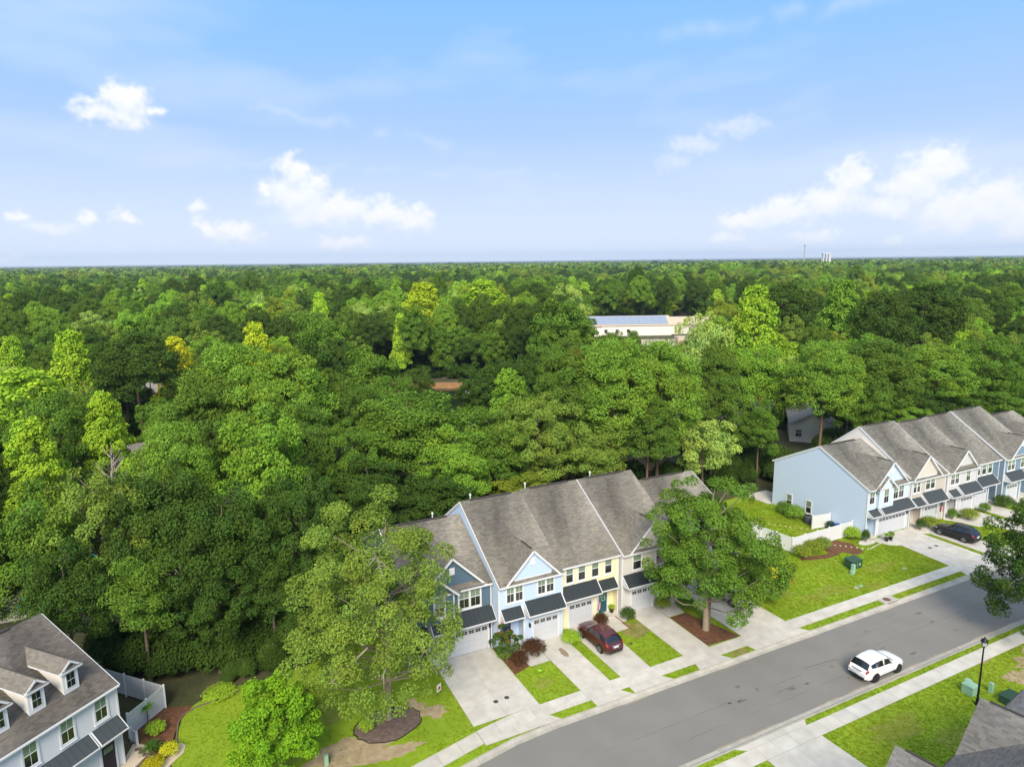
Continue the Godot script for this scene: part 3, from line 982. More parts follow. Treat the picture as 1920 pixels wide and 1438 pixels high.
func car(called: String, label: String, paint: Material, at: Vector3, yaw: float, P: Dictionary) -> Node3D:
	# built nose towards -z; yaw turns it
	var t := thing(called, label, "car", at, yaw)
	var L: float = P.length
	var shift := Vector3(0, 0, -L / 2)
	var xs := [0.0, 0.05, 0.15, 0.35, 0.6, 0.9, 1.15]
	var xx := 1.3
	while xx < L - 0.25:
		xs.append(xx); xx += 0.16
	xs.append_array([L - 0.2, L - 0.1, L - 0.03, L])
	var b := MB.new()
	var rows := []
	for x in xs:
		var h := ring(P, x)
		var row := []
		for i in h.size():
			row.append(h[i] + shift)
		for i in range(h.size() - 2, -1, -1):
			row.append(Vector3(-h[i].x, h[i].y, h[i].z) + shift)
		rows.append(row)
	strip(b, rows)
	for e in [0, rows.size() - 1]:
		b.face(PackedVector3Array(rows[e]), Vector3(0, 0, -1 if e == 0 else 1))
	made(b, "body", paint, t)
	# glass: windscreen, rear window, side windows, each following the body just outside it
	var sheet := func(x0: float, x1: float, j0: float, j1: float, side: float, called2: String, m: Material, lift: float, slant := 0.0) -> void:
		var g := MB.new()
		var rr := []
		var n := 8
		for i in n + 1:
			var row := []
			for k in 5:
				var j := lerpf(j0, j1, k / 4.0)
				var x := lerpf(x0, x1, float(i) / n) + slant * (j - j0) * (1.0 - 2.0 * float(i) / n)
				var h := ring(P, x, lift)
				var q: Vector3 = h[int(j)].lerp(h[mini(int(j) + 1, 8)], j - int(j))
				row.append(Vector3(q.x * side, q.y + 0.002, q.z) + shift)
			if side < 0: row.reverse()
			rr.append(row)
		strip(g, rr)
		made(g, called2, m, t)
	var across := func(x0: float, x1: float, called2: String) -> void:
		var g := MB.new()
		var rr := []
		for i in 9:
			var row := []
			var h := ring(P, lerpf(x0, x1, i / 8.0), 0.012)
			var half := [h[5].lerp(h[6], 0.6), h[6], h[7], h[8]]
			for q in half: row.append(q + Vector3(0, 0.008, 0) + shift)
			for q in [2, 1, 0]: row.append(Vector3(-half[q].x, half[q].y + 0.008, half[q].z) + shift)
			rr.append(row)
		strip(g, rr)
		made(g, called2, M.car_glass, t)
	across.call(P.screen[0], P.screen[1], "windscreen")
	across.call(P.rear[0], P.rear[1], "rear_window")
	for side in [1.0, -1.0]:
		for q in P.side:
			sheet.call(q[0], q[1], 4.12, 5.0, side, "side_window", M.car_glass, 0.008, q[2])
		sheet.call(L - 0.3, L - 0.06, 3.3, 5.5, side, "tail_light", M.lamp_red, 0.014)
		sheet.call(0.12, 0.62, 3.45, 4.1, side, "headlight", M.lamp_clear, 0.012)
		sheet.call(0.75, L - 0.75, 0.0, 1.3, side, "sill_cladding", M.car_trim, 0.012)
		for k in 2:
			var hd := MB.new()
			var hx: float = P.handles[k]
			var h := ring(P, hx)
			hd.bar(Vector3(side * (h[3].x + 0.012), h[3].y + 0.06, hx - 0.1) + shift, Vector3(side * (h[3].x + 0.012), h[3].y + 0.06, hx + 0.1) + shift, 0.03, 0.03)
			made(hd, "door_handle", paint if P.get("body_handles", true) else M.chrome, t)
		var mi := MB.new()
		var mh := ring(P, P.mirror)
		var mp: Vector3 = Vector3(side * (mh[4].x + 0.09), mh[4].y + 0.08, P.mirror) + shift
		mi.lathe(mp + Vector3(0, -0.07, 0), [Vector2(0.02, 0), Vector2(0.09, 0.03), Vector2(0.1, 0.09), Vector2(0.06, 0.14)], 8)
		mi.bar(mp + Vector3(-side * 0.12, -0.03, 0), mp, 0.05, 0.04)
		made(mi, "mirror", paint, t)
		for wx in P.axles:
			var hw := ring(P, wx)
			var xo: float = hw[2].x
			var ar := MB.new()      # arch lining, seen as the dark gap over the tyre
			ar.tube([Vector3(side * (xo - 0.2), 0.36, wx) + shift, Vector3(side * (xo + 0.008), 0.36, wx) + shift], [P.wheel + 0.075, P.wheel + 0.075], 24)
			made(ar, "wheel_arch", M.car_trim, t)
			var ty := MB.new()
			var wr: float = P.wheel
			ty.tube([Vector3(0, 0, 0), Vector3(side * 0.03, 0, 0), Vector3(side * 0.2, 0, 0), Vector3(side * 0.225, 0, 0)], [wr * 0.95, wr, wr, wr * 0.94], 24)
			var wheel := made(ty, "wheel", M.rubber, t, Vector3(side * (xo - 0.2), wr, wx) + shift)
			var rim := MB.new()
			for k in 5:
				var a := TAU * k / 5
				var dirv := Vector3(0, cos(a), sin(a))
				rim.bar(Vector3(side * 0.232, 0, 0), Vector3(side * 0.232, 0, 0) + dirv * wr * 0.66, 0.075, 0.03, Vector3(1, 0, 0))
			for k in 20:
				var a0 := TAU * k / 20
				var a1 := TAU * (k + 1) / 20
				rim.bar(Vector3(side * 0.23, cos(a0) * wr * 0.66, sin(a0) * wr * 0.66), Vector3(side * 0.23, cos(a1) * wr * 0.66, sin(a1) * wr * 0.66), 0.035, 0.03, Vector3(1, 0, 0))
			rim.tube([Vector3(side * 0.22, 0, 0), Vector3(side * 0.25, 0, 0)], [0.07, 0.05], 10)
			made(rim, "rim", P.rim, wheel)
		if P.get("rails", false):
			var ra := MB.new()
			var pts := []
			for k in 9:
				var x := lerpf(1.9, L - 0.75, k / 8.0)
				var h := ring(P, x)
				pts.append(Vector3(side * h[6].x * 0.95, h[6].y + 0.07, x) + shift)
			ra.tube(pts, [0.02, 0.022, 0.022, 0.022, 0.022, 0.022, 0.022, 0.022, 0.02], 6)
			made(ra, "roof_rail", M.black_metal, t)
	for side in [1.0, -1.0]:
		for gx in P.gaps:
			sheet.call(gx - 0.008, gx + 0.008, 1.2, 4.1, side, "door_gap", M.car_trim, 0.004)
	var tail := interp(P.low, L)
	var bu := MB.new()
	bu.box(Vector3(-P.half[-1][1] * 0.92, tail - 0.06, L - 0.14) + shift, Vector3(P.half[-1][1] * 0.92, tail + 0.13, L + 0.015) + shift)
	made(bu, "rear_bumper_trim", M.car_trim, t)
	bu = MB.new()
	bu.box(Vector3(-0.26, tail + 0.36, L - 0.01) + shift, Vector3(0.26, tail + 0.5, L + 0.012) + shift)
	made(bu, "number_plate", M.plate, t)
	bu = MB.new()
	bu.box(Vector3(-0.42, tail + 0.54, L - 0.03) + shift, Vector3(0.42, tail + 0.6, L + 0.014) + shift)
	made(bu, "tailgate_strip", M.chrome, t)
	bu = MB.new()
	bu.box(Vector3(-0.5, 0.42, -0.02) + shift, Vector3(0.5, 0.62, 0.06) + shift)
	made(bu, "grille", M.car_trim, t)
	return t

func crossover() -> Dictionary:
	var L := 4.78
	return {"length": L, "half": [[0, 0.62], [0.15, 0.78], [0.5, 0.9], [1.2, 0.95], [3.6, 0.955], [4.4, 0.9], [L - 0.05, 0.8], [L, 0.74]],
		"top": [[0, 0.74], [0.12, 0.88], [0.45, 1.0], [1.25, 1.13], [1.4, 1.17], [2.15, 1.64], [2.6, 1.72], [3.4, 1.71], [4.15, 1.6], [4.62, 1.1], [4.72, 0.98], [L, 0.8]],
		"belt": [[0, 0.7], [0.5, 0.92], [1.4, 1.06], [3.0, 1.12], [4.2, 1.22], [4.6, 1.12], [L, 0.8]], "low": [[0, 0.36], [0.3, 0.26], [4.3, 0.26], [L, 0.42]], "roof_in": 0.72,
		"screen": [1.5, 2.12], "rear": [4.2, 4.56], "side": [[1.75, 2.72, 0.16], [2.78, 3.55, 0.0], [3.6, 4.12, -0.06]], "handles": [2.55, 3.4], "mirror": 1.75, "gaps": [1.62, 2.76, 3.6], "axles": [0.92, 3.68], "wheel": 0.355, "rim": M.rim_silver}


# ---------------------------------------------------------------- sky, camera, light
func make_sky() -> Image:
	var W := 4096
	var H := 2048
	var f := FastNoiseLite.new()
	f.seed = 77
	f.frequency = 0.55
	f.fractal_octaves = 5
	f.fractal_gain = 0.55
	var g := FastNoiseLite.new()
	g.seed = 12
	g.frequency = 0.05
	g.fractal_octaves = 4
	# heaps of cloud: azimuth, height, half width, half height (degrees), density
	var heaps := []
	for line in ["-1.4 11.2 1.6 1.3 1;-3.1 10.3 1.8 .9 .8;-1.3 10.3 1.8 1.2 .9;.3 10.7 .7 .3 .5", "9.7 6.9 1.5 1.3 1;11.3 6.2 1.1 .9 1;9.9 5 2.8 1.7 1;7.6 5.6 .6 .5 .9;13.1 4.2 2.9 1.4 1;16.6 3.7 3 1.3 1;18.7 3.3 1.8 1.3 1;11.4 3.5 3.7 1.1 .7;13 1.5 2.4 .8 .9", "5.2 2.3 1.9 1 1;3.1 2.6 1 1 .8;2.5 4.2 .7 .5 .8;-2.1 3.3 .9 .7 .9;-4.5 3.2 .7 .6 .9;-8.3 3.3 .8 .5 .9;-6.8 2.5 2.2 .5 .5;-9.3 .5 .9 .5 .9",
			"41.1 8.6 2.4 .9 .42;44.2 9.7 2.3 .8 .36;39.7 7.4 1.6 .7 .3", "52.4 5.5 1.6 1.5 1;51.4 4.1 2.5 1.5 1;48.3 3.4 2.6 1.3 1;45.3 2.8 2.2 1.0 1;43.9 1.6 1.4 .6 .9;50.3 1.5 1.8 .7 .8;46.9 .6 2.3 .5 .5", "57.7 6.1 2.0 1.6 1;56.3 4.8 2.4 1.6 .9;54.7 3.5 1.9 1.1 .7;58.9 2.7 2.6 2.1 1;61.1 3.2 2.8 2.2 1;62.9 1.9 1.7 1.9 1;55.4 1.1 .7 .4 .7;56.3 .4 2.3 .4 .4"]:
		for q in line.split(";"):
			heaps.append(q.split_floats(" "))
	rng.seed = 5
	for k in 26:      # the same kind of sky all the way round
		var az := rng.randf_range(72, 345)
		var el := rng.randf_range(1.5, 9.0)
		for j in rng.randi_range(2, 6):
			heaps.append(PackedFloat64Array([az + rng.randf_range(-3, 3), maxf(0.6, el + rng.randf_range(-1.6, 1.4)), rng.randf_range(0.9, 2.6), rng.randf_range(0.5, 1.3), rng.randf_range(0.6, 1.0)]))
	var data := PackedFloat32Array()
	data.resize(W * H * 3)
	var stops := [[0.0, Vector3(0.82, 0.92, 1.03)], [2.0, Vector3(0.72, 0.82, 0.98)], [6.0, Vector3(0.57, 0.715, 0.97)], [10.0, Vector3(0.42, 0.61, 0.945)], [15.0, Vector3(0.31, 0.56, 0.97)], [20.0, Vector3(0.235, 0.52, 0.99)], [32.0, Vector3(0.36, 0.57, 0.94)], [50.0, Vector3(0.66, 0.76, 0.93)], [90.0, Vector3(0.84, 0.88, 0.95)]]
	for y in H:
		var el := 90.0 - (y + 0.5) * 180.0 / H
		var c: Vector3 = stops[0][1]
		for i in stops.size() - 1:
			if el >= stops[i][0] and el <= stops[i + 1][0]:
				c = (stops[i][1] as Vector3).lerp(stops[i + 1][1], (el - stops[i][0]) / (stops[i + 1][0] - stops[i][0]))
		if el <= 0.0:
			c = Vector3(0.16, 0.2, 0.12)
		var fine := el > 0.0 and el < 24.0
		var at := y * W * 3
		var last := c
		for x in W:
			if el > 0.0 and (fine and x % 2 == 0 or x % 8 == 0):
				var az := (x + 0.5) * 360.0 / W
				var s := deg_to_rad(az)
				# thin high streaks, stretched along the sky
				var veil := clampf(g.get_noise_3d(cos(s) * 46.0 + el * 0.7, sin(s) * 46.0, el * 2.6) * 1.5 - 0.02, 0, 1) * 0.36 * clampf(el / 6.0, 0, 1)
				var az2 := az if az < 180.0 else az - 360.0
				for q in [[12.6, -0.16, -30.0, 26.0, 0.42, 0.3], [7.6, -0.03, -2.0, 34.0, 0.3, 0.2], [14.5, 0.05, 34.0, 70.0, 0.5, 0.25]]:
					if az2 > q[2] and az2 < q[3]:
						var off2: float = (el - q[0] - q[1] * az2 + g.get_noise_1d(az2 * 4.0) * 0.8) / q[4]
						veil = maxf(veil, q[5] * exp(-off2 * off2) * clampf(0.6 + g.get_noise_2d(az2 * 5.0, el * 3.0) * 1.4, 0, 1) * clampf(minf(az2 - q[2], q[3] - az2) / 6.0, 0, 1))
				last = c.lerp(Vector3(0.82, 0.88, 0.98), veil)
			data[at] = last.x; data[at + 1] = last.y; data[at + 2] = last.z
			at += 3
	# the heaps, laid over, each in its own window of the picture
	var dens := {}
	var thick := {}
	for q in heaps:
		var reach := 1.9
		var x0 := int((q[0] - q[2] * reach) * W / 360.0)
		var x1 := int((q[0] + q[2] * reach) * W / 360.0)
		var y0 := maxi(0, int((90.0 - q[1] - q[3] * reach) * H / 180.0))
		var y1 := mini(H / 2 - 1, int((90.0 - q[1] + q[3] * reach) * H / 180.0))
		for y in range(y0, y1 + 1):
			var el := 90.0 - (y + 0.5) * 180.0 / H
			for x in range(x0, x1 + 1):
				var az := (x + 0.5) * 360.0 / W
				var dx: float = (az - q[0]) / q[2]
				var dy: float = (el - q[1]) / q[3]
				if dy < 0.0: dy *= 1.25
				var wx := f.get_noise_2d(az * 0.9 + 11.0, el * 1.1) * 0.75 + f.get_noise_2d(az * 2.6, el * 3.0 + 50.0) * 0.36
				var wy := f.get_noise_2d(az * 0.9 + 71.0, el * 1.1 + 30.0) * 0.75 + f.get_noise_2d(az * 2.6 + 90.0, el * 3.0) * 0.36
				dx += wx / maxf(1.0, q[2] * 0.8)
				dy += wy / maxf(0.8, q[3])
				var v: float = 1.0 - sqrt(dx * dx + dy * dy)
				if v > -0.5:
					var key := y * W + posmod(x, W)
					var o: float = dens.get(key, -1.0)
					dens[key] = maxf(o, v) + 0.15 * maxf(0.0, minf(o, v))
					thick[key] = maxf(thick.get(key, 0.0), q[4] * (0.66 + 0.34 * clampf(dy + 0.9, 0.0, 1.0)))
	for key in dens:
		var y: int = key / W
		var x: int = key % W
		var az := x * 360.0 / W
		var el := 90.0 - y * 180.0 / H
		var n := f.get_noise_2d(az * 1.0, el * 1.3) * 0.62 + f.get_noise_2d(az * 3.1 + 40.0, el * 3.6) * 0.26
		var v: float = dens[key] + n * 0.3
		var a: float = smoothstep(-0.32, 0.5, v) * minf(1.0, thick[key] * (0.75 + 0.5 * v))
		if a > 0.002:
			var up: float = dens.get(key - W * 9, -1.0) + f.get_noise_2d(az, (el + 0.8) * 1.3) * 0.7
			var lit := clampf(0.5 + (v - up) * 0.55, 0.0, 1.0)
			var cc := Vector3(0.8, 0.86, 0.96).lerp(Vector3(0.985, 0.985, 0.99), lit)
			a *= 0.94 * clampf(0.35 + el / 3.0, 0.35, 1.0)
			var at := int(key) * 3
			data[at] = lerpf(data[at], cc.x, a); data[at + 1] = lerpf(data[at + 1], cc.y, a); data[at + 2] = lerpf(data[at + 2], cc.z, a)
	return Image.create_from_data(W, H, false, Image.FORMAT_RGBF, data.to_byte_array())

func camera_sky_sun() -> void:
	var cam := Camera3D.new()
	cam.name = "camera"
	var A := deg_to_rad(26.6)
	var p := atan(229.0 / 1280.0)
	var roll := deg_to_rad(0.65)
	var R := Vector3(cos(A), 0, sin(A))
	var U := Vector3(sin(p) * sin(A), cos(p), -sin(p) * cos(A))
	var F := Vector3(cos(p) * sin(A), -sin(p), -cos(p) * cos(A))
	cam.transform = Transform3D(Basis(R * cos(roll) - U * sin(roll), R * sin(roll) + U * cos(roll), -F), Vector3(0, 33, 0))
	cam.fov = rad_to_deg(2.0 * atan(719.0 / 1280.0))
	cam.near = 0.5
	cam.far = 30000.0
	add_child(cam)
	cam.current = true
	var we := WorldEnvironment.new()
	we.name = "surroundings"
	var e := Environment.new()
	e.background_mode = Environment.BG_SKY
	var sky := Sky.new()
	var sm := PanoramaSkyMaterial.new()
	sm.panorama = ImageTexture.create_from_image(make_sky())
	sm.energy_multiplier = 0.59
	sky.sky_material = sm
	e.sky = sky
	e.tonemap_mode = Environment.TONE_MAPPER_LINEAR
	e.tonemap_exposure = 1.85
	e.sdfgi_enabled = true
	e.ssao_enabled = true
	e.ssil_enabled = true
	e.fog_enabled = true
	e.fog_density = 0.00008
	e.fog_light_color = Color(0.72, 0.8, 0.93)
	we.environment = e
	add_child(we)
	var sun := DirectionalLight3D.new()
	sun.name = "sun"
	sun.light_energy = 0.86
	sun.light_angular_distance = 24.0
	sun.light_color = Color(1.0, 0.95, 0.87)
	sun.shadow_enabled = true
	add_child(sun)
	sun.look_at_from_position(sun_dir * 100.0, Vector3.ZERO, Vector3.UP)


# ---------------------------------------------------------------- ground, road, paving
func pts(list: Array) -> PackedVector2Array:
	var p := PackedVector2Array()
	for i in range(0, list.size(), 2):
		p.append(Vector2(list[i], list[i + 1]))
	return p

# how far the road swings towards the camera at the left
func bend(x: float) -> float:
	var t := 21.0 - x
	if t <= 0.0: return 0.0
	return 0.19 * (t - 1.5 * (1.0 - exp(-t / 1.5))) + 0.002 * t * t

func paved(called: String, label: String, a: Vector2, b: Vector2, c: Vector2, d: Vector2, nu: int, nv: int, m := "concrete", top := 0.03, piece := "slab") -> Node3D:
	# a quad of concrete cast in nu x nv slabs with recessed joints between them
	var base := MB.new()
	var poly := PackedVector2Array([a, b, c, d])
	solid_areas.append(poly)
	base.slab(poly, -0.1, top - 0.016)
	var root := structure(base, called, M.joint, label)
	for i in nu:
		for j in nv:
			var u0 := float(i) / nu
			var u1 := float(i + 1) / nu
			var v0 := float(j) / nv
			var v1 := float(j + 1) / nv
			var q := PackedVector2Array()
			for w in [[u0, v0], [u1, v0], [u1, v1], [u0, v1]]:
				q.append(a.lerp(b, w[0]).lerp(d.lerp(c, w[0]), w[1]))
			var s := Geometry2D.offset_polygon(q, -0.009, Geometry2D.JOIN_MITER)
			if s.is_empty(): continue
			var sb := MB.new()
			var k := rng.randf_range(0.9, 1.0)
			sb.col = Color(k, k * rng.randf_range(0.985, 1.0), k * rng.randf_range(0.96, 1.0))
			sb.slab(s[0], -0.09, top)
			made(sb, piece, M[m], root)
	return root

func flat(called: String, label: String, poly: PackedVector2Array, y0: float, y1: float, m: String, keep_off := true) -> MeshInstance3D:
	var b := MB.new()
	b.slab(poly, y0, y1)
	if keep_off: solid_areas.append(poly)
	return structure(b, called, M[m], label)

func ragged(cx: float, cz: float, rx: float, rz: float, sd: int, amount := 0.25, n := 36) -> PackedVector2Array:
	var f := FastNoiseLite.new()
	f.seed = sd
	f.frequency = 0.9
	var p := PackedVector2Array()
	for i in n:
		var a := TAU * i / n
		var k := 1.0 + amount * f.get_noise_2d(cos(a) * 2.2, sin(a) * 2.2) * 2.0
		p.append(Vector2(cx + cos(a) * rx * k, cz + sin(a) * rz * k))
	return p

func ground_and_road() -> void:
	rng.seed = 11
	var b := MB.new()
	# the ground as one sheet to the horizon, finer near by
	b.slab(pts([-3500, 300, 6000, 300, 6000, -6500, -3500, -6500]), -0.9, -0.12)
	structure(b, "ground", M.forest_floor, "dim brown and green ground under the wood, out to the horizon")
	# road
	var far := []
	var near := []
	var x := -6.0
	while x <= 190.0:
		far.append(Vector2(x, -37.95 + bend(x)))
		near.append(Vector2(x, -31.0 + bend(x) * 1.1))
		x += 1.0 if x < 24.0 else 8.3
	var road := PackedVector2Array(far)
	near.reverse()
	road.append_array(PackedVector2Array(near))
	b = MB.new()
	b.slab(road, -0.119, -0.1)
	solid_areas.append(road)
	structure(b, "road", M.asphalt, "grey asphalt street running between the two lines of kerb")
	# tar lines and scuffs on the asphalt
	for q in [[39.5, -33.6, 41.6, -33.7, 0.03], [44.0, -34.9, 47.5, -34.6, 0.04], [36.0, -34.2, 36.5, -34.2, 0.16], [35.2, -34.4, 35.5, -34.35, 0.14], [42.3, -33.4, 42.7, -33.35, 0.12]]:
		b = MB.new()
		b.bar(Vector3(q[0], -0.0985, q[1]), Vector3(q[2], -0.0985, q[3]), q[4], 0.003)
		structure(b, "road_tar_mark", M.iron, "dark tar mark on the grey asphalt street")
	# seams, cracks and oil spots of an older street
	b = MB.new()
	for q in [[-34.45, 24.0, 118.0], [-32.7, 30.0, 46.0], [-36.1, 52.0, 75.0]]:
		var px: float = q[1]
		var pz: float = q[0]
		while px < q[2]:
			var nx := px + rng.randf_range(0.6, 1.6)
			var nz: float = q[0] + rng.randf_range(-0.06, 0.06)
			if rng.randf() < 0.8:
				b.bar(Vector3(px, -0.0987, pz), Vector3(nx, -0.0987, nz), rng.randf_range(0.012, 0.035), 0.002)
			px = nx
			pz = nz
	tag(structure(b, "road_crack", M.tar, "thin lengthwise seams and cracks in the grey asphalt"), "", "", "", "structure")
	for k in 14:
		var ox := rng.randf_range(24.0, 70.0)
		flat("oil_spot", "faint dark oil spot on the grey asphalt", ragged(ox, -36.4 + rng.randf() * 4.6, rng.randf_range(0.1, 0.5), rng.randf_range(0.06, 0.18), 200 + k, 0.3, 18), -0.11, -0.0965 + 0.0002 * k, "oil", false)
	# rolled kerbs with gutter, in cast lengths
	for side in [1, -1]:
		var kerb := Node3D.new()
		kerb.name = numbered("kerb")
		add_child(kerb)
		tag(kerb, "pale concrete kerb and gutter along the townhouse side of the street" if side == 1 else "pale concrete kerb and gutter along the lamp post side of the street", "", "", "structure")
		x = -5.0
		while x < 170.0:
			var x1 := x + 3.0
			var s := MB.new()
			var k := rng.randf_range(0.88, 1.0)
			s.col = Color(k, k, k * 0.98)
			var za := (-37.95 if side == 1 else -31.0)
			var prof := [[0.0, -0.094], [0.3, -0.075], [0.5, 0.015], [0.62, 0.024], [0.62, -0.11]]
			for i in prof.size() - 1:
				var q := []
				for e in [[x + 0.006, i], [x1 - 0.006, i], [x1 - 0.006, i + 1], [x + 0.006, i + 1]]:
					q.append(Vector3(e[0], prof[e[1]][1], za - side * prof[e[1]][0] + bend(e[0]) * (1.0 if side == 1 else 1.1)))
				s.quad(q[0], q[1], q[2], q[3], Vector3(0, 1, 0.1 * side) if i < 3 else Vector3(0, 0, -side))
			made(s, "segment", M.kerb_concrete, kerb)
			x = x1
		var strip_poly := PackedVector2Array()
		var zb := -37.95 if side == 1 else -31.0
		for xx in range(-5, 171, 1 if true else 2):
			strip_poly.append(Vector2(xx, zb + bend(xx)))
		for xx in range(170, -6, -1):
			strip_poly.append(Vector2(xx, zb - side * 0.62 + bend(xx)))
		solid_areas.append(strip_poly)
	# lawns
	var lawn := PackedVector2Array()
	for xx in range(-3, 22, 2):
		lawn.append(Vector2(xx, -38.58 + bend(xx)))
	lawn.append_array(pts([160, -38.58, 160, -66.5, 78, -66.5, 72, -68, 58, -67, 50, -65.5, 14, -66, 12.5, -56, 9, -54.6, 5, -53.8, 1.2, -54, -0.6, -53.2, -1.6, -52.4, -2.0, -50.5, -2.4, -48.4]))
	lawns.append(lawn)
	b = MB.new()
	b.slab(lawn, -0.119, 0.0)
	structure(b, "lawn", M.turf, "lawn round the two rows of townhouses on the far side of the street")
	lawn = PackedVector2Array()
	lawn.append_array(pts([10, -30.36, 165, -30.36, 165, -8, 10, -8]))
	lawns.append(lawn)
	b = MB.new()
	b.slab(lawn, -0.119, 0.0)
	structure(b, "lawn", M.turf, "lawn round the lamp post on the near side of the street")
	# worn and bare places in the grass
	for q in [[8.4, -42.2, 3.2, 1.5, 1], [13.6, -44.6, 1.1, 1.3, 2], [15.2, -43.7, 0.7, 0.8, 3], [11.0, -40.9, 2.1, 0.6, 4]]:
		flat("bare_soil", "sandy bare patch in the lawn by the big ragged tree", ragged(q[0], q[1], q[2], q[3], q[4], 0.3), -0.1, 0.006 + 0.002 * q[4], "bare_soil", false)
	for q in [[62.0, -26.4, 3.0, 1.6, 7], [58.2, -29.0, 2.2, 0.5, 8], [58.0, -26.1, 1.6, 0.7, 9]]:
		flat("bare_soil", "thin sandy patch of grass beside the sidewalk by the lamp post", ragged(q[0], q[1], q[2], q[3], q[4], 0.35), -0.1, 0.005 + 0.002 * (q[4] - 6), "bare_soil", false)
	flat("worn_lawn", "worn brownish grass by the front walk of the grey townhouse", ragged(35.2, -46.0, 1.2, 1.3, 22, 0.2), -0.1, 0.007, "worn_turf", false)
	flat("worn_lawn", "brown grass in the short kerb strip below the mulch bed", ragged(40.9, -39.0, 1.1, 0.35, 23, 0.15), -0.1, 0.008, "worn_turf", false)
	for q in [[56.5, -42.6, 3.6, 0.9, 31], [62.0, -41.6, 2.4, 0.5, 32], [66.5, -44.0, 2.2, 1.0, 33], [44.0, -26.6, 2.6, 1.0, 34], [46.5, -24.2, 1.8, 0.9, 35], [24.0, -43.0, 0.8, 0.7, 36], [51.8, -45.8, 1.6, 2.0, 37], [6.0, -47.5, 2.6, 1.6, 38]]:
		flat("worn_lawn", "faded patch of the lawn where the grass has dried", ragged(q[0], q[1], q[2], q[3], q[4], 0.4), -0.1, 0.003 + 0.0004 * (q[4] - 30), "dry_turf", false)
	for k in 12:
		flat("gutter_sand", "pale sand washed along the gutter of the street", ragged(29.0 + k * 3.3, -31.05 if k % 3 else -37.9, rng.randf_range(0.9, 1.9), rng.randf_range(0.05, 0.13), 400 + k, 0.4, 24), -0.11, -0.0978 + 0.0001 * k, "gutter_sand", false)
	# sidewalks
	var walk := [[17.0, 120.0, -40.76, -39.4, 1.0, "sidewalk along the townhouse side of the street"], [18.0, 120.0, -29.85, -28.62, 1.1, "sidewalk along the lamp post side of the street"]]
	for q in walk:
		var base := MB.new()
		var poly := PackedVector2Array([Vector2(q[0], q[2] + bend(q[0])), Vector2(q[0], q[3] + bend(q[0])), Vector2(21, q[3]), Vector2(q[1], q[3]), Vector2(q[1], q[2]), Vector2(21, q[2])])
		base.slab(poly, -0.1, 0.012)
		solid_areas.append(poly)
		var root := structure(base, "sidewalk", M.joint, "pale concrete " + q[5])
		x = q[0]
		while x < q[1] - 0.1:
			var x1 := x + 1.52
			var s := MB.new()
			var k := rng.randf_range(0.9, 1.02)
			s.col = Color(minf(k, 1), minf(k, 1), minf(k * 0.985, 1))
			s.slab(PackedVector2Array([Vector2(x + 0.008, q[2] + bend(x) + 0.006), Vector2(x1 - 0.008, q[2] + bend(x1) + 0.006), Vector2(x1 - 0.008, q[3] + bend(x1) - 0.006), Vector2(x + 0.008, q[3] + bend(x) - 0.006)]), -0.09, 0.032)
			made(s, "slab", M.concrete, root)
			x = x1
	# the curved piece of sidewalk at the left
	paved("sidewalk", "curving end of the sidewalk below the big ragged tree", Vector2(8.5, -38.35), Vector2(16.96, -40.2), Vector2(16.98, -38.85), Vector2(8.7, -36.95), 5, 1)
	# driveways, then the flared aprons between sidewalk and kerb
	for q in [["dark blue townhouse", 17.2, 22.45, -49.55, 17.0, 22.45, 2, 3, 17.0, 22.5, 17.0, 23.1], ["light blue townhouse", 26.05, 28.85, -48.4, 26.1, 28.87, 1, 2, 26.2, 28.9, 26.2, 29.5], ["yellow townhouse", 29.9, 33.2, -49.15, 29.9, 32.85, 1, 2, 29.7, 32.9, 29.7, 33.5], ["light grey townhouse", 36.5, 39.4, -48.75, 36.3, 39.2, 1, 2, 36.4, 39.2, 36.2, 39.7],
			["end townhouse behind the leaning tree", 43.0, 48.4, -49.5, 42.95, 48.4, 2, 3, 42.2, 48.5, 42.4, 49.0], ["pale blue end townhouse", 74.0, 79.2, -49.5, 73.2, 79.1, 2, 3, 72.9, 79.2, 72.6, 79.3], ["cream townhouse with the black car", 80.0, 83.4, -49.5, 79.9, 83.3, 1, 2, 79.8, 83.4, 79.7, 83.8],
			["cool grey townhouse", 89.4, 92.6, -49.3, 89.4, 92.6, 1, 2, 89.3, 92.7, 89.1, 93.0], ["slate blue townhouse", 93.6, 96.9, -49.9, 93.6, 96.9, 1, 2, 93.5, 97.0, 93.3, 97.4], ["steel blue townhouse", 99.8, 102.9, -49.4, 99.8, 102.9, 1, 2, 99.7, 103.0, 99.5, 103.4]]:
		paved("driveway", "concrete driveway of the " + q[0], Vector2(q[1], q[3]), Vector2(q[2], q[3]), Vector2(q[5], -40.77), Vector2(q[4], -40.77), q[6], q[7])
		paved("driveway_apron", "flared concrete apron below the driveway of the " + q[0], Vector2(q[8], -39.39), Vector2(q[9], -39.39), Vector2(q[11], -38.58), Vector2(q[10], -38.58), q[6], 1)
	paved("driveway", "wide concrete driveway on the near side of the street", Vector2(33.1, -28.61), Vector2(38.35, -28.61), Vector2(38.6, -19.0), Vector2(33.2, -19.0), 2, 3)
	paved("driveway_apron", "flared concrete apron at the near side of the street", Vector2(31.9, -30.37), Vector2(38.7, -30.37), Vector2(38.3, -29.86), Vector2(32.6, -29.86), 2, 1)
	paved("front_walk", "short concrete walk to the light blue townhouse", Vector2(23.6, -48.0), Vector2(26.03, -48.0), Vector2(26.03, -45.4), Vector2(24.2, -45.4), 2, 2)
	paved("front_walk", "concrete walk to the yellow townhouse edged with brick", Vector2(33.3, -49.6), Vector2(34.9, -49.6), Vector2(34.9, -46.5), Vector2(33.25, -46.5), 1, 3)
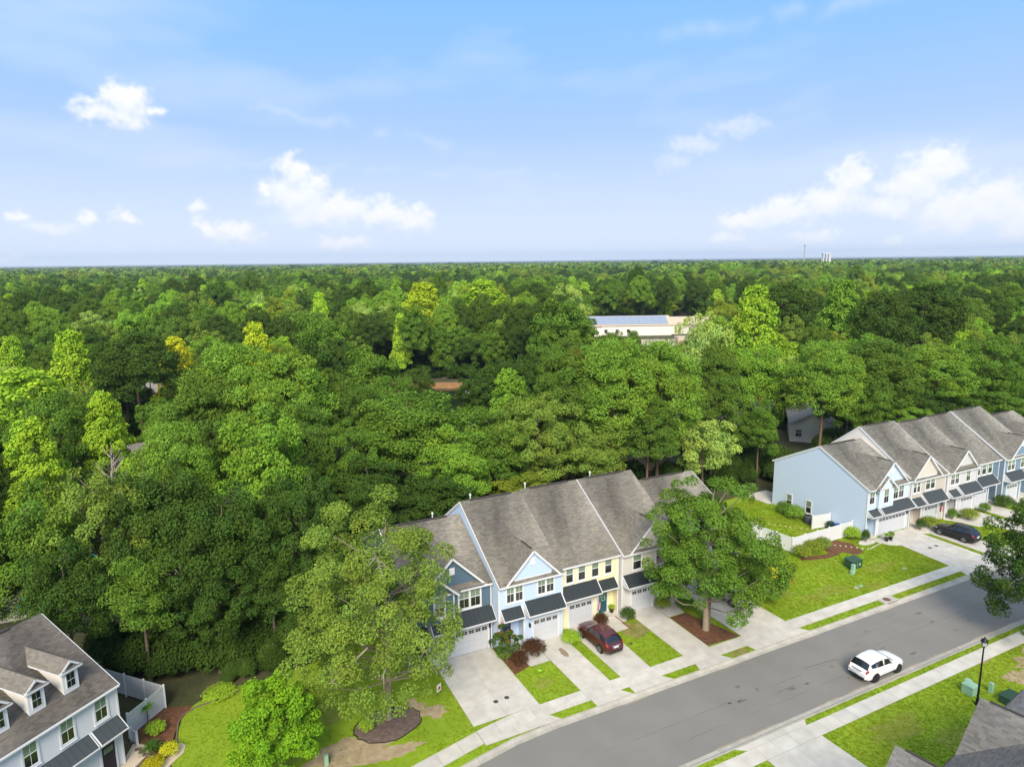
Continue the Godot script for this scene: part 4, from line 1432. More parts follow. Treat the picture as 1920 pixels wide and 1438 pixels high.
	paved("front_walk", "concrete walk to the teal door of the light grey townhouse", Vector2(39.45, -49.0), Vector2(41.9, -49.0), Vector2(41.2, -46.35), Vector2(39.42, -46.35), 2, 2)
	paved("front_walk", "concrete landing at the turquoise door of the pale blue end townhouse", Vector2(71.8, -49.2), Vector2(73.9, -49.2), Vector2(73.9, -47.2), Vector2(72.6, -47.2), 2, 2)
	paved("front_walk", "concrete walk beside the boxy hedge of the cool grey townhouse", Vector2(86.3, -48.6), Vector2(89.38, -48.6), Vector2(89.38, -45.6), Vector2(87.4, -45.6), 2, 2)
	paved("patio", "tan concrete patio behind the pale blue end townhouse", Vector2(70.6, -68.0), Vector2(75, -68.0), Vector2(75, -63.7), Vector2(70.9, -63.7), 2, 2)
	# planting beds
	flat("mulch_bed", "red brown mulch bed round the trunk of the leaning tree", pts([39.44, -46.2, 41.3, -46.25, 42.85, -40.85, 39.25, -41.0]), -0.1, 0.035, "bark_mulch")
	flat("mulch_bed", "round grey brown mulch bed under the big ragged tree", ragged(11.6, -43.9, 2.35, 1.75, 3, 0.06), -0.1, 0.05, "grey_mulch")
	flat("mulch_bed", "brown mulch bed with the round brown bushes by the dark blue townhouse", pts([22.6, -49.4, 23.5, -49.2, 24.1, -46.6, 24.1, -45.5, 22.5, -45.0]), -0.1, 0.03, "bark_mulch")
	flat("mulch_bed", "bare brown mulch bed inside the white fence corner", pts([65.2, -50.6, 68.3, -51.2, 69.2, -49.6, 68.3, -47.4, 66.9, -47.3, 66.1, -48.7, 64.6, -49.2]), -0.1, 0.03, "bark_mulch")
	flat("mulch_bed", "thin curved mulch strip below the three bushes at the white fence", pts([60.2, -49.2, 61.5, -48.7, 63.2, -48.2, 64.8, -48.2, 66.3, -48.6, 65.8, -49.2, 64.0, -49.0, 62.4, -49.3, 61.0, -49.9]), -0.1, 0.026, "bark_mulch")
	for q in [[35.2, -48.6, 1.1, 1.0, 4, "by the dark bush of the light grey townhouse"], [71.0, -49.0, 1.2, 0.6, 5, "by the door of the pale blue end townhouse"], [73.7, -47.6, 0.9, 0.9, 6, "under the two black pots"], [80.0, -48.4, 1.2, 1.1, 8, "by the upright bush of the cream townhouse"], [87.0, -49.0, 1.1, 0.6, 9, "by the upright bush of the cool grey townhouse"]]:
		flat("stone_bed", "bed of white stones " + q[5], ragged(q[0], q[1], q[2], q[3], q[4], 0.1, 24), -0.1, 0.038, "white_stones")
	# garden at the end of the dormered house
	flat("mulch_bed", "brown planting bed along the white fence of the dormered house", pts([-5.0, -51.4, -2.9, -53.5, -1.0, -52.9, -2.0, -51.2, -2.4, -49.4, -3.6, -47.6, -4.8, -48.4, -5.0, -50.2]), -0.1, 0.03, "bark_mulch")
	flat("garden_path", "curved tan stone path beside the sago palm", pts([-2.7, -46.6, -1.75, -47.6, -1.6, -48.3, -1.95, -48.8, -2.3, -48.2, -3.0, -47.2, -3.6, -46.4]), -0.1, 0.045, "pool_deck")
	flat("garden_path", "tan paved landing with dark squares at the dormered house", pts([-4.9, -50.2, -3.9, -49.6, -3.9, -48.6, -4.7, -47.6, -5.6, -48.0]), -0.1, 0.04, "pool_deck")
	for k in 4:
		b = MB.new()
		var e := Vector3(-4.75 + 0.25 * k, 0, -49.6 + 0.42 * k)
		b.slab(pts([e.x, e.z, e.x + 0.45, e.z + 0.1, e.x + 0.4, e.z + 0.42, e.x - 0.05, e.z + 0.35]), 0.0, 0.055)
		structure(b, "paving_stone", M.grey_mulch, "dark square stone set in the tan landing at the dormered house")

var lawns: Array[PackedVector2Array] = []

func in_any(p: Vector2, polys: Array[PackedVector2Array], boxes: Array) -> bool:
	for i in polys.size():
		if boxes[i].has_point(p) and Geometry2D.is_point_in_polygon(p, polys[i]):
			return true
	return false

func grass() -> void:
	# short tufts over the lawns near enough to show their texture
	rng.seed = 31
	var b := MB.new()
	for k in 9:
		var a := rng.randf() * TAU
		var r := rng.randf_range(0.0, 0.07)
		var p := Vector3(cos(a) * r, 0, sin(a) * r)
		var lean := Vector3(rng.randf_range(-0.05, 0.05), rng.randf_range(0.02, 0.035), rng.randf_range(-0.05, 0.05))
		var side := Vector3(cos(a + 1.3), 0, sin(a + 1.3)) * 0.014
		var nn := (Vector3.UP + lean * 6.0).normalized()
		var s := b.v.size()
		for q in [p - side, p + side, p + lean]:
			b.v.append(q); b.n.append(nn); b.c.append(Color.WHITE); b.uv.append(Vector2.ZERO)
		if (b.v[s + 2] - b.v[s]).cross(b.v[s + 1] - b.v[s]).dot(nn) > 0:
			b.ix.append_array(PackedInt32Array([s, s + 1, s + 2]))
		else:
			b.ix.append_array(PackedInt32Array([s, s + 2, s + 1]))
	var mesh := b.mesh()
	var boxes := []
	for p in solid_areas:
		boxes.append(extent(p))
	var f := FastNoiseLite.new()
	f.seed = 8
	f.frequency = 0.16
	f.fractal_octaves = 4
	for li in 2:
		var where := []
		var tint := []
		var bx := extent(lawns[li])
		var cells: Array = [[Rect2(-4, -66, 98, 28), 90000], [Rect2(24, -30.4, 44, 14), 34000]][li]
		for k in cells[1]:
			var p := Vector2(rng.randf_range(cells[0].position.x, cells[0].end.x), rng.randf_range(cells[0].position.y, cells[0].end.y))
			if not Geometry2D.is_point_in_polygon(p, lawns[li]) or in_any(p, solid_areas, boxes):
				continue
			if p.y < -49.6 and p.x > 14.8 and p.x < 50.6: continue
			if p.y < -49.6 and p.x > 71.4: continue
			var n := f.get_noise_2d(p.x, p.y)
			var bare := p.x < 15.5 and p.y > -46.5 and p.x > 4.0
			if bare and n > -0.05 and rng.randf() < 0.75: continue
			var sc := rng.randf_range(0.8, 1.6) * (1.0 + (p.x / 60.0 if li == 0 else 0.3))
			where.append(Transform3D(Basis(Vector3.UP, rng.randf() * TAU).scaled(Vector3(sc, rng.randf_range(0.7, 1.2), sc)), Vector3(p.x, 0.0, p.y)))
			var dry := clampf(0.3 + n * 2.2 + (0.35 if bare else 0.0), 0, 1)
			var c := Color(0.185, 0.285, 0.009).lerp(Color(0.24, 0.29, 0.018), dry)
			c = c * rng.randf_range(0.94, 1.06)
			tint.append(c)
		var mm := MultiMesh.new()
		mm.transform_format = MultiMesh.TRANSFORM_3D
		mm.use_colors = true
		mm.mesh = mesh
		mm.instance_count = where.size()
		for i in where.size():
			mm.set_instance_transform(i, where[i])
			mm.set_instance_color(i, tint[i])
		var o := MultiMeshInstance3D.new()
		o.multimesh = mm
		o.material_override = M.grass_blade
		o.name = numbered("grass")
		add_child(o)
		tag(o, "short bright green grass of the lawn on the %s side of the street" % ["townhouse", "lamp post"][li], "grass", "", "stuff")


# ---------------------------------------------------------------- the houses
func base_spec(at: Vector3, w: float, wall: String, roof: Color, metal: String, cell := 0.33, step := 0.145) -> Dictionary:
	return {"at": at, "w": w, "wall": M["wall_" + wall], "roof_tone": roof, "metal": M[metal], "cell": cell, "step": step, "d": 14.0, "eave": 6.2}

func far_side_rows() -> void:
	rng.seed = 21
	var brown := Color(0.186, 0.17, 0.143)
	var grey := Color(0.182, 0.172, 0.15)
	var S := base_spec(Vector3(15.0, 0, -49.6), 7.62, "navy", brown, "seam_metal")
	S.door_mat = M.door_dark
	S.rakes = [true, false]
	S.group = "townhouses in two attached rows"
	S.vents = [5.2]
	end_unit("townhouse", "dark blue end townhouse with double garage behind the big ragged tree", S)
	S = base_spec(Vector3(22.7, 0, -48.4), 6.32, "light_blue", brown, "seam_metal")
	S.rakes = [true, false]
	S.merge({"ridge_y": 10.95, "ridge_z": -8.1, "d": 15.2, "porch": [0.06, 2.45, 1.1], "door": [0.75, -1.1, M.door_blue], "gables": [[3.3, 2.42, 6.28, 8.72, 0.0, 2, true]],
		"windows": [[0.78, 4.4, 1.55, 1.6, 2], [3.8, 4.5, 1.6, 1.5, 2]], "garage": [3.35, 2.44, 4, 0.0], "awnings": [[0.22, 2.1, 3.9, 3.2, 0.78], [2.48, 6.1, 4.15, 3.22, 1.0]],
		"lamps": [[2.95, 1.75]], "downspouts": [6.2], "vents": [1.3], "group": "townhouses in two attached rows"}, true)
	townhouse("townhouse", "light blue townhouse with a white vent in its front gable", S)
	S = base_spec(Vector3(29.1, 0, -49.15), 6.45, "yellow", brown, "seam_metal")
	S.rakes = [false, false]
	S.merge({"ridge_y": 11.0, "ridge_z": -7.6, "porch": [4.1, 6.35, 0.75], "door": [4.75, -0.75, M.door_teal], "windows": [[0.7, 4.4, 0.75, 1.62, 1], [2.0, 4.4, 0.75, 1.62, 1], [3.45, 4.4, 0.75, 1.62, 1], [4.9, 4.4, 0.75, 1.62, 1]],
		"garage": [1.05, 2.44, 4, 0.0], "awnings": [[0.1, 3.95, 4.1, 3.18, 1.0], [4.15, 5.95, 3.85, 3.15, 0.75]], "vents": [0.9], "grid": false, "gables": [], "group": "townhouses in two attached rows"}, true)
	townhouse("townhouse", "pale yellow townhouse with four upper windows and a teal door", S)
	S = base_spec(Vector3(35.65, 0, -48.75), 6.7, "light_grey", brown, "seam_metal")
	S.rakes = [true, false]
	S.merge({"ridge_y": 11.05, "ridge_z": -7.9, "d": 14.6, "porch": [4.2, 6.6, 0.85], "door": [5.2, -0.85, M.door_teal], "gables": [[3.5, 2.5, 6.28, 8.75, 0.0, 0, true]],
		"windows": [[1.25, 4.3, 0.95, 1.7, 1], [3.95, 4.3, 1.75, 1.7, 2]], "garage": [1.15, 2.44, 4, 0.0], "awnings": [[0.1, 4.0, 3.95, 3.1, 1.0], [4.3, 6.4, 3.8, 3.1, 0.75]], "lamps": [[3.95, 2.0]], "vents": [1.9], "grid": false, "group": "townhouses in two attached rows"}, true)
	townhouse("townhouse", "light grey townhouse with single garage beside the mulch bed tree", S)
	S = base_spec(Vector3(42.45, 0, -49.6), 8.2, "pearl", brown, "seam_metal")
	S.door_mat = M.door_dark
	S.group = "townhouses in two attached rows"
	end_unit("townhouse", "end townhouse with pearl grey walls mostly hidden by the leaning tree", S, true)
	# second row, further along the street
	S = base_spec(Vector3(71.5, 0, -49.7), 7.7, "pale_blue", grey, "seam_metal_grey", 0.42, 0.19)
	S.door_mat = M.door_turquoise
	S.group = "townhouses in two attached rows"
	S.side_windows = [[11.6, 0.55, 0.8, 1.6], [8.5, 0.6, 0.8, 1.6]]
	end_unit("townhouse", "pale blue end townhouse with a long side wall and turquoise door", S)
	S = base_spec(Vector3(79.3, 0, -49.5), 6.8, "taupe", grey, "seam_metal_grey", 0.42, 0.19)
	S.merge({"ridge_y": 11.25, "ridge_z": -7.6, "side": M.wall_offwhite, "porch": [0.06, 2.3, 0.9], "door": [0.7, -0.9, M.door_dark], "gables": [[2.75, 2.6, 6.3, 8.95, 0.0, 2, false]], "gable_wall": M.wall_cream,
		"windows": [[0.35, 4.45, 1.3, 1.6, 2], [2.75, 4.5, 1.8, 1.6, 2]], "garage": [2.9, 2.6, 4, 0.0], "awnings": [[0.1, 1.9, 3.75, 3.0, 0.9], [2.05, 6.1, 4.15, 3.05, 1.05]], "grid": false, "group": "townhouses in two attached rows"}, true)
	townhouse("townhouse", "cream and taupe townhouse behind the parked black car", S)
	S = base_spec(Vector3(86.2, 0, -49.3), 6.4, "cool_grey", grey, "seam_metal_grey", 0.42, 0.19)
	S.rakes = [true, false]
	S.merge({"ridge_y": 10.95, "ridge_z": -7.6, "porch": [0.06, 2.3, 1.0], "door": [0.6, -1.0, M.door_dark], "gables": [[3.35, 2.4, 6.28, 8.65, 0.0, 1, false]], "windows": [[0.65, 4.4, 1.7, 1.5, 2], [3.9, 4.4, 0.85, 1.5, 1]],
		"garage": [3.2, 2.44, 4, 0.0], "awnings": [[0.2, 2.0, 3.7, 3.0, 0.8], [2.2, 6.3, 4.1, 3.1, 1.0]], "downspouts": [6.2], "group": "townhouses in two attached rows"}, true)
	townhouse("townhouse", "cool grey townhouse with shingled skirt under its front gable", S)
	S = base_spec(Vector3(92.7, 0, -49.9), 5.9, "slate", grey, "seam_metal_grey", 0.42, 0.19)
	S.rakes = [false, false]
	S.merge({"ridge_y": 11.0, "ridge_z": -7.2, "porch": [3.9, 5.8, 1.0], "door": [4.4, -1.0, M.door_dark], "windows": [[0.6, 4.4, 0.9, 1.6, 1], [1.95, 4.4, 0.9, 1.6, 1], [3.3, 4.4, 0.9, 1.6, 1]],
		"garage": [0.9, 2.44, 4, 0.0], "awnings": [[0.1, 4.6, 4.1, 3.15, 1.0]], "grid": false, "gables": [], "group": "townhouses in two attached rows"}, true)
	townhouse("townhouse", "slate blue townhouse with three upper windows side by side", S)
	S = base_spec(Vector3(98.7, 0, -49.3), 6.9, "steel", grey, "seam_metal_grey", 0.42, 0.19)
	S.merge({"ridge_y": 11.2, "ridge_z": -7.7, "porch": [4.3, 6.8, 1.0], "door": [5.2, -1.0, M.door_dark], "gables": [[3.9, 2.6, 6.28, 8.8, 0.0, 0, true]], "windows": [[0.8, 4.4, 1.6, 1.6, 2], [3.9, 4.4, 1.6, 1.6, 2]],
		"garage": [1.1, 2.44, 4, 0.0], "awnings": [[0.1, 4.2, 4.1, 3.15, 1.0]], "group": "townhouses in two attached rows"}, true)
	townhouse("townhouse", "steel blue townhouse with a white edged gable at the far right", S)
	S = base_spec(Vector3(105.7, 0, -49.6), 8.0, "light_grey", grey, "seam_metal_grey", 0.42, 0.19)
	S.door_mat = M.door_dark
	S.group = "townhouses in two attached rows"
	end_unit("townhouse", "farthest end townhouse with a low grey roof beside the steel blue one", S, true)

func dormered_house() -> void:
	rng.seed = 61
	var L := 13.0
	var yaw := deg_to_rad(41.2)
	var at := Vector3(-5.3 - 0.752 * L, 0, -48.35 + 0.659 * L)
	var S := base_spec(at, L, "pearl", Color(0.15, 0.134, 0.118), "seam_metal_grey", 0.3, 0.14)
	S.merge({"yaw": yaw, "ridge_y": 9.55, "ridge_z": -6.65, "d": 13.3, "windows": [], "door": [L - 1.55, 0.02, M.door_dark], "awnings": [[L - 1.98, L - 0.15, 3.7, 3.0, 0.85], [L - 6.6, L - 2.2, 3.7, 3.0, 0.85]]}, true)
	S.eave = 6.05
	for k in 5:
		S.windows.append([L - 1.62 - 2.23 * k, 4.12, 0.82, 1.6, 1])
	S.windows.append([L - 4.2, 1.0, 0.9, 1.5, 1])
	var r := townhouse("townhouse", "grey townhouse with three white dormers at the lower left corner", S)
	for k in 4:
		var cx := L - 2.25 - 2.13 * k
		var z := -0.9
		var b := MB.new()
		var m := (9.55 - 6.05) / 6.65
		# front face and cheeks
		b.box(Vector3(cx - 0.5, 6.5, z - 0.1), Vector3(cx + 0.5, 8.2, z))
		b.face(PackedVector3Array([Vector3(cx - 0.5, 8.2, z), Vector3(cx + 0.5, 8.2, z), Vector3(cx, 8.72, z)]), Vector3.BACK)
		var dm := made(b, "dormer", M.white_trim, r)
		for sg in [-1.0, 1.0]:
			b = MB.new()
			var yl := 6.05 + 0.06 - z * m
			var zb := -(8.2 - 6.11) / m
			var u := Vector3(0, 0, -sg)
			var q := PackedVector2Array([Vector2(0, yl), Vector2(0, 8.2), Vector2(z - zb, 8.2)])
			if sg < 0:
				for i in 3: q[i].x = -q[i].x
			courses(b, Vector3(cx + sg * 0.49, 0, z - 0.02), u, Vector3.UP, q, 0.15, 0.012)
			made(b, "cheek", M.wall_offwhite, dm)
			b = MB.new()
			var o := Vector3(cx + sg * 0.72, 8.12, z + 0.22)
			var w := Vector3(-sg * 0.72, 0.64, 0).normalized()
			var lo := 0.22 + z + (8.12 - 6.11) / m
			var hi := 0.22 + z + (8.76 - 6.11) / m
			var poly := PackedVector2Array([Vector2(0, 0), Vector2(lo, 0), Vector2(hi, 0.963), Vector2(0, 0.963)])
			var uu := Vector3(0, 0, -1)
			if sg > 0:
				uu = -uu
				for i in 4: poly[i].x = -poly[i].x
			courses(b, o, uu, w, poly, 0.14, 0.018, 0.3, 0.17, Color(0.19, 0.172, 0.148))
			made(b, "dormer_roof", M.shingle, dm)
			b = MB.new()
			b.bar(Vector3(cx + sg * 0.74, 8.05, z + 0.2), Vector3(cx + sg * 0.01, 8.68 - sg * 0.003, z + 0.2), 0.04, 0.12)
			b.bar(Vector3(cx + sg * 0.7, 8.06, z + 0.18), Vector3(cx + sg * 0.7, 8.06, z - lo + 0.3), 0.06, 0.1)
			made(b, "dormer_rake_board", M.white_trim, dm)
		b = MB.new()
		courses(b, Vector3(cx - 0.62, 8.2, z + 0.26), Vector3.RIGHT, Vector3(0, 0.16, -0.26).normalized(), PackedVector2Array([Vector2(0, 0), Vector2(1.24, 0), Vector2(1.05, 0.3), Vector2(0.19, 0.3)]), 0.14, 0.012, 0.3, 0.17, Color(0.12, 0.11, 0.1))
		made(b, "skirt_roof", M.shingle, dm)
		b = MB.new()
		b.box(Vector3(cx - 0.66, 8.05, z + 0.001), Vector3(cx + 0.66, 8.18, z + 0.25))
		made(b, "dormer_cornice", M.white_trim, dm)
		b = MB.new()
		b.box(Vector3(cx - 0.52, 6.44, z - 0.05), Vector3(cx + 0.52, 6.56, z + 0.07))
		made(b, "dormer_sill", M.white_trim, dm)
		b = MB.new()
		b.box(Vector3(cx - 0.3, 6.86, z), Vector3(cx + 0.3, 7.92, z + 0.03))
		var wf := made(b, "dormer_window", M.white_trim, r)
		for i in 2:
			for j in 2:
				b = MB.new()
				b.box(Vector3(cx - 0.255 + 0.265 * i, 6.92 + 0.49 * j, z + 0.03), Vector3(cx - 0.01 + 0.265 * i, 7.37 + 0.49 * j, z + 0.036))
				made(b, "pane", M.pane_dark, wf)

func near_house() -> void:
	rng.seed = 71
	var S := base_spec(Vector3(46.07, 0, -20.1), 24.0, "pearl", Color(0.165, 0.16, 0.152), "seam_metal_grey", 0.31, 0.14)
	S.merge({"plain_edge": true, "rakes": [false, false], "yaw": deg_to_rad(189.0), "ridge_y": 10.6, "ridge_z": -7.4, "d": 14.8, "gables": [[7.0, 2.55, 6.2, 8.4, 0.0, 0, true], [15.3, 2.6, 6.25, 8.8, 0.75, 0, true]],
		"windows": [[6.2, 4.3, 1.6, 1.6, 2], [14.5, 4.3, 1.6, 1.6, 2, 0.75], [1.5, 4.3, 1.6, 1.6, 2], [10.5, 4.3, 0.9, 1.6, 1]], "bays": [[12.7, 17.9, 0.0, 6.25, 0.75]], "garage": [8.6, 2.44, 4, 0.0], "door": [11.8, 0.02, M.door_dark],
		"awnings": [[8.1, 12.6, 4.1, 3.2, 1.0]]}, true)
	S.eave = 6.2
	townhouse("townhouse", "near townhouse at the lower right corner seen as grey shingled roofs", S)

func simple_house(called: String, label: String, at: Vector3, yaw: float, w: float, d: float, eave: float, ridge: float, wall: String, roof: Color, wins: Array, chimney := false, along := false) -> Node3D:
	# a plain gabled house; front (+z) is a long wall, or a gable end when along is set
	var r := thing(called, label, "house", at, yaw)
	var b := MB.new()
	var wm: Material = M["wall_" + wall]
	var oh := 0.35
	if along:
		courses(b, Vector3(-w / 2, 0, d / 2), Vector3.RIGHT, Vector3.UP, PackedVector2Array([Vector2(0, 0), Vector2(w, 0), Vector2(w, eave), Vector2(w / 2, ridge), Vector2(0, eave)]), 0.2, 0.014)
		b.quad(Vector3(-w / 2, 0, d / 2), Vector3(-w / 2, 0, -d / 2), Vector3(-w / 2, eave, -d / 2), Vector3(-w / 2, eave, d / 2), Vector3.LEFT)
		b.quad(Vector3(w / 2, 0, d / 2), Vector3(w / 2, 0, -d / 2), Vector3(w / 2, eave, -d / 2), Vector3(w / 2, eave, d / 2), Vector3.RIGHT)
		b.face(PackedVector3Array([Vector3(-w / 2, 0, -d / 2), Vector3(w / 2, 0, -d / 2), Vector3(w / 2, eave, -d / 2), Vector3(0, ridge, -d / 2), Vector3(-w / 2, eave, -d / 2)]), Vector3.FORWARD)
	else:
		courses(b, Vector3(-w / 2, 0, d / 2), Vector3.RIGHT, Vector3.UP, rect(0, 0, w, eave), 0.2, 0.014)
		b.quad(Vector3(-w / 2, 0, -d / 2), Vector3(w / 2, 0, -d / 2), Vector3(w / 2, eave, -d / 2), Vector3(-w / 2, eave, -d / 2), Vector3.FORWARD)
		for sg in [-1.0, 1.0]:
			b.face(PackedVector3Array([Vector3(sg * w / 2, 0, d / 2), Vector3(sg * w / 2, eave, d / 2), Vector3(sg * w / 2, ridge, 0), Vector3(sg * w / 2, eave, -d / 2), Vector3(sg * w / 2, 0, -d / 2)]), Vector3(sg, 0, 0))
	made(b, "wall", wm, r)
	b = MB.new()
	var half := (w if along else d) / 2
	var long := (d if along else w) + 2 * oh
	var m := (ridge - eave) / half
	var Ls := sqrt(1 + m * m) * (half + oh)
	for sg in [-1.0, 1.0]:
		if along:
			courses(b, Vector3(sg * (half + oh), eave - oh * m + 0.08, sg * -long / 2 * -1.0), Vector3(0, 0, -sg), Vector3(-sg, m, 0).normalized(), rect(0, 0, long, Ls), 0.3, 0.02, 0.6, 0.13, roof)
		else:
			courses(b, Vector3(-sg * long / 2, eave - oh * m + 0.08, sg * (half + oh)), Vector3(sg, 0, 0), Vector3(0, m, -sg).normalized(), rect(0, 0, long, Ls), 0.3, 0.02, 0.6, 0.13, roof)
	var rf := made(b, "roof", M.shingle, r)
	for sg in [-1.0, 1.0]:
		for e in [-1.0, 1.0]:
			b = MB.new()
			if along:
				b.bar(Vector3(sg * (half + oh), eave - oh * m - 0.02, e * (long / 2 + 0.02)), Vector3(sg * 0.02, ridge + 0.0, e * (long / 2 + 0.02)), 0.05, 0.22)
			else:
				b.bar(Vector3(e * (long / 2 + 0.02), eave - oh * m - 0.02, sg * (half + oh)), Vector3(e * (long / 2 + 0.02), ridge + 0.0, sg * 0.02), 0.05, 0.22)
			made(b, "rake_board", M.white_trim, r)
	for q in wins:
		window(r, q[0], q[1], q[2], q[3], q[4], d / 2, true)
	if chimney:
		b = MB.new()
		b.box(Vector3(w * 0.28, eave - 0.5, -0.5), Vector3(w * 0.28 + 0.9, ridge + 1.1, 0.4))
		made(b, "chimney", wm, r)
		b = MB.new()
		b.lathe(Vector3(w * 0.28 + 0.45, ridge + 1.1, -0.05), [Vector2(0.5, 0), Vector2(0.5, 0.12), Vector2(0.2, 0.2), Vector2(0.2, 0.5), Vector2(0.3, 0.55), Vector2(0.05, 0.7)], 10)
		made(b, "chimney_cap", M.vinyl_white, r)
	return r

func far_buildings() -> void:
	rng.seed = 81
	simple_house("house", "small white gabled house in the trees left of the long blue wall", Vector3(106.5, 0, -87.0), deg_to_rad(-46), 7.5, 12.0, 3.6, 5.6, "offwhite", Color(0.19, 0.195, 0.2), [[-2.8, 1.0, 1.0, 1.3, 1], [1.2, 1.0, 1.6, 1.3, 2]], false, true)
	simple_house("house", "beige house with dark grey roof and white chimney cap behind the first row", Vector3(71.0, 0, -88.0), deg_to_rad(-6), 12.0, 10.0, 5.4, 9.4, "beige", Color(0.115, 0.115, 0.12), [[-5.2, 2.4, 0.9, 1.9, 1], [-3.8, 2.4, 0.9, 1.9, 1], [2.0, 2.4, 1.8, 1.6, 2]], true)
	simple_house("house", "low beige house with grey brown roof in the trees at the left", Vector3(-9.5, 0, -114.0), deg_to_rad(20), 17.0, 9.0, 3.2, 6.4, "beige", Color(0.2, 0.178, 0.16), [[-6.5, 1.0, 1.2, 1.3, 2], [3.5, 1.0, 1.2, 1.3, 2]])
	simple_house("house", "small cream house end under a grey roof beside the low beige house", Vector3(-6.5, 0, -104.0), deg_to_rad(-50), 6.0, 8.0, 3.4, 5.6, "offwhite", Color(0.22, 0.2, 0.185), [[-0.7, 1.2, 1.2, 1.2, 2]], false, true)
	simple_house("house", "house with a flat looking grey roof under the bright yellow tree", Vector3(-6.5, 0, -205.0), deg_to_rad(15), 20.0, 10.0, 4.0, 6.5, "light_grey", Color(0.25, 0.26, 0.28), [[-6.0, 1.0, 1.2, 1.3, 2]])
	simple_house("house", "grey roofed house between the olive trees behind the first row", Vector3(42.0, 0, -98.0), deg_to_rad(10), 14.0, 10.0, 3.2, 5.8, "offwhite", Color(0.2, 0.205, 0.21), [[-5.0, 1.0, 1.2, 1.3, 2]])
	simple_house("house", "pale house glimpsed under the dark trees beyond the swimming pool", Vector3(10.0, 0, -97.0), deg_to_rad(30), 13.0, 9.0, 3.2, 5.6, "offwhite", Color(0.2, 0.19, 0.18), [[-4.0, 1.0, 1.2, 1.3, 2]])
	# the tan hall with solar panels
	var hall := [["long tan hall with solar panels on its roof beyond the trees", Vector3(184, 0, -252), 38.0, 14.0, 4.6, 8.2], ["tan hall wing left of the solar roof", Vector3(160.5, 0, -262), 26.0, 13.0, 4.2, 7.0], ["tan hall wing right of the solar roof", Vector3(214, 0, -243), 22.0, 14.0, 4.2, 7.2]]
	for i in 3:
		var q: Array = hall[i]
		var yaw := deg_to_rad(-24.0)
		var r := thing("hall", q[0], "building", q[1], yaw)
		var w: float = q[2]
		var d: float = q[3]
		var b := MB.new()
		b.box(Vector3(-w / 2, 0, -d / 2), Vector3(w / 2, q[4], d / 2))
		for sg in [-1.0, 1.0]:
			b.face(PackedVector3Array([Vector3(sg * w / 2, q[4], -d / 2), Vector3(sg * w / 2, q[4], d / 2), Vector3(sg * w / 2, q[5], 0)]), Vector3(sg, 0, 0))
		made(b, "wall", M.wall_offwhite, r)
		b = MB.new()
		for sg in [-1.0, 1.0]:
			b.face(PackedVector3Array([Vector3(-w / 2 - 0.5, q[4] - 0.1, sg * (d / 2 + 0.5)), Vector3(w / 2 + 0.5, q[4] - 0.1, sg * (d / 2 + 0.5)), Vector3(w / 2 + 0.5, q[5] + 0.1, 0), Vector3(-w / 2 - 0.5, q[5] + 0.1, 0)]), Vector3(0, 1, sg * 0.5))
		made(b, "roof", M.tan_roof, r)
		for k in 4:
			b = MB.new()
			b.box(Vector3(-w / 2 + 3.0 + k * 5.0, 1.4, d / 2), Vector3(-w / 2 + 4.4 + k * 5.0, 2.9, d / 2 + 0.05))
			made(b, "window", M.pane_dark, r)
		if i == 0:
			var sl := Vector3(0, q[5] - q[4], -d / 2).normalized()
			var nn := Vector3(0, d / 2, q[5] - q[4]).normalized()
			for k in 11:
				for j in 3:
					b = MB.new()
					var o := Vector3(-w / 2 + 1.6 + k * 3.2, q[4] + 0.12, d / 2 + 0.1) + sl * (0.6 + j * 2.3) + nn * 0.14
					b.quad(o, o + Vector3(3.1, 0, 0), o + Vector3(3.1, 0, 0) + sl * 2.2, o + sl * 2.2, nn)
					b.quad(o - nn * 0.05, o - nn * 0.05 + Vector3(3.1, 0, 0), o + Vector3(3.1, 0, 0), o, Vector3.BACK)
					made(b, "solar_panel", M.solar_cell, r)
	var g := thing("canopy_shelter", "small tan roofed shelter in front of the solar roofed hall", "building", Vector3(171.5, 0, -196), deg_to_rad(-24))
	var b2 := MB.new()
	b2.box(Vector3(-4.5, 3.6, -2.6), Vector3(4.5, 4.9, 2.6))
	made(b2, "roof", M.tan_roof, g)
	for x in [-4.2, 4.2]:
		b2 = MB.new()
		b2.box(Vector3(x - 0.25, 0, 2.0), Vector3(x + 0.25, 3.6, 2.5))
		made(b2, "post", M.tan_stone, g)
	b2 = MB.new()
	b2.box(Vector3(-4.3, 0, -2.4), Vector3(1.5, 3.55, -2.0))
	made(b2, "wall", M.wall_offwhite, g)
	flat("car_park", "pale pinkish paved yard in front of the tan halls", pts([120, -150, 152, -172, 196, -190, 214, -214, 150, -246, 128, -214, 112, -168]), -0.2, -0.1, "pool_deck", false)
	flat("back_road", "pale back street glimpsed between the trees behind the townhouses", pts([-30, -104, 15, -119.5, 34, -114, 60, -104, 92, -96, 130, -112, 127, -118, 92, -102, 62, -110, 36, -120, 15, -125.5, -32, -110]), -0.2, -0.1, "concrete", false)
	flat("back_lawn", "sunlit patch of lawn glimpsed through the pines", pts([14, -127, 34, -121, 62, -111, 66, -120, 40, -131, 18, -137]), -0.2, -0.095, "turf", false)
	# pond with its clay bank
	flat("pond", "dark pond water seen between the trees", pts([41, -128, 52, -121, 66, -128, 76, -150, 72, -164, 52, -172, 40, -160]), -0.2, -0.09, "pond_water", false)
	var bank := MB.new()
	var prev := []
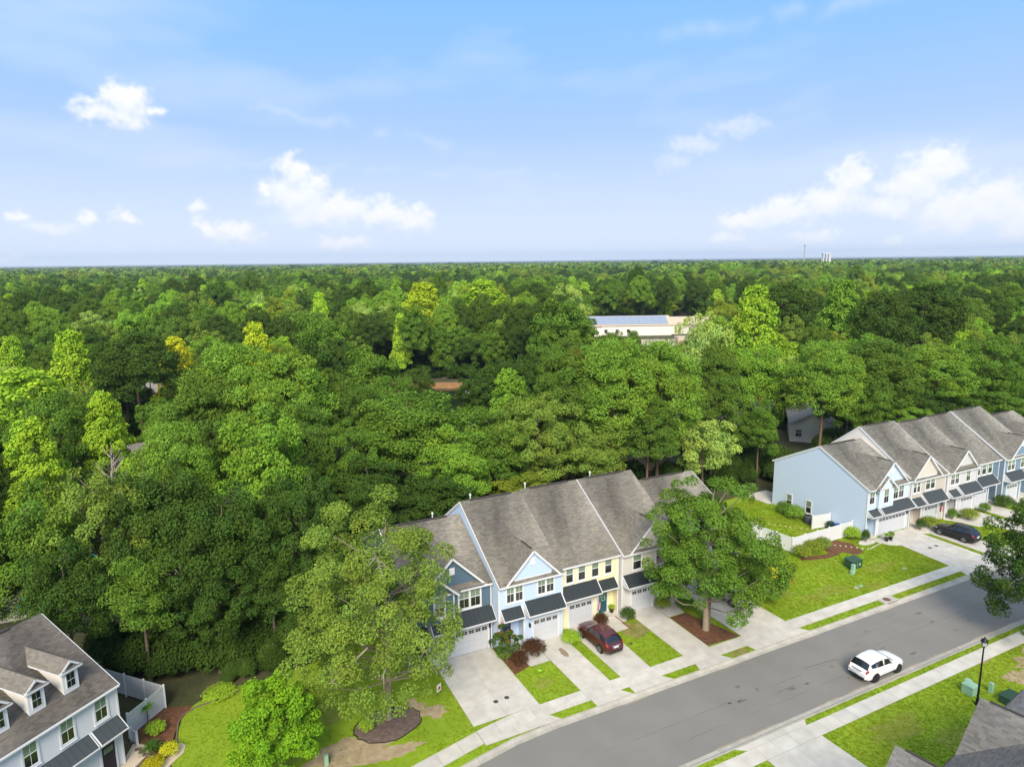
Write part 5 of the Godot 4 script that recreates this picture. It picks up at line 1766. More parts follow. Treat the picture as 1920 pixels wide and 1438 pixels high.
	for q in [[22, -188], [34, -183], [46, -178.5], [58, -173], [70, -167], [80, -158]]:
		var cur := [Vector3(q[0] + 0.5, -0.15, q[1] + 2.2), Vector3(q[0], 0.9, q[1]), Vector3(q[0] - 1, 1.0, q[1] - 2.0), Vector3(q[0] - 2, -0.2, q[1] - 5)]
		if prev:
			for i in 3:
				bank.quad(prev[i], cur[i], cur[i + 1], prev[i + 1], Vector3(0, 1, 0.3))
		prev = cur
	structure(bank, "bank", M.clay_bank, "orange brown clay bank along the far side of the pond")
	var st := MB.new()
	for k in 2:
		st.box(Vector3(-0.5 + k * 0.7, 0, -0.2), Vector3(-0.2 + k * 0.7, 0.8, 0.2))
	st.box(Vector3(-0.5, 0.8, -0.22), Vector3(0.5, 0.95, 0.22))
	tag(made(st, "outlet_box", M.vinyl_white, self, Vector3(68.0, -0.2, -162.0)), "small white concrete outlet at the far edge of the pond", "outlet")
	# swimming pool glimpsed through the left wood
	flat("pool_deck", "pale paved deck round the swimming pool", pts([-19, -92, 0, -92, 0, -75, -19, -75]), -0.2, -0.1, "pool_deck", false)
	flat("pool", "turquoise swimming pool water under the left hand trees", pts([-16, -89, -3, -89, -3, -78, -16, -78]), -0.2, -0.092, "pool_water", false)
	for q in [[-17.2, -80.5], [-13.0, -76.6]]:
		var u := thing("parasol", "yellow canvas parasol beside the swimming pool, %s" % ("nearer the deck's left edge" if q[0] < -15 else "at its near edge"), "parasol", Vector3(q[0], -0.1, q[1]))
		var pb := MB.new()
		pb.tube([Vector3(0, 0, 0), Vector3(0, 2.6, 0)], [0.04, 0.04], 6)
		made(pb, "pole", M.white_trim, u)
		pb = MB.new()
		pb.lathe(Vector3(0, 2.0, 0), [Vector2(1.6, 0), Vector2(1.0, 0.28), Vector2(0.04, 0.62)], 8)
		made(pb, "canopy", M.canvas_yellow, u)
	# landmarks on the skyline
	var tw := thing("mast", "thin grey radio mast standing above the far trees", "mast", Vector3(1385, 0, -1180))
	var tb := MB.new()
	tb.tube([Vector3(0, 0, 0), Vector3(0, 66, 0)], [1.5, 1.0], 8)
	made(tb, "pole", M.kerb_concrete, tw)
	tb = MB.new()
	for k in 3:
		var a := TAU * k / 3
		tb.bar(Vector3(cos(a) * 2.4, 62, sin(a) * 2.4), Vector3(cos(a + TAU / 3) * 2.4, 62, sin(a + TAU / 3) * 2.4), 0.5, 2.6)
	made(tb, "antenna_ring", M.kerb_concrete, tw)
	var wt := thing("water_tower", "white fluted water tower standing in the far trees right of the mast", "water tower", Vector3(1425, 0, -1150))
	for k in 8:
		var a := TAU * k / 8
		tb = MB.new()
		tb.tube([Vector3(cos(a) * 9, 0, sin(a) * 9), Vector3(cos(a) * 9, 43, sin(a) * 9)], [1.3, 1.3], 8)
		made(tb, "column", M.vinyl_white, wt)
	tb = MB.new()
	tb.lathe(Vector3(0, 42.6, 0), [Vector2(9.8, 0), Vector2(10, 1.0), Vector2(9.4, 1.4)], 24)
	made(tb, "top_slab", M.vinyl_white, wt)
	var up := thing("utility_pole", "brown utility pole with cross arm in the wood below the halls", "utility pole", Vector3(105, -0.1, -124))
	tb = MB.new()
	tb.tube([Vector3(0, 0, 0), Vector3(0, 13.5, 0)], [0.17, 0.11], 8)
	made(tb, "pole", M.bark, up)
	tb = MB.new()
	tb.box(Vector3(-1.2, 12.4, -0.06), Vector3(1.2, 12.55, 0.06))
	made(tb, "cross_arm", M.bark, up)


# ---------------------------------------------------------------- things in the gardens and the street
func fence(label: String, path: Array, h: float, gate := -1) -> void:
	var t := thing("fence", label, "fence", Vector3(path[0].x, 0, path[0].y))
	var o := Vector3(path[0].x, 0, path[0].y)
	for i in path.size() - 1:
		var a := Vector3(path[i].x, 0, path[i].y) - o
		var b3 := Vector3(path[i + 1].x, 0, path[i + 1].y) - o
		var n := maxi(1, roundi((b3 - a).length() / 2.2))
		for k in n + 1:
			if k == n and i < path.size() - 2: continue
			var p := a.lerp(b3, float(k) / n)
			var b := MB.new()
			b.box(Vector3(-0.065, -0.1, -0.065), Vector3(0.065, h + 0.06, 0.065))
			b.face(PackedVector3Array([Vector3(-0.08, h + 0.06, -0.08), Vector3(0.08, h + 0.06, -0.08), Vector3(0.08, h + 0.06, 0.08), Vector3(-0.08, h + 0.06, 0.08)]), Vector3.DOWN)
			for q in [[-1, -1, 1, -1], [1, -1, 1, 1], [1, 1, -1, 1], [-1, 1, -1, -1]]:
				b.face(PackedVector3Array([Vector3(q[0] * 0.08, h + 0.06, q[1] * 0.08), Vector3(q[2] * 0.08, h + 0.06, q[3] * 0.08), Vector3(0, h + 0.16, 0)]), Vector3(q[0] + q[2], 1, q[1] + q[3]))
			made(b, "post", M.vinyl_white, t, p)
			if k == n: continue
			var e := a.lerp(b3, float(k + 1) / n)
			var d := (e - p).normalized()
			b = MB.new()
			b.bar(p + d * 0.066 + Vector3(0, h - 0.07, 0), e - d * 0.066 + Vector3(0, h - 0.07, 0), 0.05, 0.13)
			b.bar(p + d * 0.066 + Vector3(0, 0.14, 0), e - d * 0.066 + Vector3(0, 0.14, 0), 0.05, 0.16)
			made(b, "rail", M.vinyl_white, t)
			var m := roundi((e - p).length() / 0.19)
			for j in m:
				var s0 := p.lerp(e, (j + 0.06) / m)
				var s1 := p.lerp(e, (j + 0.94) / m)
				if j == 0: s0 += d * 0.05
				if j == m - 1: s1 -= d * 0.05
				b = MB.new()
				b.bar(s0 + Vector3(0, h * 0.5 + 0.02, 0), s1 + Vector3(0, h * 0.5 + 0.02, 0), 0.026, h - 0.36)
				made(b, "board", M.vinyl_white, t)

func flag_print() -> ImageTexture:
	var im := Image.create(190, 100, false, Image.FORMAT_RGB8)
	im.fill(rgb8(228, 226, 224))
	for k in 13:
		if k % 2 == 0:
			im.fill_rect(Rect2i(0, int(k * 100.0 / 13), 190, int(100.0 / 13) + 1), rgb8(180, 44, 58))
	im.fill_rect(Rect2i(0, 0, 76, 54), rgb8(48, 58, 112))
	for r in 9:
		for c in (6 if r % 2 == 0 else 5):
			im.fill_rect(Rect2i(5 + c * 12 + (0 if r % 2 == 0 else 6), 3 + r * 5 + r / 2, 3, 3), rgb8(228, 228, 230))
	return ImageTexture.create_from_image(im)

func flag(label: String, base: Vector3, tip: Vector3, drop: float) -> void:
	var t := thing("flag", label, "flag", base)
	var b := MB.new()
	b.tube([Vector3.ZERO, tip - base], [0.016, 0.013], 6)
	b.lathe(tip - base, [Vector2(0.005, -0.02), Vector2(0.03, 0.01), Vector2(0.005, 0.04)], 8)
	made(b, "pole", M.white_trim, t)
	b = MB.new()
	var rows := []
	for i in 19:
		var row := []
		for j in 11:
			var along := (tip - base) * lerpf(0.98, 0.3, j / 10.0)
			var v := i / 18.0
			var fold := sin(j * 1.25 + v * 2.2) * 0.07 * (0.3 + v)
			row.append(along.lerp((tip - base) * 0.72, v * 0.35) + Vector3(fold, -0.02 - v * drop, fold * 0.6))
		rows.append(row)
	strip(b, rows)
	for i in 19:
		for j in 11:
			b.uv[i * 11 + j] = Vector2(i / 18.0, j / 10.0)
	var m := mat("flag_cloth", Color.WHITE, 0.85)
	if not cache.has("flag"): cache["flag"] = flag_print()
	m.albedo_texture = cache["flag"]
	m.cull_mode = BaseMaterial3D.CULL_DISABLED
	made(b, "cloth", m, t)

func spiky(label: String, called: String, at: Vector3, n: int, len: float, m: String, lift: float, width := 0.05) -> Node3D:
	var t := thing(called, label, "plant", at)
	var b := MB.new()
	rng.seed = int(at.x * 100) + 900
	for k in n:
		var a := k * 2.39996
		var up := rng.randf_range(0.25, 1.2)
		var d := Vector3(cos(a) * cos(up), sin(up), sin(a) * cos(up))
		var l := len * rng.randf_range(0.75, 1.1)
		b.col = Color(rng.randf_range(0.7, 1), 1, 0.8) * rng.randf_range(0.7, 1.0)
		var prev := Vector3(0, lift, 0)
		for s in 5:
			var f := (s + 1) / 5.0
			var p := Vector3(0, lift, 0) + d * l * f + Vector3(0, -0.55 * l * f * f, 0)
			var mid := (prev + p) / 2
			var tt := (p - prev).normalized()
			var side := tt.cross(Vector3.UP).normalized()
			for sg in [-1.0, 1.0]:
				for w in 3:
					var q := prev.lerp(p, w / 3.0)
					b.leaf(q + side * sg * len * 0.1 * (1.2 - f), (Vector3.UP + side * sg * 0.3).normalized(), (side * sg + tt * 0.7).normalized(), len * 0.24 * (1.25 - f), width)
			prev = p
	made(b, "fronds", M[m], t)
	if lift > 0.15:
		b = MB.new()
		b.tube([Vector3(0, -0.05, 0), Vector3(0, lift, 0)], [0.05, 0.035], 7)
		made(b, "stem", M.bark, t)
	return t

func pot(label: String, at: Vector3, m: String, r := 0.2, h := 0.4) -> void:
	var t := thing("flower_pot", label, "flower pot", at)
	var b := MB.new()
	b.lathe(Vector3.ZERO, [Vector2(r * 0.72, 0), Vector2(r * 0.95, h * 0.85), Vector2(r * 1.05, h * 0.86), Vector2(r * 1.05, h), Vector2(r * 0.9, h), Vector2(r * 0.88, h * 0.93)], 14)
	made(b, "pot", M[m], t)

func lid(label: String, at: Vector3, r: float, m: String) -> void:
	var b := MB.new()
	b.lathe(Vector3.ZERO, [Vector2(r, -0.02), Vector2(r, 0.006), Vector2(r * 0.94, 0.012)], 18)
	for k in 3:
		b.box(Vector3(-r * 0.6, 0.012, -r * 0.4 + k * r * 0.36), Vector3(r * 0.6, 0.018, -r * 0.3 + k * r * 0.36))
	var o := made(b, "cover_plate", M[m], self, at)
	tag(o, label, "cover plate")

func pedestal(label: String, at: Vector3, w: float, h: float, m: String) -> void:
	var t := thing("cable_pedestal", label, "utility box", at)
	var b := MB.new()
	b.box(Vector3(-w / 2, -0.05, -w / 2), Vector3(w / 2, h * 0.9, w / 2))
	made(b, "body", M[m], t)
	b = MB.new()
	b.box(Vector3(-w * 0.56, h * 0.9, -w * 0.56), Vector3(w * 0.56, h * 0.97, w * 0.56))
	b.face(PackedVector3Array([Vector3(-w * 0.56, h * 0.97, -w * 0.56), Vector3(w * 0.56, h * 0.97, -w * 0.56), Vector3(w * 0.4, h, 0), Vector3(-w * 0.4, h, 0)]), Vector3(0, 1, -0.3))
	b.face(PackedVector3Array([Vector3(-w * 0.56, h * 0.97, w * 0.56), Vector3(w * 0.56, h * 0.97, w * 0.56), Vector3(w * 0.4, h, 0), Vector3(-w * 0.4, h, 0)]), Vector3(0, 1, 0.3))
	made(b, "cap", M[m], t)

func gardens() -> void:
	fence("white board fence turning a corner beside the pale blue end townhouse", [Vector2(71.3, -51.3), Vector2(61.0, -51.1), Vector2(59.6, -61.5)], 1.8)
	fence("short white screen fence hiding the bins at the long blue wall", [Vector2(68.7, -54.8), Vector2(71.3, -54.4)], 1.75)
	fence("white board fence round the little yard of the dormered house", [Vector2(-5.15, -51.15), Vector2(-2.85, -53.65), Vector2(-5.6, -56.7), Vector2(-9.0, -60.6)], 1.8)
	fence("low white board gate at the corner of the dormered house", [Vector2(-5.0, -50.6), Vector2(-4.6, -49.9)], 1.0)
	# clipped and round shrubs
	shrub("round_shrub", "bright yellow green round bush in front of the maroon car", Vector3(29.0, 0, -46.9), 0.95, 1.15, "leaf_5")
	shrub("round_shrub", "broad dark brown clipped bush beside the light blue driveway", Vector3(25.3, 0, -47.0), 1.15, 1.2, "leaf_brown")
	shrub("round_shrub", "smaller dark brown bush at the corner of the first lawn", Vector3(23.5, 0, -46.1), 0.8, 1.2, "leaf_brown")
	shrub("round_shrub", "low dark green bush under the crape myrtle by the dark blue wall", Vector3(22.9, 0, -47.5), 0.8, 0.9, "leaf_2")
	shrub("round_shrub", "brownish bush between the maroon car and the teal door", Vector3(33.0, 0, -48.2), 0.75, 1.15, "leaf_brown")
	shrub("round_shrub", "dark green round bush standing in white stones", Vector3(35.7, 0, -47.7), 0.78, 1.3, "leaf_1")
	shrub("round_shrub", "olive brown bush by the grey townhouse driveway", Vector3(39.9, 0, -47.9), 0.85, 1.25, "leaf_6")
	shrub("round_shrub", "low bush half under the leaning tree", Vector3(42.0, 0, -47.0), 1.0, 1.0, "leaf_2")
	shrub("round_shrub", "left bush of the three below the white fence corner", Vector3(60.9, 0, -49.7), 1.1, 1.5, "leaf_6")
	shrub("round_shrub", "middle bush of the three below the white fence corner", Vector3(63.2, 0, -50.0), 1.15, 1.5, "leaf_6")
	shrub("round_shrub", "right bush of the three below the white fence corner", Vector3(65.0, 0, -50.2), 1.0, 1.4, "leaf_4")
	shrub("round_shrub", "bright green bush at the end of the white fence by the blue house", Vector3(70.3, 0, -50.4), 1.0, 1.6, "leaf_5")
	shrub("round_shrub", "narrow upright bush beside the turquoise door", Vector3(71.0, 0, -49.2), 0.5, 1.6, "leaf_1")
	shrub("round_shrub", "dark broad bush against the long blue wall, nearer the back corner", Vector3(69.9, 0, -60.2), 1.1, 1.7, "leaf_2")
	shrub("round_shrub", "broad bush with pale flowers against the long blue wall, beside the air conditioner", Vector3(69.7, 0, -58.3), 1.35, 1.8, "leaf_3")
	shrub("round_shrub", "upright green bush left of the black car", Vector3(80.0, 0, -48.4), 0.6, 1.5, "leaf_1")
	shrub("round_shrub", "broad bush behind the bonnet of the black car", Vector3(81.9, 0, -48.4), 1.15, 1.4, "leaf_6")
	shrub("round_shrub", "narrow bush at the white corner post of the cool grey townhouse", Vector3(86.9, 0, -48.7), 0.65, 1.5, "leaf_2")
	shrub("round_shrub", "broad brownish bush in front of the cool grey garage", Vector3(88.7, 0, -47.6), 1.2, 1.5, "leaf_6")
	shrub("round_shrub", "small green bush between the two right hand garages", Vector3(93.0, 0, -48.2), 0.75, 1.35, "leaf_2")
	shrub("round_shrub", "large dense bush before the slate blue townhouse porch", Vector3(97.4, 0, -48.2), 1.4, 1.6, "leaf_1")
	shrub("round_shrub", "small yellow green bush in the round mulch bed", Vector3(10.0, 0, -43.9), 0.6, 1.0, "leaf_5")
	shrub("round_shrub", "broad leaved bright plant on the bed of the dormered house", Vector3(-3.5, 0, -50.7), 0.75, 0.9, "leaf_5")
	shrub("round_shrub", "golden yellow bush at the garden path, farther from the camera", Vector3(-2.6, 0, -47.7), 0.65, 1.0, "leaf_9")
	shrub("round_shrub", "golden yellow bush at the garden path, nearest the camera", Vector3(-3.6, 0, -46.8), 0.75, 0.8, "leaf_gold")
	shrub("round_shrub", "low pale green bushes at the lawn edge below the dark wood", Vector3(0.9, 0, -53.3), 1.3, 0.6, "leaf_5")
	shrub("round_shrub", "feathery pale shrub below the lime green tree", Vector3(0.9, 0, -40.6), 1.3, 1.5, "leaf_7")
	spiky("small palm like plant in a pot against the white fence", "potted_palm", Vector3(-4.0, 0, -52.2), 26, 0.75, "leaf_3", 1.25)
	spiky("dark green sago palm with arching fronds beside the golden bushes", "sago_palm", Vector3(-3.7, 0, -48.7), 34, 1.05, "leaf_1", 0.3, 0.06)
	spiky("pale palm in the left black pot at the pale blue garage", "potted_palm", Vector3(73.3, 0.4, -48.15), 22, 0.8, "leaf_7", 0.35)
	shrub("potted_plant", "leafy plant in the right black pot at the pale blue garage", Vector3(74.0, 0.35, -48.1), 0.42, 0.8, "leaf_4")
	pot("left of the two black pots on white stones by the pale blue garage", Vector3(73.3, 0.04, -48.15), "black_pot", 0.24, 0.45)
	pot("right of the two black pots on white stones by the pale blue garage", Vector3(74.0, 0.04, -48.1), "black_pot", 0.24, 0.42)
	pot("dark flower pot right of the teal door of the yellow townhouse", Vector3(35.1, 0.03, -49.5), "black_pot", 0.22, 0.45)
	shrub("potted_plant", "bright green plant in the dark pot by the yellow townhouse door", Vector3(35.1, 0.4, -49.5), 0.34, 0.5, "leaf_5")
	pot("tall dark pot beside the teal door of the grey townhouse", Vector3(41.7, 0.03, -49.2), "black_pot", 0.24, 0.6)
	shrub("potted_plant", "dark plant in the tall pot by the grey townhouse door", Vector3(41.7, 0.5, -49.2), 0.35, 0.7, "leaf_1")
	pot("terracotta pot by the maroon car's bonnet at the yellow wall", Vector3(33.6, 0.03, -48.9), "terracotta", 0.18, 0.32)
	shrub("potted_plant", "small yellow green plant in the terracotta pot", Vector3(33.6, 0.28, -48.9), 0.28, 0.4, "leaf_5")
	pot("small black pot at the corner of the light blue garage", Vector3(29.35, 0.0, -48.0), "black_pot", 0.2, 0.35)
	# crape myrtles
	rng.seed = 4
	for q in [["crape myrtle with dark leaves and pink red tips at the light blue townhouse", Vector3(22.75, 0, -46.9), 1.25, 3.3, 2200, "leaf_1", 1], ["low spreading tree with rust red tips behind the leaning tree", Vector3(50.0, 0, -45.0), 2.9, 4.0, 7000, "leaf_2", 2]]:
		var t := thing("crape_myrtle", q[0], "tree", q[1])
		var c := crown(q[2], 0.7 if q[6] == 1 else 0.9, q[3], 18 if q[6] == 1 else 30, q[4], 0.17 if q[6] == 1 else 0.22, "wide", 40 + q[6])
		made_mesh(trunk(q[3], 0.06, c[1], 0.7, 3), "trunk", M.bark, t)
		made_mesh(c[0], "crown", M[q[5]], t)
		var b := MB.new()
		for k in 46 if q[6] == 1 else 60:
			var s: Array = c[1][rng.randi_range(0, 7)]
			var p: Vector3 = s[0] + Vector3(rng.randf_range(-1, 1), rng.randf_range(0.2, 1.1), rng.randf_range(-1, 1)) * s[1]
			if q[6] == 2:
				p = Vector3(rng.randf_range(1.7, 3.1), rng.randf_range(1.2, 2.4), rng.randf_range(-0.6, 1.4))
			b.leaf(p, Vector3(rng.randf_range(-0.5, 0.5), 1, rng.randf_range(-0.5, 0.5)).normalized(), Vector3.RIGHT.rotated(Vector3.UP, rng.randf() * TAU), 0.2, 0.12)
		made(b, "blossom", M.leaf_red, t)
	flag("striped flag with a starred blue corner hanging beside the yellow garage", Vector3(33.25, 2.15, -49.05), Vector3(32.75, 3.0, -48.0), 1.25)
	flag("striped flag with a starred blue corner hanging before the cream townhouse garage", Vector3(84.6, 2.3, -49.3), Vector3(84.1, 3.0, -48.3), 1.2)
	# air conditioner and bins
	var ac := thing("air_conditioner", "dark round cornered air conditioner by the long blue wall", "air conditioner", Vector3(70.0, 0, -56.5))
	var a := MB.new()
	a.lathe(Vector3(0, 0.05, 0), [Vector2(0.52, 0), Vector2(0.53, 0.04), Vector2(0.53, 0.85), Vector2(0.48, 0.93), Vector2(0.4, 0.94)], 20)
	made(a, "casing", M.grey_plastic, ac)
	for k in 20:
		a = MB.new()
		var an := TAU * k / 20
		a.bar(Vector3(cos(an) * 0.54, 0.1, sin(an) * 0.54), Vector3(cos(an) * 0.54, 0.9, sin(an) * 0.54), 0.03, 0.015, Vector3(cos(an), 0, sin(an)))
		made(a, "fin", M.black_metal, ac)
	a = MB.new()
	a.lathe(Vector3(0, 0.99, 0), [Vector2(0.4, 0), Vector2(0.4, 0.02), Vector2(0.2, 0.04), Vector2(0.19, 0.0)], 16)
	made(a, "fan_guard", M.black_metal, ac)
	for q in [["dark green wheeled bin behind the white screen fence", Vector3(70.55, 0, -53.7), M.dark_green_plastic, M.dark_green_plastic], ["wheeled bin with a blue lid behind the white fence", Vector3(70.7, 0, -52.8), M.dark_green_plastic, M.blue_plastic]]:
		var bin := thing("wheeled_bin", q[0], "bin", q[1])
		a = MB.new()
		for f in [[Vector3(0, 0, 1), 0], [Vector3(0, 0, -1), 1], [Vector3(1, 0, 0), 2], [Vector3(-1, 0, 0), 3]]:
			var nn: Vector3 = f[0]
			var sd := nn.cross(Vector3.UP)
			a.quad(nn * 0.25 + sd * 0.25 + Vector3(0, 0.06, 0), nn * 0.25 - sd * 0.25 + Vector3(0, 0.06, 0), nn * 0.32 - sd * 0.32 + Vector3(0, 0.95, 0), nn * 0.32 + sd * 0.32 + Vector3(0, 0.95, 0), nn)
		made(a, "body", q[2], bin)
		a = MB.new()
		a.box(Vector3(-0.35, 0.95, -0.35), Vector3(0.35, 1.0, 0.37))
		a.face(PackedVector3Array([Vector3(-0.35, 1.0, -0.35), Vector3(0.35, 1.0, -0.35), Vector3(0.28, 1.07, 0.1), Vector3(-0.28, 1.07, 0.1)]), Vector3(0, 1, -0.3))
		a.face(PackedVector3Array([Vector3(-0.35, 1.0, 0.37), Vector3(0.35, 1.0, 0.37), Vector3(0.28, 1.07, 0.1), Vector3(-0.28, 1.07, 0.1)]), Vector3(0, 1, 0.3))
		made(a, "lid", q[3], bin)
		for sx in [-0.24, 0.24]:
			a = MB.new()
			a.tube([Vector3(sx - 0.03, 0.1, -0.28), Vector3(sx + 0.03, 0.1, -0.28)], [0.1, 0.1], 12)
			made(a, "wheel", M.rubber, bin)
	# meters, transformer, pedestals, covers
	var tr := thing("transformer", "dark green transformer box on the open lawn", "utility box", Vector3(63.9, 0, -45.4))
	a = MB.new()
	a.box(Vector3(-0.75, -0.05, -0.6), Vector3(0.75, 0.85, 0.45))
	made(a, "body", M.utility_green, tr)
	a = MB.new()
	a.quad(Vector3(-0.78, 0.86, 0.5), Vector3(0.78, 0.86, 0.5), Vector3(0.78, 1.0, -0.62), Vector3(-0.78, 1.0, -0.62), Vector3.UP)
	a.box(Vector3(-0.78, 0.78, -0.62), Vector3(0.78, 0.852, 0.5))
	for sg in [-0.78, 0.78]:
		a.face(PackedVector3Array([Vector3(sg, 0.853, -0.62), Vector3(sg, 0.853, 0.5), Vector3(sg, 0.86, 0.5), Vector3(sg, 1.0, -0.62)]), Vector3(sg, 0, 0))
	made(a, "lid", M.utility_green, tr)
	a = MB.new()
	a.box(Vector3(-0.02, 0.15, 0.45), Vector3(0.02, 0.75, 0.465))
	a.box(Vector3(0.25, 0.3, 0.45), Vector3(0.5, 0.55, 0.462))
	made(a, "door_label", M.pale_green_plastic, tr)
	pedestal("pale green cable pedestal leaning at the dark green transformer", Vector3(62.6, 0, -44.5), 0.32, 0.95, "pale_green_plastic")
	pedestal("low pale green pedestal stub in front of the transformer", Vector3(62.2, 0, -44.3), 0.3, 0.4, "pale_green_plastic")
	pedestal("squat pale mint utility box on the grass beside the lamp post", Vector3(52.4, 0, -26.7), 0.8, 0.75, "pale_green_plastic")
	pedestal("narrow white capped pedestal behind the near roof peak", Vector3(53.9, 0, -26.0), 0.26, 0.8, "pale_green_plastic")
	pedestal("small pale green pedestal at the bottom edge beside the lime tree", Vector3(6.75, 0, -41.85), 0.26, 0.8, "pale_green_plastic")
	var tb := thing("utility_cabinet", "dark green utility cabinet half hidden by the near roof peak", "utility box", Vector3(53.9, 0, -24.6))
	a = MB.new()
	a.box(Vector3(-0.7, -0.05, -0.5), Vector3(0.7, 0.55, 0.5))
	made(a, "body", M.utility_green, tb)
	a = MB.new()
	a.box(Vector3(-0.74, 0.55, -0.54), Vector3(0.74, 0.63, 0.54))
	made(a, "lid", M.utility_green, tb)
	lid("left of the two round covers in the dark blue townhouse driveway", Vector3(19.65, 0.03, -42.6), 0.2, "iron")
	lid("right of the two round covers in the dark blue townhouse driveway", Vector3(20.6, 0.03, -42.65), 0.2, "iron")
	lid("round cover in the end townhouse driveway below the leaning tree", Vector3(44.3, 0.03, -43.2), 0.2, "iron")
	lid("left of the two covers in the pale blue house driveway", Vector3(75.9, 0.03, -44.6), 0.22, "iron")
	lid("right of the two covers in the pale blue house driveway", Vector3(77.1, 0.03, -44.6), 0.22, "iron")
	lid("pale cover in the lawn above the storm drain, left one", Vector3(60.0, 0.0, -42.1), 0.25, "kerb_concrete")
	lid("pale cover in the lawn above the storm drain, right one", Vector3(60.7, 0.0, -42.2), 0.25, "pale_green_plastic")
	lid("pale cover in the lawn below the pale blue driveway", Vector3(68.4, 0.0, -42.6), 0.25, "kerb_concrete")
	lid("pale cover in the grass beside the squat mint box", Vector3(54.0, 0.0, -27.7), 0.28, "pale_green_plastic")
	lid("small iron cover in the lawn right of the maroon car", Vector3(33.6, 0.0, -44.4), 0.16, "iron")
	# storm drain in the kerb
	var inlet := thing("storm_drain", "concrete storm drain top with a rusty round cover in the far kerb", "storm drain", Vector3(60.4, 0, -38.95))
	a = MB.new()
	a.box(Vector3(-1.0, -0.1, -0.55), Vector3(1.0, 0.05, 0.5))
	made(a, "top_slab", M.kerb_concrete, inlet)
	a = MB.new()
	a.lathe(Vector3(-0.1, 0.05, -0.1), [Vector2(0.36, 0), Vector2(0.36, 0.015), Vector2(0.33, 0.022)], 20)
	made(a, "cover", M.rust_iron, inlet)
	a = MB.new()
	a.box(Vector3(-0.8, -0.09, 0.5), Vector3(0.8, 0.03, 0.53))
	made(a, "opening", M.black_metal, inlet)
	# brick edging and stepping stones
	for k in 14:
		a = MB.new()
		a.box(Vector3(-0.1, 0, -0.05), Vector3(0.1, 0.09, 0.05))
		var o := made(a, "edging_brick", M.brick_edging, self, Vector3(35.0 + 0.02 * (k % 2), 0.0, -49.4 + 0.24 * k))
		o.rotation.y = PI / 2 + rng.randf_range(-0.15, 0.15)
		tag(o, "brown edging brick along the right of the yellow townhouse walk", "brick", "edging bricks by the yellow townhouse walk")
	for k in 15:
		var f := k / 14.0
		a = MB.new()
		a.lathe(Vector3.ZERO, [Vector2(0.11, 0), Vector2(0.1, 0.05), Vector2(0.04, 0.07)], 8)
		var sp := Vector3(66.2, 0, -51.0).lerp(Vector3(69.5, 0, -47.6), minf(f * 1.7, 1.0)) + Vector3(maxf(0, f - 0.58) * 6.2, 0, maxf(0, f - 0.58) * -1.2)
		var o := made(a, "edging_stone", M.white_stones, self, sp)
		o.rotation.y = k
		tag(o, "pale edging stone in the curved line below the pale blue house", "stone", "pale edging stones by the pale blue house")
	for k in 16:
		a = MB.new()
		a.lathe(Vector3.ZERO, [Vector2(0.14, 0), Vector2(0.12, 0.03), Vector2(0.05, 0.045)], 8)
		var o := made(a, "edging_stone", M.tan_stone, self, Vector3(62.6, 0, -62.0).lerp(Vector3(68.6, 0, -54.6), k / 15.0) + Vector3(sin(k * 0.9) * 0.15, 0, 0))
		tag(o, "tan stepping stone on the grass left of the long blue wall", "stone", "tan stones on the side lawn")
	# edging of the lawn at the wood
	a = MB.new()
	var ep := []
	var er := []
	for q in [[-2.15, -48.6], [-2.15, -49.6], [-2.05, -51.0], [-1.75, -52.0], [-0.9, -52.5], [0.2, -52.75], [1.4, -52.9], [2.4, -53.2]]:
		ep.append(Vector3(q[0], 0.03, q[1])); er.append(0.07)
	a.tube(ep, er, 6)
	tag(made(a, "lawn_edging", M.bark, self), "brown edging strip curving round the lawn below the dark wood", "edging")
	a = MB.new()
	ep = []
	er = []
	for k in 41:
		var p := ragged(11.6, -43.9, 2.42, 1.82, 3, 0.06, 40)[k % 40]
		ep.append(Vector3(p.x, 0.04, p.y)); er.append(0.035)
	a.tube(ep, er, 6)
	tag(made(a, "bed_edging", M.black_metal, self), "dark edging ring round the bed of the big ragged tree", "edging")
	# yard sign, garden stakes, boulder
	var sg2 := thing("yard_sign", "small white and red yard sign on the lawn edge by the first driveway", "sign", Vector3(16.15, 0, -45.5), 0.5)
	a = MB.new()
	a.box(Vector3(-0.24, 0.25, -0.01), Vector3(0.24, 0.85, 0.01))
	made(a, "board", M.sign_white, sg2)
	a = MB.new()
	a.box(Vector3(-0.16, 0.4, 0.011), Vector3(0.16, 0.54, 0.014))
	a.lathe(Vector3(0, 0.6, 0.01), [Vector2(0.1, 0), Vector2(0.1, 0.05), Vector2(0.02, 0.09)], 10)
	made(a, "print", M.sign_red, sg2)
	a = MB.new()
	for x in [-0.18, 0.18]:
		a.tube([Vector3(x, -0.1, 0), Vector3(x, 0.3, 0)], [0.008, 0.008], 5)
	made(a, "stake", M.black_metal, sg2)
	var gs := thing("garden_spinner", "lime green garden ornament on a bent wire in the first lawn", "garden ornament", Vector3(24.4, 0, -44.6))
	a = MB.new()
	a.tube([Vector3(0.1, 0, -0.1), Vector3(0.02, 0.5, -0.05), Vector3(0.05, 1.0, 0), Vector3(0, 1.15, 0.1), Vector3(-0.05, 0.6, 0.3), Vector3(0, 0.28, 0.35)], [0.008, 0.008, 0.008, 0.008, 0.008, 0.008], 5)
	made(a, "wire", M.pale_green_plastic, gs)
	a = MB.new()
	for k in 6:
		var an := TAU * k / 6
		a.leaf(Vector3(cos(an) * 0.1, 0.25, 0.35 + sin(an) * 0.1), Vector3(0.2, 1, 0.2).normalized(), Vector3(cos(an), 0, sin(an)), 0.2, 0.12)
	a.lathe(Vector3(0, 0.2, 0.35), [Vector2(0.02, 0), Vector2(0.07, 0.04), Vector2(0.02, 0.09)], 8)
	made(a, "petals", M.lime_plastic, gs)
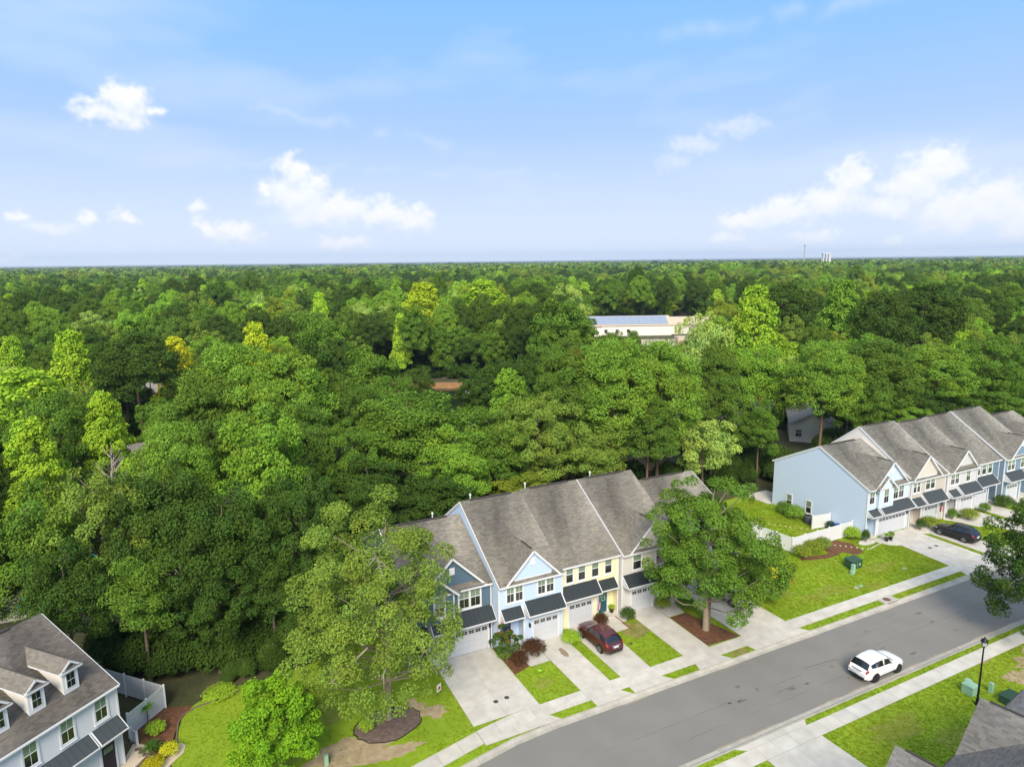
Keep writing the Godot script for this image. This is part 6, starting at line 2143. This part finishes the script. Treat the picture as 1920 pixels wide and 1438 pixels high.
	a = MB.new()
	a.lathe(Vector3.ZERO, [Vector2(0.5, -0.05), Vector2(0.55, 0.12), Vector2(0.42, 0.3), Vector2(0.15, 0.38)], 9)
	var bo := made(a, "boulder", M.tan_stone, self, Vector3(24.6, 0, -47.9))
	bo.scale = Vector3(1.0, 0.8, 0.7)
	tag(bo, "pale boulder between the crape myrtle and the broad brown bush", "boulder")
	for q in [["pale wreath on the teal door of the yellow townhouse", Vector3(34.3, 1.55, -49.8), M.pale_green_plastic], ["golden wreath on the teal door of the light grey townhouse", Vector3(41.31, 1.55, -49.5), M.canvas_yellow]]:
		a = MB.new()
		rng.seed = 6
		for k in 130:
			var an := rng.randf() * TAU
			var p := Vector3(cos(an) * 0.2, sin(an) * 0.2, rng.randf_range(0, 0.06)) + Vector3(rng.randf_range(-0.05, 0.05), rng.randf_range(-0.05, 0.05), 0)
			a.leaf(p, Vector3(rng.randf_range(-0.5, 0.5), rng.randf_range(-0.5, 0.5), 1).normalized(), Vector3(-sin(an), cos(an), 0), 0.11, 0.05)
		tag(made(a, "wreath", q[2], self, q[1]), q[0], "wreath")
	flat("driveway_stain", "brown stain on the light blue townhouse driveway", ragged(27.65, -45.85, 0.28, 0.75, 61, 0.2, 24), 0.028, 0.0345, "stain", false)
	# street lamp
	var lp := thing("street_lamp", "black lamp post with a glass lantern on the near lawn", "street lamp", Vector3(51.4, 0, -25.6))
	a = MB.new()
	a.lathe(Vector3.ZERO, [Vector2(0.17, -0.05), Vector2(0.17, 0.08), Vector2(0.13, 0.12), Vector2(0.1, 0.5), Vector2(0.075, 0.6), Vector2(0.05, 4.6), Vector2(0.06, 4.62), Vector2(0.1, 4.75), Vector2(0.16, 4.8)], 14)
	made(a, "post", M.black_metal, lp)
	a = MB.new()
	a.lathe(Vector3(0, 4.8, 0), [Vector2(0.15, 0), Vector2(0.21, 0.32), Vector2(0.2, 0.36)], 8)
	made(a, "lantern_glass", M.lamp_glass, lp)
	a = MB.new()
	for k in 8:
		var an := TAU * k / 8
		a.bar(Vector3(cos(an) * 0.155, 4.8, sin(an) * 0.155), Vector3(cos(an) * 0.215, 5.14, sin(an) * 0.215), 0.02, 0.02)
	made(a, "lantern_frame", M.black_metal, lp)
	a = MB.new()
	a.lathe(Vector3(0, 5.14, 0), [Vector2(0.24, 0), Vector2(0.25, 0.04), Vector2(0.17, 0.2), Vector2(0.05, 0.28), Vector2(0.05, 0.34), Vector2(0.01, 0.42)], 14)
	made(a, "lantern_cap", M.black_metal, lp)

func made_mesh(m: Mesh, called: String, mt: Material, parent: Node3D) -> MeshInstance3D:
	return put(m, called, mt, parent)

func cars() -> void:
	var P := crossover()
	car("car", "dark maroon crossover parked nose in before the yellow garage", M.paint_maroon, Vector3(31.2, 0.03, -45.75), deg_to_rad(2.0), P)
	P = crossover()
	P.rim = M.rim_dark
	car("car", "white crossover stopped at the near kerb of the street", M.paint_white, Vector3(48.7, -0.1, -31.9), -PI / 2, P)
	P = crossover()
	P.rails = true
	P.body_handles = true
	car("car", "black crossover parked nose in before the cream townhouse", M.paint_black, Vector3(81.55, 0.03, -45.0), deg_to_rad(3.0), P)
	P = crossover()
	car("car", "silver car mostly hidden under the leaning tree in the end driveway", M.paint_silver, Vector3(46.9, 0.03, -46.4), 0.0, P)


# ---------------------------------------------------------------- the wood
func street_trees() -> void:
	# the big ragged tree on the first lawn
	var t := thing("ragged_tree", "big ragged see through tree with pale dead branches on the first lawn", "tree", Vector3(11.8, 0, -44.5))
	var c := crown(5.9, 0.4, 17.0, 200, 84000, 0.155, "wide", 11)
	put(trunk(15.5, 0.24, c[1], 4.0, 12, 60), "trunk", M.pale_bark, t)
	put(c[0], "crown", M.leaf_4, t, Vector3(-0.8, 0, 0.15))
	rng.seed = 13
	for k in 5:
		var b := MB.new()
		var o: Vector3 = [Vector3(0.6, 9.2, 2.2), Vector3(0.2, 8.0, 2.6), Vector3(-0.6, 12.6, 2.6), Vector3(-2.6, 7.4, 3.0), Vector3(1.6, 7.6, 3.2)][k]
		var d: Vector3 = [Vector3(0.5, -1.0, 0.75), Vector3(-0.7, -0.7, 0.8), Vector3(-0.35, 0.9, 0.5), Vector3(-0.9, -0.2, 0.6), Vector3(0.3, -0.9, 0.5)][k]
		var p := [o - d * 0.8, o + d * 0.7, o + d * 1.7, o + d * 2.5 + Vector3(0, 0.12, 0)]
		b.tube(p, [0.085, 0.07, 0.05, 0.02], 6)
		for j in 7:
			var s := o + d * rng.randf_range(0.5, 2.4)
			var e := s + Vector3(rng.randf_range(-1, 1), rng.randf_range(-0.8, 0.6), rng.randf_range(-0.2, 0.9)) * 0.9
			b.tube([s, s.lerp(e, 0.5) + Vector3(0, 0.08, 0), e], [0.03, 0.022, 0.008], 5, false)
		made(b, "dead_branch", M.dead_wood, t)
	# the tree in the mulch bed
	t = thing("leaning_tree", "dense green tree with a pale trunk in the red brown mulch bed", "tree", Vector3(40.9, 0, -43.1))
	c = crown(5.5, 1.2, 14.4, 200, 84000, 0.175, "wide", 16)
	put(trunk(13.0, 0.27, c[1], 3.0, 16, 40), "trunk", M.pale_bark, t)
	put(c[0], "crown", M.leaf_2, t)
	var tw := MB.new()
	tw.tube([Vector3(0.55, -0.1, -0.25), Vector3(0.6, 1.5, -0.3), Vector3(0.9, 4.5, -0.6), Vector3(1.6, 8.0, -1.0)], [0.2, 0.17, 0.14, 0.06], 8)
	made(tw, "second_trunk", M.bark, t)
	var gb := MB.new()
	rng.seed = 19
	for k in 50:
		gb.leaf(Vector3(5.3 + rng.randf_range(-0.5, 0.5), 5.3 + rng.randf_range(-0.7, 0.6), 2.2 + rng.randf_range(-0.4, 0.6)), Vector3(rng.randf_range(-0.6, 0.6), 1, rng.randf_range(-0.3, 0.9)).normalized(), Vector3.RIGHT.rotated(Vector3.UP, rng.randf() * TAU), 0.24, 0.15)
	made(gb, "yellowing_leaves", M.leaf_gold, t)
	# the lime green one at the lower edge
	t = thing("lime_tree", "bright lime green young maple at the bottom edge of the view", "tree", Vector3(3.75, 0, -42.0))
	c = crown(2.75, 0.2, 7.2, 120, 32000, 0.165, "wide", 23)
	put(trunk(6.8, 0.1, c[1], 1.2, 22, 16), "trunk", M.bark, t)
	put(c[0], "crown", M.leaf_10, t)
	# the one at the right edge
	t = thing("edge_tree", "tree with fine olive leaves cut off by the right edge of the view", "tree", Vector3(65.6, 0, -27.2))
	c = crown(5.8, 0.2, 13.6, 200, 84000, 0.165, "wide", 29)
	put(trunk(11.5, 0.2, c[1], 2.6, 28, 22), "trunk", M.bark, t)
	put(c[0], "crown", M.leaf_1, t)

var key_spots := []

func key_tree(kind: String, x: float, z: float, h: float, r: float, tone: int, label: String, lod := 0) -> void:
	key_spots.append(Vector3(x, z, r))
	plant(kind, x, z, h * 1.02, r * 1.05, tone, label, "", lod)

func key_trees() -> void:
	key_tree("oak", 2.4, -57.5, 16, 4.1, 1, "dark oak at the wood's edge straight above the lime maple")
	key_tree("oak", 8.6, -57.5, 16, 3.7, 1, "dark oak at the wood's right end beside the big ragged tree")
	key_tree("oak", -8.7, -57.5, 13.3, 3.2, 1, "dark oak leaning over the ridge of the dormered house")
	key_tree("oak", -3.9, -57.8, 12.3, 3.5, 2, "oak right behind the white yard fence of the dormered house")
	key_tree("oak", 1.2, -56.8, 10.4, 3.4, 1, "low dark tree at the lawn edge below the wood")
	key_tree("oak", 5.7, -56.8, 10.4, 3.4, 1, "low dark tree between the lawn edging and the big ragged tree")
	key_tree("oak", -1.6, -60.5, 18, 4.2, 1, "tall dark oak in the wood behind the white yard fence")
	key_tree("oak", -6.4, -62.0, 17.4, 4.4, 4, "olive crowned oak behind the roof peak of the dormered house")
	key_tree("oak", -11.0, -60.7, 17, 3.9, 2, "oak cut by the left edge of the view above the dormered house")
	key_tree("gum", 6.9, -65.2, 20, 4.1, 3, "fresh green sweetgum rising before the big group of pines")
	key_tree("pine", -0.7, -68.2, 19, 3.6, 3, "pine at the left foot of the big pine group")
	key_tree("oak", 17.6, -70.5, 12.5, 4.6, 1, "dark low oak behind the left end of the dark blue roof")
	key_tree("oak", 25.3, -70.5, 10.2, 4.6, 1, "dark low oak behind the light blue gable wall")
	key_tree("oak", 39.6, -72.0, 17.4, 5.2, 4, "soft olive oak behind the middle of the first row")
	key_tree("oak", 33.5, -73.5, 15.8, 4.8, 2, "mid green oak left of the soft olive oak behind the first row")
	key_tree("oak", 46.5, -70.5, 13.0, 4.8, 4, "olive oak behind the grey townhouse roof")
	key_tree("pine", 51.3, -73.0, 23, 5.7, 3, "tallest pine of the group behind the first row")
	key_tree("pine", 45.8, -75.0, 21.5, 4.6, 2, "darker pine left in the group behind the first row")
	key_tree("pine", 58.5, -72.0, 22.5, 5.2, 3, "pine with a bare trunk right of the beige chimney")
	key_tree("pine", 54.7, -69.8, 15.7, 4.1, 2, "lower pine in front of the pine group behind the first row")
	key_tree("oak", 36.1, -69.0, 8.6, 4.0, 6, "small olive tree just behind the yellow townhouse roof")
	key_tree("pine", 69.5, -73.5, 20.9, 3.6, 2, "slim pine above the pale slender tree")
	key_tree("oak", 68.0, -75.5, 10.9, 4.3, 2, "low oak right behind the pale slender tree")
	key_tree("ash", 64.0, -69.0, 11.9, 3.9, 7, "pale green slender tree rising behind the end of the first row")
	key_tree("pine", 91.5, -72.8, 20.3, 5.4, 3, "broad pine before the small white house")
	key_tree("oak", 98.9, -73.5, 15.8, 5.2, 2, "round oak behind the ridge of the cream townhouse")
	key_tree("pine", 106.2, -74.5, 19.6, 6.2, 2, "big pine behind the cool grey townhouse")
	key_tree("pine", 120.8, -73.5, 17.7, 6.2, 3, "pine behind the farthest end townhouse")
	key_tree("oak", 134.9, -72.5, 19.2, 6.2, 2, "round oak at the right edge beyond the second row")
	key_tree("oak", 115.9, -72.5, 11.7, 5.6, 1, "dark low oak behind the steel blue townhouse")
	key_tree("oak", 131.7, -69.5, 10.2, 6.0, 2, "low oak at the right edge beyond the second row")
	key_tree("oak", 109.0, -71.0, 9.1, 4.4, 3, "fresh green low tree behind the slate blue townhouse")
	key_tree("oak", 28.8, -72.5, 14.2, 4.9, 3, "fresh green oak behind the light blue townhouse roof")
	key_tree("pine", 7.3, -74.0, 21, 4.3, 3, "pine in the front of the big pine group")
	key_tree("oak", 15.8, -75.4, 16, 3.7, 2, "oak at the right foot of the big pine group")
	key_tree("oak", 74.0, -80.0, 14.3, 4.8, 1, "dark oak in the gap between the two rows")
	key_tree("pine", 11.7, -75.8, 18, 3.9, 2, "dark pine right in the front of the big pine group")
	key_tree("pine", 2.4, -76.5, 22, 4.6, 2, "dark pine at the left of the big pine group")
	key_tree("oak", 108.5, -78.0, 20, 5.8, 3, "fresh green oak behind the small white house")
	key_tree("oak", 87.7, -83.0, 20, 5.5, 3, "fresh green oak behind the broad pine")
	key_tree("gum", 39.3, -79.5, 19, 4.0, 3, "fresh green sweetgum behind the broad olive oak")
	key_tree("pine", 12.1, -82.3, 23, 5.1, 3, "pine at the right top of the big pine group")
	key_tree("oak", 25.8, -81.4, 18, 7.6, 2, "broad round oak before the pond")
	key_tree("pine", 16.7, -84.8, 20, 3.8, 2, "slim pine right of the big pine group")
	key_tree("pine", 6.3, -84.6, 24, 5.8, 3, "tallest pine at the top of the big pine group")
	key_tree("ash", 80.9, -89.0, 24, 4.4, 7, "pale tall tree between the halls and the second row")
	key_tree("gum", -14.5, -87.1, 17, 4.2, 5, "lime green sweetgum at the left edge beyond the pool")
	key_tree("pine", 136.1, -94.7, 26, 6.3, 1, "dark tall pine right of the light green skyline tree", 1)
	key_tree("gum", -8.1, -94.8, 18, 3.5, 5, "narrow lime green sweetgum by the low beige house")
	key_tree("oak", -13.3, -97.5, 19, 5.4, 2, "mid green oak left of the low beige house")
	key_tree("oak", 58.2, -98.4, 19, 3.5, 2, "oak standing right of the pond")
	key_tree("pine", 159.4, -100.4, 27, 8.2, 1, "dark dome of tall pines on the right", 1)
	key_tree("oak", 29.7, -113.2, 20, 4.9, 2, "oak at the left bank of the pond", 1)
	key_tree("gum", -19.1, -114.7, 19, 8.2, 5, "broad lime green tree high at the left edge", 1)
	key_tree("gum", 120.3, -115, 27, 7.3, 5, "light green tall tree right of the tan halls", 1)
	key_tree("pine", 84.3, -119.1, 18, 4.4, 2, "small dark pine in front of the tan halls", 1)
	key_tree("oak", 19.0, -113.9, 22, 6.1, 1, "dark oak beyond the big pine group", 1)
	key_tree("pine", 138.4, -122.8, 27, 7.4, 1, "dark tall pine group on the skyline below the mast", 1)
	key_tree("oak", 27.6, -140.1, 23, 5.7, 2, "tall oak beyond the left of the pond", 1)
	key_tree("pine", 84.5, -146, 25, 7.6, 1, "tall dark pine with a bare trunk beyond the pond", 1)
	key_tree("oak", 30.4, -158.2, 23, 6.2, 2, "tall oak behind the pond's clay bank", 1)
	key_tree("oak", 80.5, -134.5, 24, 7.5, 2, "broad tall oak left of the tan halls", 1)
	key_tree("gum", 165, -126.7, 27, 8, 3, "fresh green tall tree right of the dark pine group", 1)
	key_tree("gum", 14.5, -139.2, 22, 4.5, 8, "yellow green tree right above the big pine group", 1)
	key_tree("pine", -5.6, -133.9, 22, 6.9, 1, "dark pine left of the bright yellow tree", 1)
	key_tree("gum", -15.6, -140.4, 22, 5.6, 5, "lime green tree behind the left oaks", 1)
	key_tree("gum", 0.5, -150.4, 19, 4.7, 9, "bright yellow tree above the left of the big pines", 1)
	key_tree("ash", 112, -182.3, 26, 5.6, 7, "pale tree with bare limbs beyond the tan halls", 1)
	key_tree("gum", 94.3, -209.3, 27, 11.6, 5, "broad light green tree beyond the pond", 1)
	key_tree("gum", 80.1, -230, 26, 10.4, 8, "broad yellow green tree on the far side of the pond", 1)
	# a brown dying crown and a bare grey one
	var t := thing("dying_pine", "rust brown dying crown left of the pines before the tan halls", "tree", Vector3(51.5, -0.1, -82.0))
	put(kinds.pine1[0][1], "trunk", M.pine_bark, t).scale = Vector3(0.7, 1.08, 0.7)
	put(kinds.pine1[0][0], "crown", M.leaf_rust, t).scale = Vector3(0.35, 1.04, 0.35)
	t = thing("bare_tree", "bare grey tree beside the narrow lime green sweetgum", "tree", Vector3(-7.5, -0.1, -88.0))
	rng.seed = 17
	var b := MB.new()
	b.tube([Vector3(0, 0, 0), Vector3(0.2, 5, 0), Vector3(0, 9, 0.2), Vector3(0.3, 13, 0)], [0.18, 0.15, 0.1, 0.03], 7)
	for k in 26:
		var y := rng.randf_range(5, 12.5)
		var a := k * 2.4
		var l := (13.5 - y) * 0.28 + 0.5
		b.tube([Vector3(0.1, y, 0.1), Vector3(cos(a) * l * 0.5, y + l * 0.5, sin(a) * l * 0.5), Vector3(cos(a) * l, y + l * 1.25, sin(a) * l)], [0.06, 0.04, 0.012], 5, false)
	made(b, "limbs", M.dead_wood, t)

var off: Array[PackedVector2Array] = []
var off_boxes := []

# openings in the wood: nothing may grow there that would close the view from the street's side over to the far buildings and the pond
func in_gap(x: float, z: float, h: float) -> bool:
	var A := deg_to_rad(26.6)
	var d := x * sin(A) - z * cos(A)
	var t := (x * cos(A) + z * sin(A)) / d
	for q in [[0.105, 0.165, 140.0, 290.0, 3.5], [0.18, 0.3, 140.0, 290.0, 2.0], [0.405, 0.462, 60.0, 121.0, 0.5], [-0.1, -0.075, 70.0, 150.0, 0.0], [-0.225, -0.185, 100.0, 190.0, 0.0], [-0.67, -0.56, 60.0, 104.0, 1.5], [-0.535, -0.505, 70.0, 190.0, 2.0], [-0.29, -0.25, 60.0, 122.0, 0.0], [-0.08, -0.04, 66.0, 92.0, 1.0], [0.19, 0.235, 60.0, 96.0, 1.0], [0.272, 0.3, 70.0, 200.0, 0.0]]:
		if t > q[0] and t < q[1] and d > q[2] and d < q[3] and h > 33.0 - (33.0 - q[4]) * d / q[3]:
			return true
	return false

func clear_of(x: float, z: float, r: float, h := 0.0) -> bool:
	var p := Vector2(x, z)
	if h > 0.0 and in_gap(x, z, h):
		return false
	if z > -57.0 or (x > 11.5 and z > -68.5 - r * 0.25):
		return false
	if in_any(p, off, off_boxes):
		return false
	for q in [Vector3(103, -84, 9), Vector3(97, -78, 7), Vector3(71, -87, 8.5), Vector3(66, -80, 5), Vector3(-9.5, -112, 9), Vector3(-6.5, -104, 6), Vector3(-6, -202, 13), Vector3(42, -97, 8), Vector3(10, -97, 7), Vector3(184, -252, 22), Vector3(160, -262, 18), Vector3(214, -243, 16), Vector3(171, -196, 8), Vector3(190, -235, 14), Vector3(150, -205, 14), Vector3(-11, -80, 9)]:
		if Vector2(q.x, q.y).distance_to(p) < q.z + r * 0.4:
			return false
	for q in key_spots:
		if Vector2(q.x, q.y).distance_to(p) < (q.z + r) * 0.62:
			return false
	return true

func tone_for(x: float, z: float, kind: String, f: FastNoiseLite) -> int:
	if kind == "pine":
		return [1, 2, 2, 3, 1][rng.randi() % 5]
	var n := f.get_noise_2d(x, z) + rng.randf_range(-0.35, 0.35)
	if kind == "gum":
		return 2 if n < -0.25 else (3 if n < 0.2 else 5)
	return 1 if n < -0.22 else (2 if n < 0.05 else (4 if n < 0.15 else (3 if n < 0.35 else 6)))

func wood() -> void:
	rng.seed = 91
	for i in get_child_count():
		pass
	for q in [[41, -128, 52, -119, 68, -126, 82, -150, 84, -160, 70, -182, 28, -192, 26, -182, 42, -170, 38, -150], [-30, -105, 15, -120.5, 34, -115, 60, -105, 92, -97, 128, -112, 127, -117, 92, -101, 62, -109, 36, -119, 15, -124.5, -32, -109], [116, -150, 156, -172, 200, -190, 216, -214, 150, -246, 126, -214, 108, -168]]:
		off.append(pts(q))
		off_boxes.append(extent(off[-1]))
	var f := FastNoiseLite.new()
	f.seed = 3
	f.frequency = 0.02
	f.fractal_octaves = 3
	var A := deg_to_rad(26.6)
	var at := func(d: float, l: float) -> Vector2: return Vector2(l * cos(A) + d * sin(A), l * sin(A) - d * cos(A))
	var tones := {1: "dark green", 2: "mid green", 3: "fresh green", 4: "soft olive", 5: "lime green", 6: "olive green", 7: "pale green", 8: "yellow green"}
	var kind_names := {"oak": "broadleaf tree", "gum": "sweetgum", "pine": "pine", "ash": "slender tree"}
	var single := 215
	var rest := []
	var spots := []
	var d := 50.0
	while d < 420.0:
		var sp := 6.2 + d * 0.009
		var l := -d * 0.95 - 16.0
		while l < d * 0.95 + 16.0:
			var p: Vector2 = at.call(d + rng.randf_range(-0.42, 0.42) * sp, l + rng.randf_range(-0.42, 0.42) * sp)
			var k := f.get_noise_2d(p.x * 0.6 + 300, p.y * 0.6)
			var kind := "oak"
			var u := rng.randf()
			if u < 0.3 + k * 0.6: kind = "pine"
			elif u > 0.84: kind = "gum"
			elif u > 0.8: kind = "ash"
			var far := clampf((d - 90.0) / 160.0, 0, 1)
			var h := rng.randf_range(9.5, 15.5) + far * rng.randf_range(1.0, 10.0) + (2.0 if kind == "pine" else 0.0)
			var r := rng.randf_range(2.5, 4.3) * (1.0 + far * 0.4)
			if rng.randf() < 0.06: h *= 1.18
			if clear_of(p.x, p.y, r, h):
				spots.append([d, p, kind, h, r, absf(l) < d * 0.76 + 4.0])
			l += sp
		d += sp
	for s in spots:
		var p: Vector2 = s[1]
		var kind: String = s[2]
		var dd: float = s[0]
		var tone := tone_for(p.x, p.y, kind, f)
		if kind == "ash": tone = 7
		if single > 0 and s[5]:
			single -= 1
			var zone := ""
			if p.x < 13.0 and dd < 100: zone = "in the wood round the swimming pool"
			elif dd < 105 and p.x < 66: zone = "between first row and pond"
			elif dd < 118: zone = "close behind the second row of townhouses"
			elif p.x < 16: zone = "beyond the low beige house"
			elif p.x < 70: zone = "round the pond"
			else: zone = "in the wood before the tan halls"
			var size := "tall" if s[3] > 18.0 else ("low" if s[3] < 14.5 else "middling")
			plant(kind, p.x, p.y, s[3], s[4], tone, "%s %s %s %s" % [size, tones[tone], kind_names[kind], zone], "%s trees %s" % [tones[tone], zone], 0 if dd < 100 else 1)
		else:
			rest.append([kind, p, s[3], s[4], tone, dd])
	# beyond those the wood goes on to the horizon as one mass
	d = 420.0
	while d < 6200.0:
		var sp := 7.2 + d * 0.0062
		var l := -d * 0.92 - 20.0
		while l < d * 0.92 + 20.0:
			var p: Vector2 = at.call(d + rng.randf_range(-0.45, 0.45) * sp, l + rng.randf_range(-0.45, 0.45) * sp)
			var kind := "oak" if rng.randf() < 0.62 else ("pine" if rng.randf() < 0.62 else "gum")
			if Vector2(1385, -1180).distance_to(p) > 14.0 and Vector2(1425, -1150).distance_to(p) > 34.0:
				var hh := rng.randf_range(13.0, 21.0) + f.get_noise_2d(p.x * 0.2, p.y * 0.2) * 11.0 + (4.0 if rng.randf() < 0.06 else 0.0)
				rest.append([kind, p, hh, sp * rng.randf_range(0.42, 0.66), tone_for(p.x * 0.3, p.y * 0.3, kind, f), d])
			l += sp
		d += sp * 0.95
	var lists := {}
	for s in rest:
		var lod := "1" if s[5] < 950.0 else "2"
		var key: String = s[0] + lod
		if not kinds.has(key): key = ("oak" if s[0] == "ash" else s[0]) + lod
		var v: int = rng.randi() % kinds[key].size()
		var id := key + "_" + str(v)
		if not lists.has(id): lists[id] = [kinds[key][v], []]
		lists[id][1].append(s)
	var ids := lists.keys()
	ids.sort()
	for id in ids:
		var k: Array = lists[id][0]
		var list: Array = lists[id][1]
		var mm := MultiMesh.new()
		mm.transform_format = MultiMesh.TRANSFORM_3D
		mm.use_colors = true
		mm.mesh = k[0]
		mm.instance_count = list.size()
		for i in list.size():
			var s: Array = list[i]
			var sc := Vector3(s[3] / k[3], s[2] / k[2], s[3] / k[3]) * 1.08
			sc.y = s[2] / k[2]
			mm.set_instance_transform(i, Transform3D(Basis(Vector3.UP, rng.randf() * TAU).scaled(sc), Vector3(s[1].x, -0.1, s[1].y)))
			var col: Color = (M[("needle_" if s[0] == "pine" else "leaf_") + str(s[4])] as StandardMaterial3D).albedo_color.srgb_to_linear()
			mm.set_instance_color(i, col * rng.randf_range(0.95, 1.3))
		var o := MultiMeshInstance3D.new()
		o.multimesh = mm
		o.material_override = M.canopy_tint
		o.name = numbered("forest")
		add_child(o)
		tag(o, "green wood of mixed trees that runs to the horizon", "forest", "the far wood", "stuff")
	# bushes on the floor of the wood
	var sm := shrub_mesh(1.0, 1.4, 800, 0.24, 777, 10)
	var ul := []
	for k in 5200:
		var dd := 50.0 + 190.0 * sqrt(rng.randf())
		var p: Vector2 = at.call(dd, rng.randf_range(-0.85, 0.85) * dd)
		if clear_of(p.x, p.y, -1.2):
			if p.x > 58 and p.x < 80 and p.y > -71: continue
			ul.append([p, 1.0])

	var um := MultiMesh.new()
	um.transform_format = MultiMesh.TRANSFORM_3D
	um.use_colors = true
	um.mesh = sm[0]
	um.instance_count = ul.size()
	for i in ul.size():
		var s: float = rng.randf_range(0.9, 2.2) * ul[i][1]
		um.set_instance_transform(i, Transform3D(Basis(Vector3.UP, rng.randf() * TAU).scaled(Vector3(s, s * rng.randf_range(0.8, 1.6), s)), Vector3(ul[i][0].x, -0.15, ul[i][0].y)))
		um.set_instance_color(i, Color(0.06, 0.11, 0.018) * rng.randf_range(0.7, 1.5))
	var th := shrub_mesh(1.6, 2.6, 5200, 0.19, 778, 18)
	var tm := MultiMesh.new()
	tm.transform_format = MultiMesh.TRANSFORM_3D
	tm.use_colors = true
	tm.mesh = th[0]
	var tl := []
	for k in 170:
		var p := Vector2(rng.randf_range(-7.0, 11.0), rng.randf_range(-61.5, -54.5))
		if p.x < 0.5 and p.y > -57.0 + p.x * 0.4: continue
		tl.append(p)
	for k in 420:
		var p := Vector2(rng.randf_range(13.0, 150.0), rng.randf_range(-80.0, -67.5))
		if (p.x > 50 and p.x < 76 and p.y > -71.0) or in_gap(p.x, p.y, 4.0) or Vector2(71, -86).distance_to(p) < 8.0: continue
		tl.append(p)
	tm.instance_count = tl.size()
	for i in tl.size():
		var s := rng.randf_range(0.6, 1.25) * (1.0 if tl[i].y < -57 else 0.6)
		tm.set_instance_transform(i, Transform3D(Basis(Vector3.UP, rng.randf() * TAU).scaled(Vector3(s, s * rng.randf_range(0.8, 1.5), s)), Vector3(tl[i].x, -0.15, tl[i].y)))
		tm.set_instance_color(i, Color(0.075, 0.125, 0.024) * rng.randf_range(0.8, 1.35))
	var to := MultiMeshInstance3D.new()
	to.multimesh = tm
	to.material_override = M.canopy_tint
	to.name = "thicket"
	add_child(to)
	tag(to, "dark green thicket along the edge of the wood above the lawn edging", "undergrowth", "", "stuff")
	var uo := MultiMeshInstance3D.new()
	uo.multimesh = um
	uo.material_override = M.canopy_tint
	uo.name = "undergrowth"
	add_child(uo)
	tag(uo, "undergrowth of dark green bushes covering the floor of the wood", "undergrowth", "", "stuff")


# labels that several trees share are told apart by their place from left to right
func tell_apart() -> void:
	var by := {}
	var A := deg_to_rad(26.6)
	for o in get_children():
		if o is Node3D and o.has_meta("group") and o.has_meta("label"):
			var l: String = o.get_meta("label")
			if not by.has(l): by[l] = []
			var p: Vector3 = o.position
			by[l].append([(p.x * cos(A) + p.z * sin(A)) / (p.x * sin(A) - p.z * cos(A)), o])
	var nth := ["first", "second", "third", "fourth", "fifth", "sixth", "seventh", "eighth", "ninth", "tenth", "eleventh", "twelfth", "thirteenth", "fourteenth", "fifteenth", "sixteenth", "seventeenth", "eighteenth", "nineteenth", "twentieth", "twenty-first", "twenty-second", "twenty-third", "twenty-fourth"]
	for l in by:
		if by[l].size() < 2: continue
		by[l].sort_custom(func(a, b): return a[0] < b[0])
		for i in by[l].size():
			by[l][i][1].set_meta("label", "%s, %s from the left" % [l, nth[mini(i, 23)]])


func _ready() -> void:
	stains.seed = 5
	stains.frequency = 0.22
	stains.fractal_octaves = 4
	camera_sky_sun()
	materials()
	ground_and_road()
	far_side_rows()
	dormered_house()
	near_house()
	far_buildings()
	cars()
	gardens()
	grow_kinds()
	for q in [["oak2", 4.8, 4.0, 15.0, 22, 900, 1.5, "round"], ["pine2", 4.7, 9.0, 20.0, 22, 900, 1.5, "pine"], ["gum2", 4.6, 4.0, 16.0, 20, 800, 1.5, "tall"]]:
		var c := crown(q[1], q[2], q[3], q[4], q[5], q[6], q[7], 300 + q[4])
		kinds[q[0]] = [[c[0], null, q[3], q[1]]]
	street_trees()
	key_trees()
	wood()
	tell_apart()
	grass()
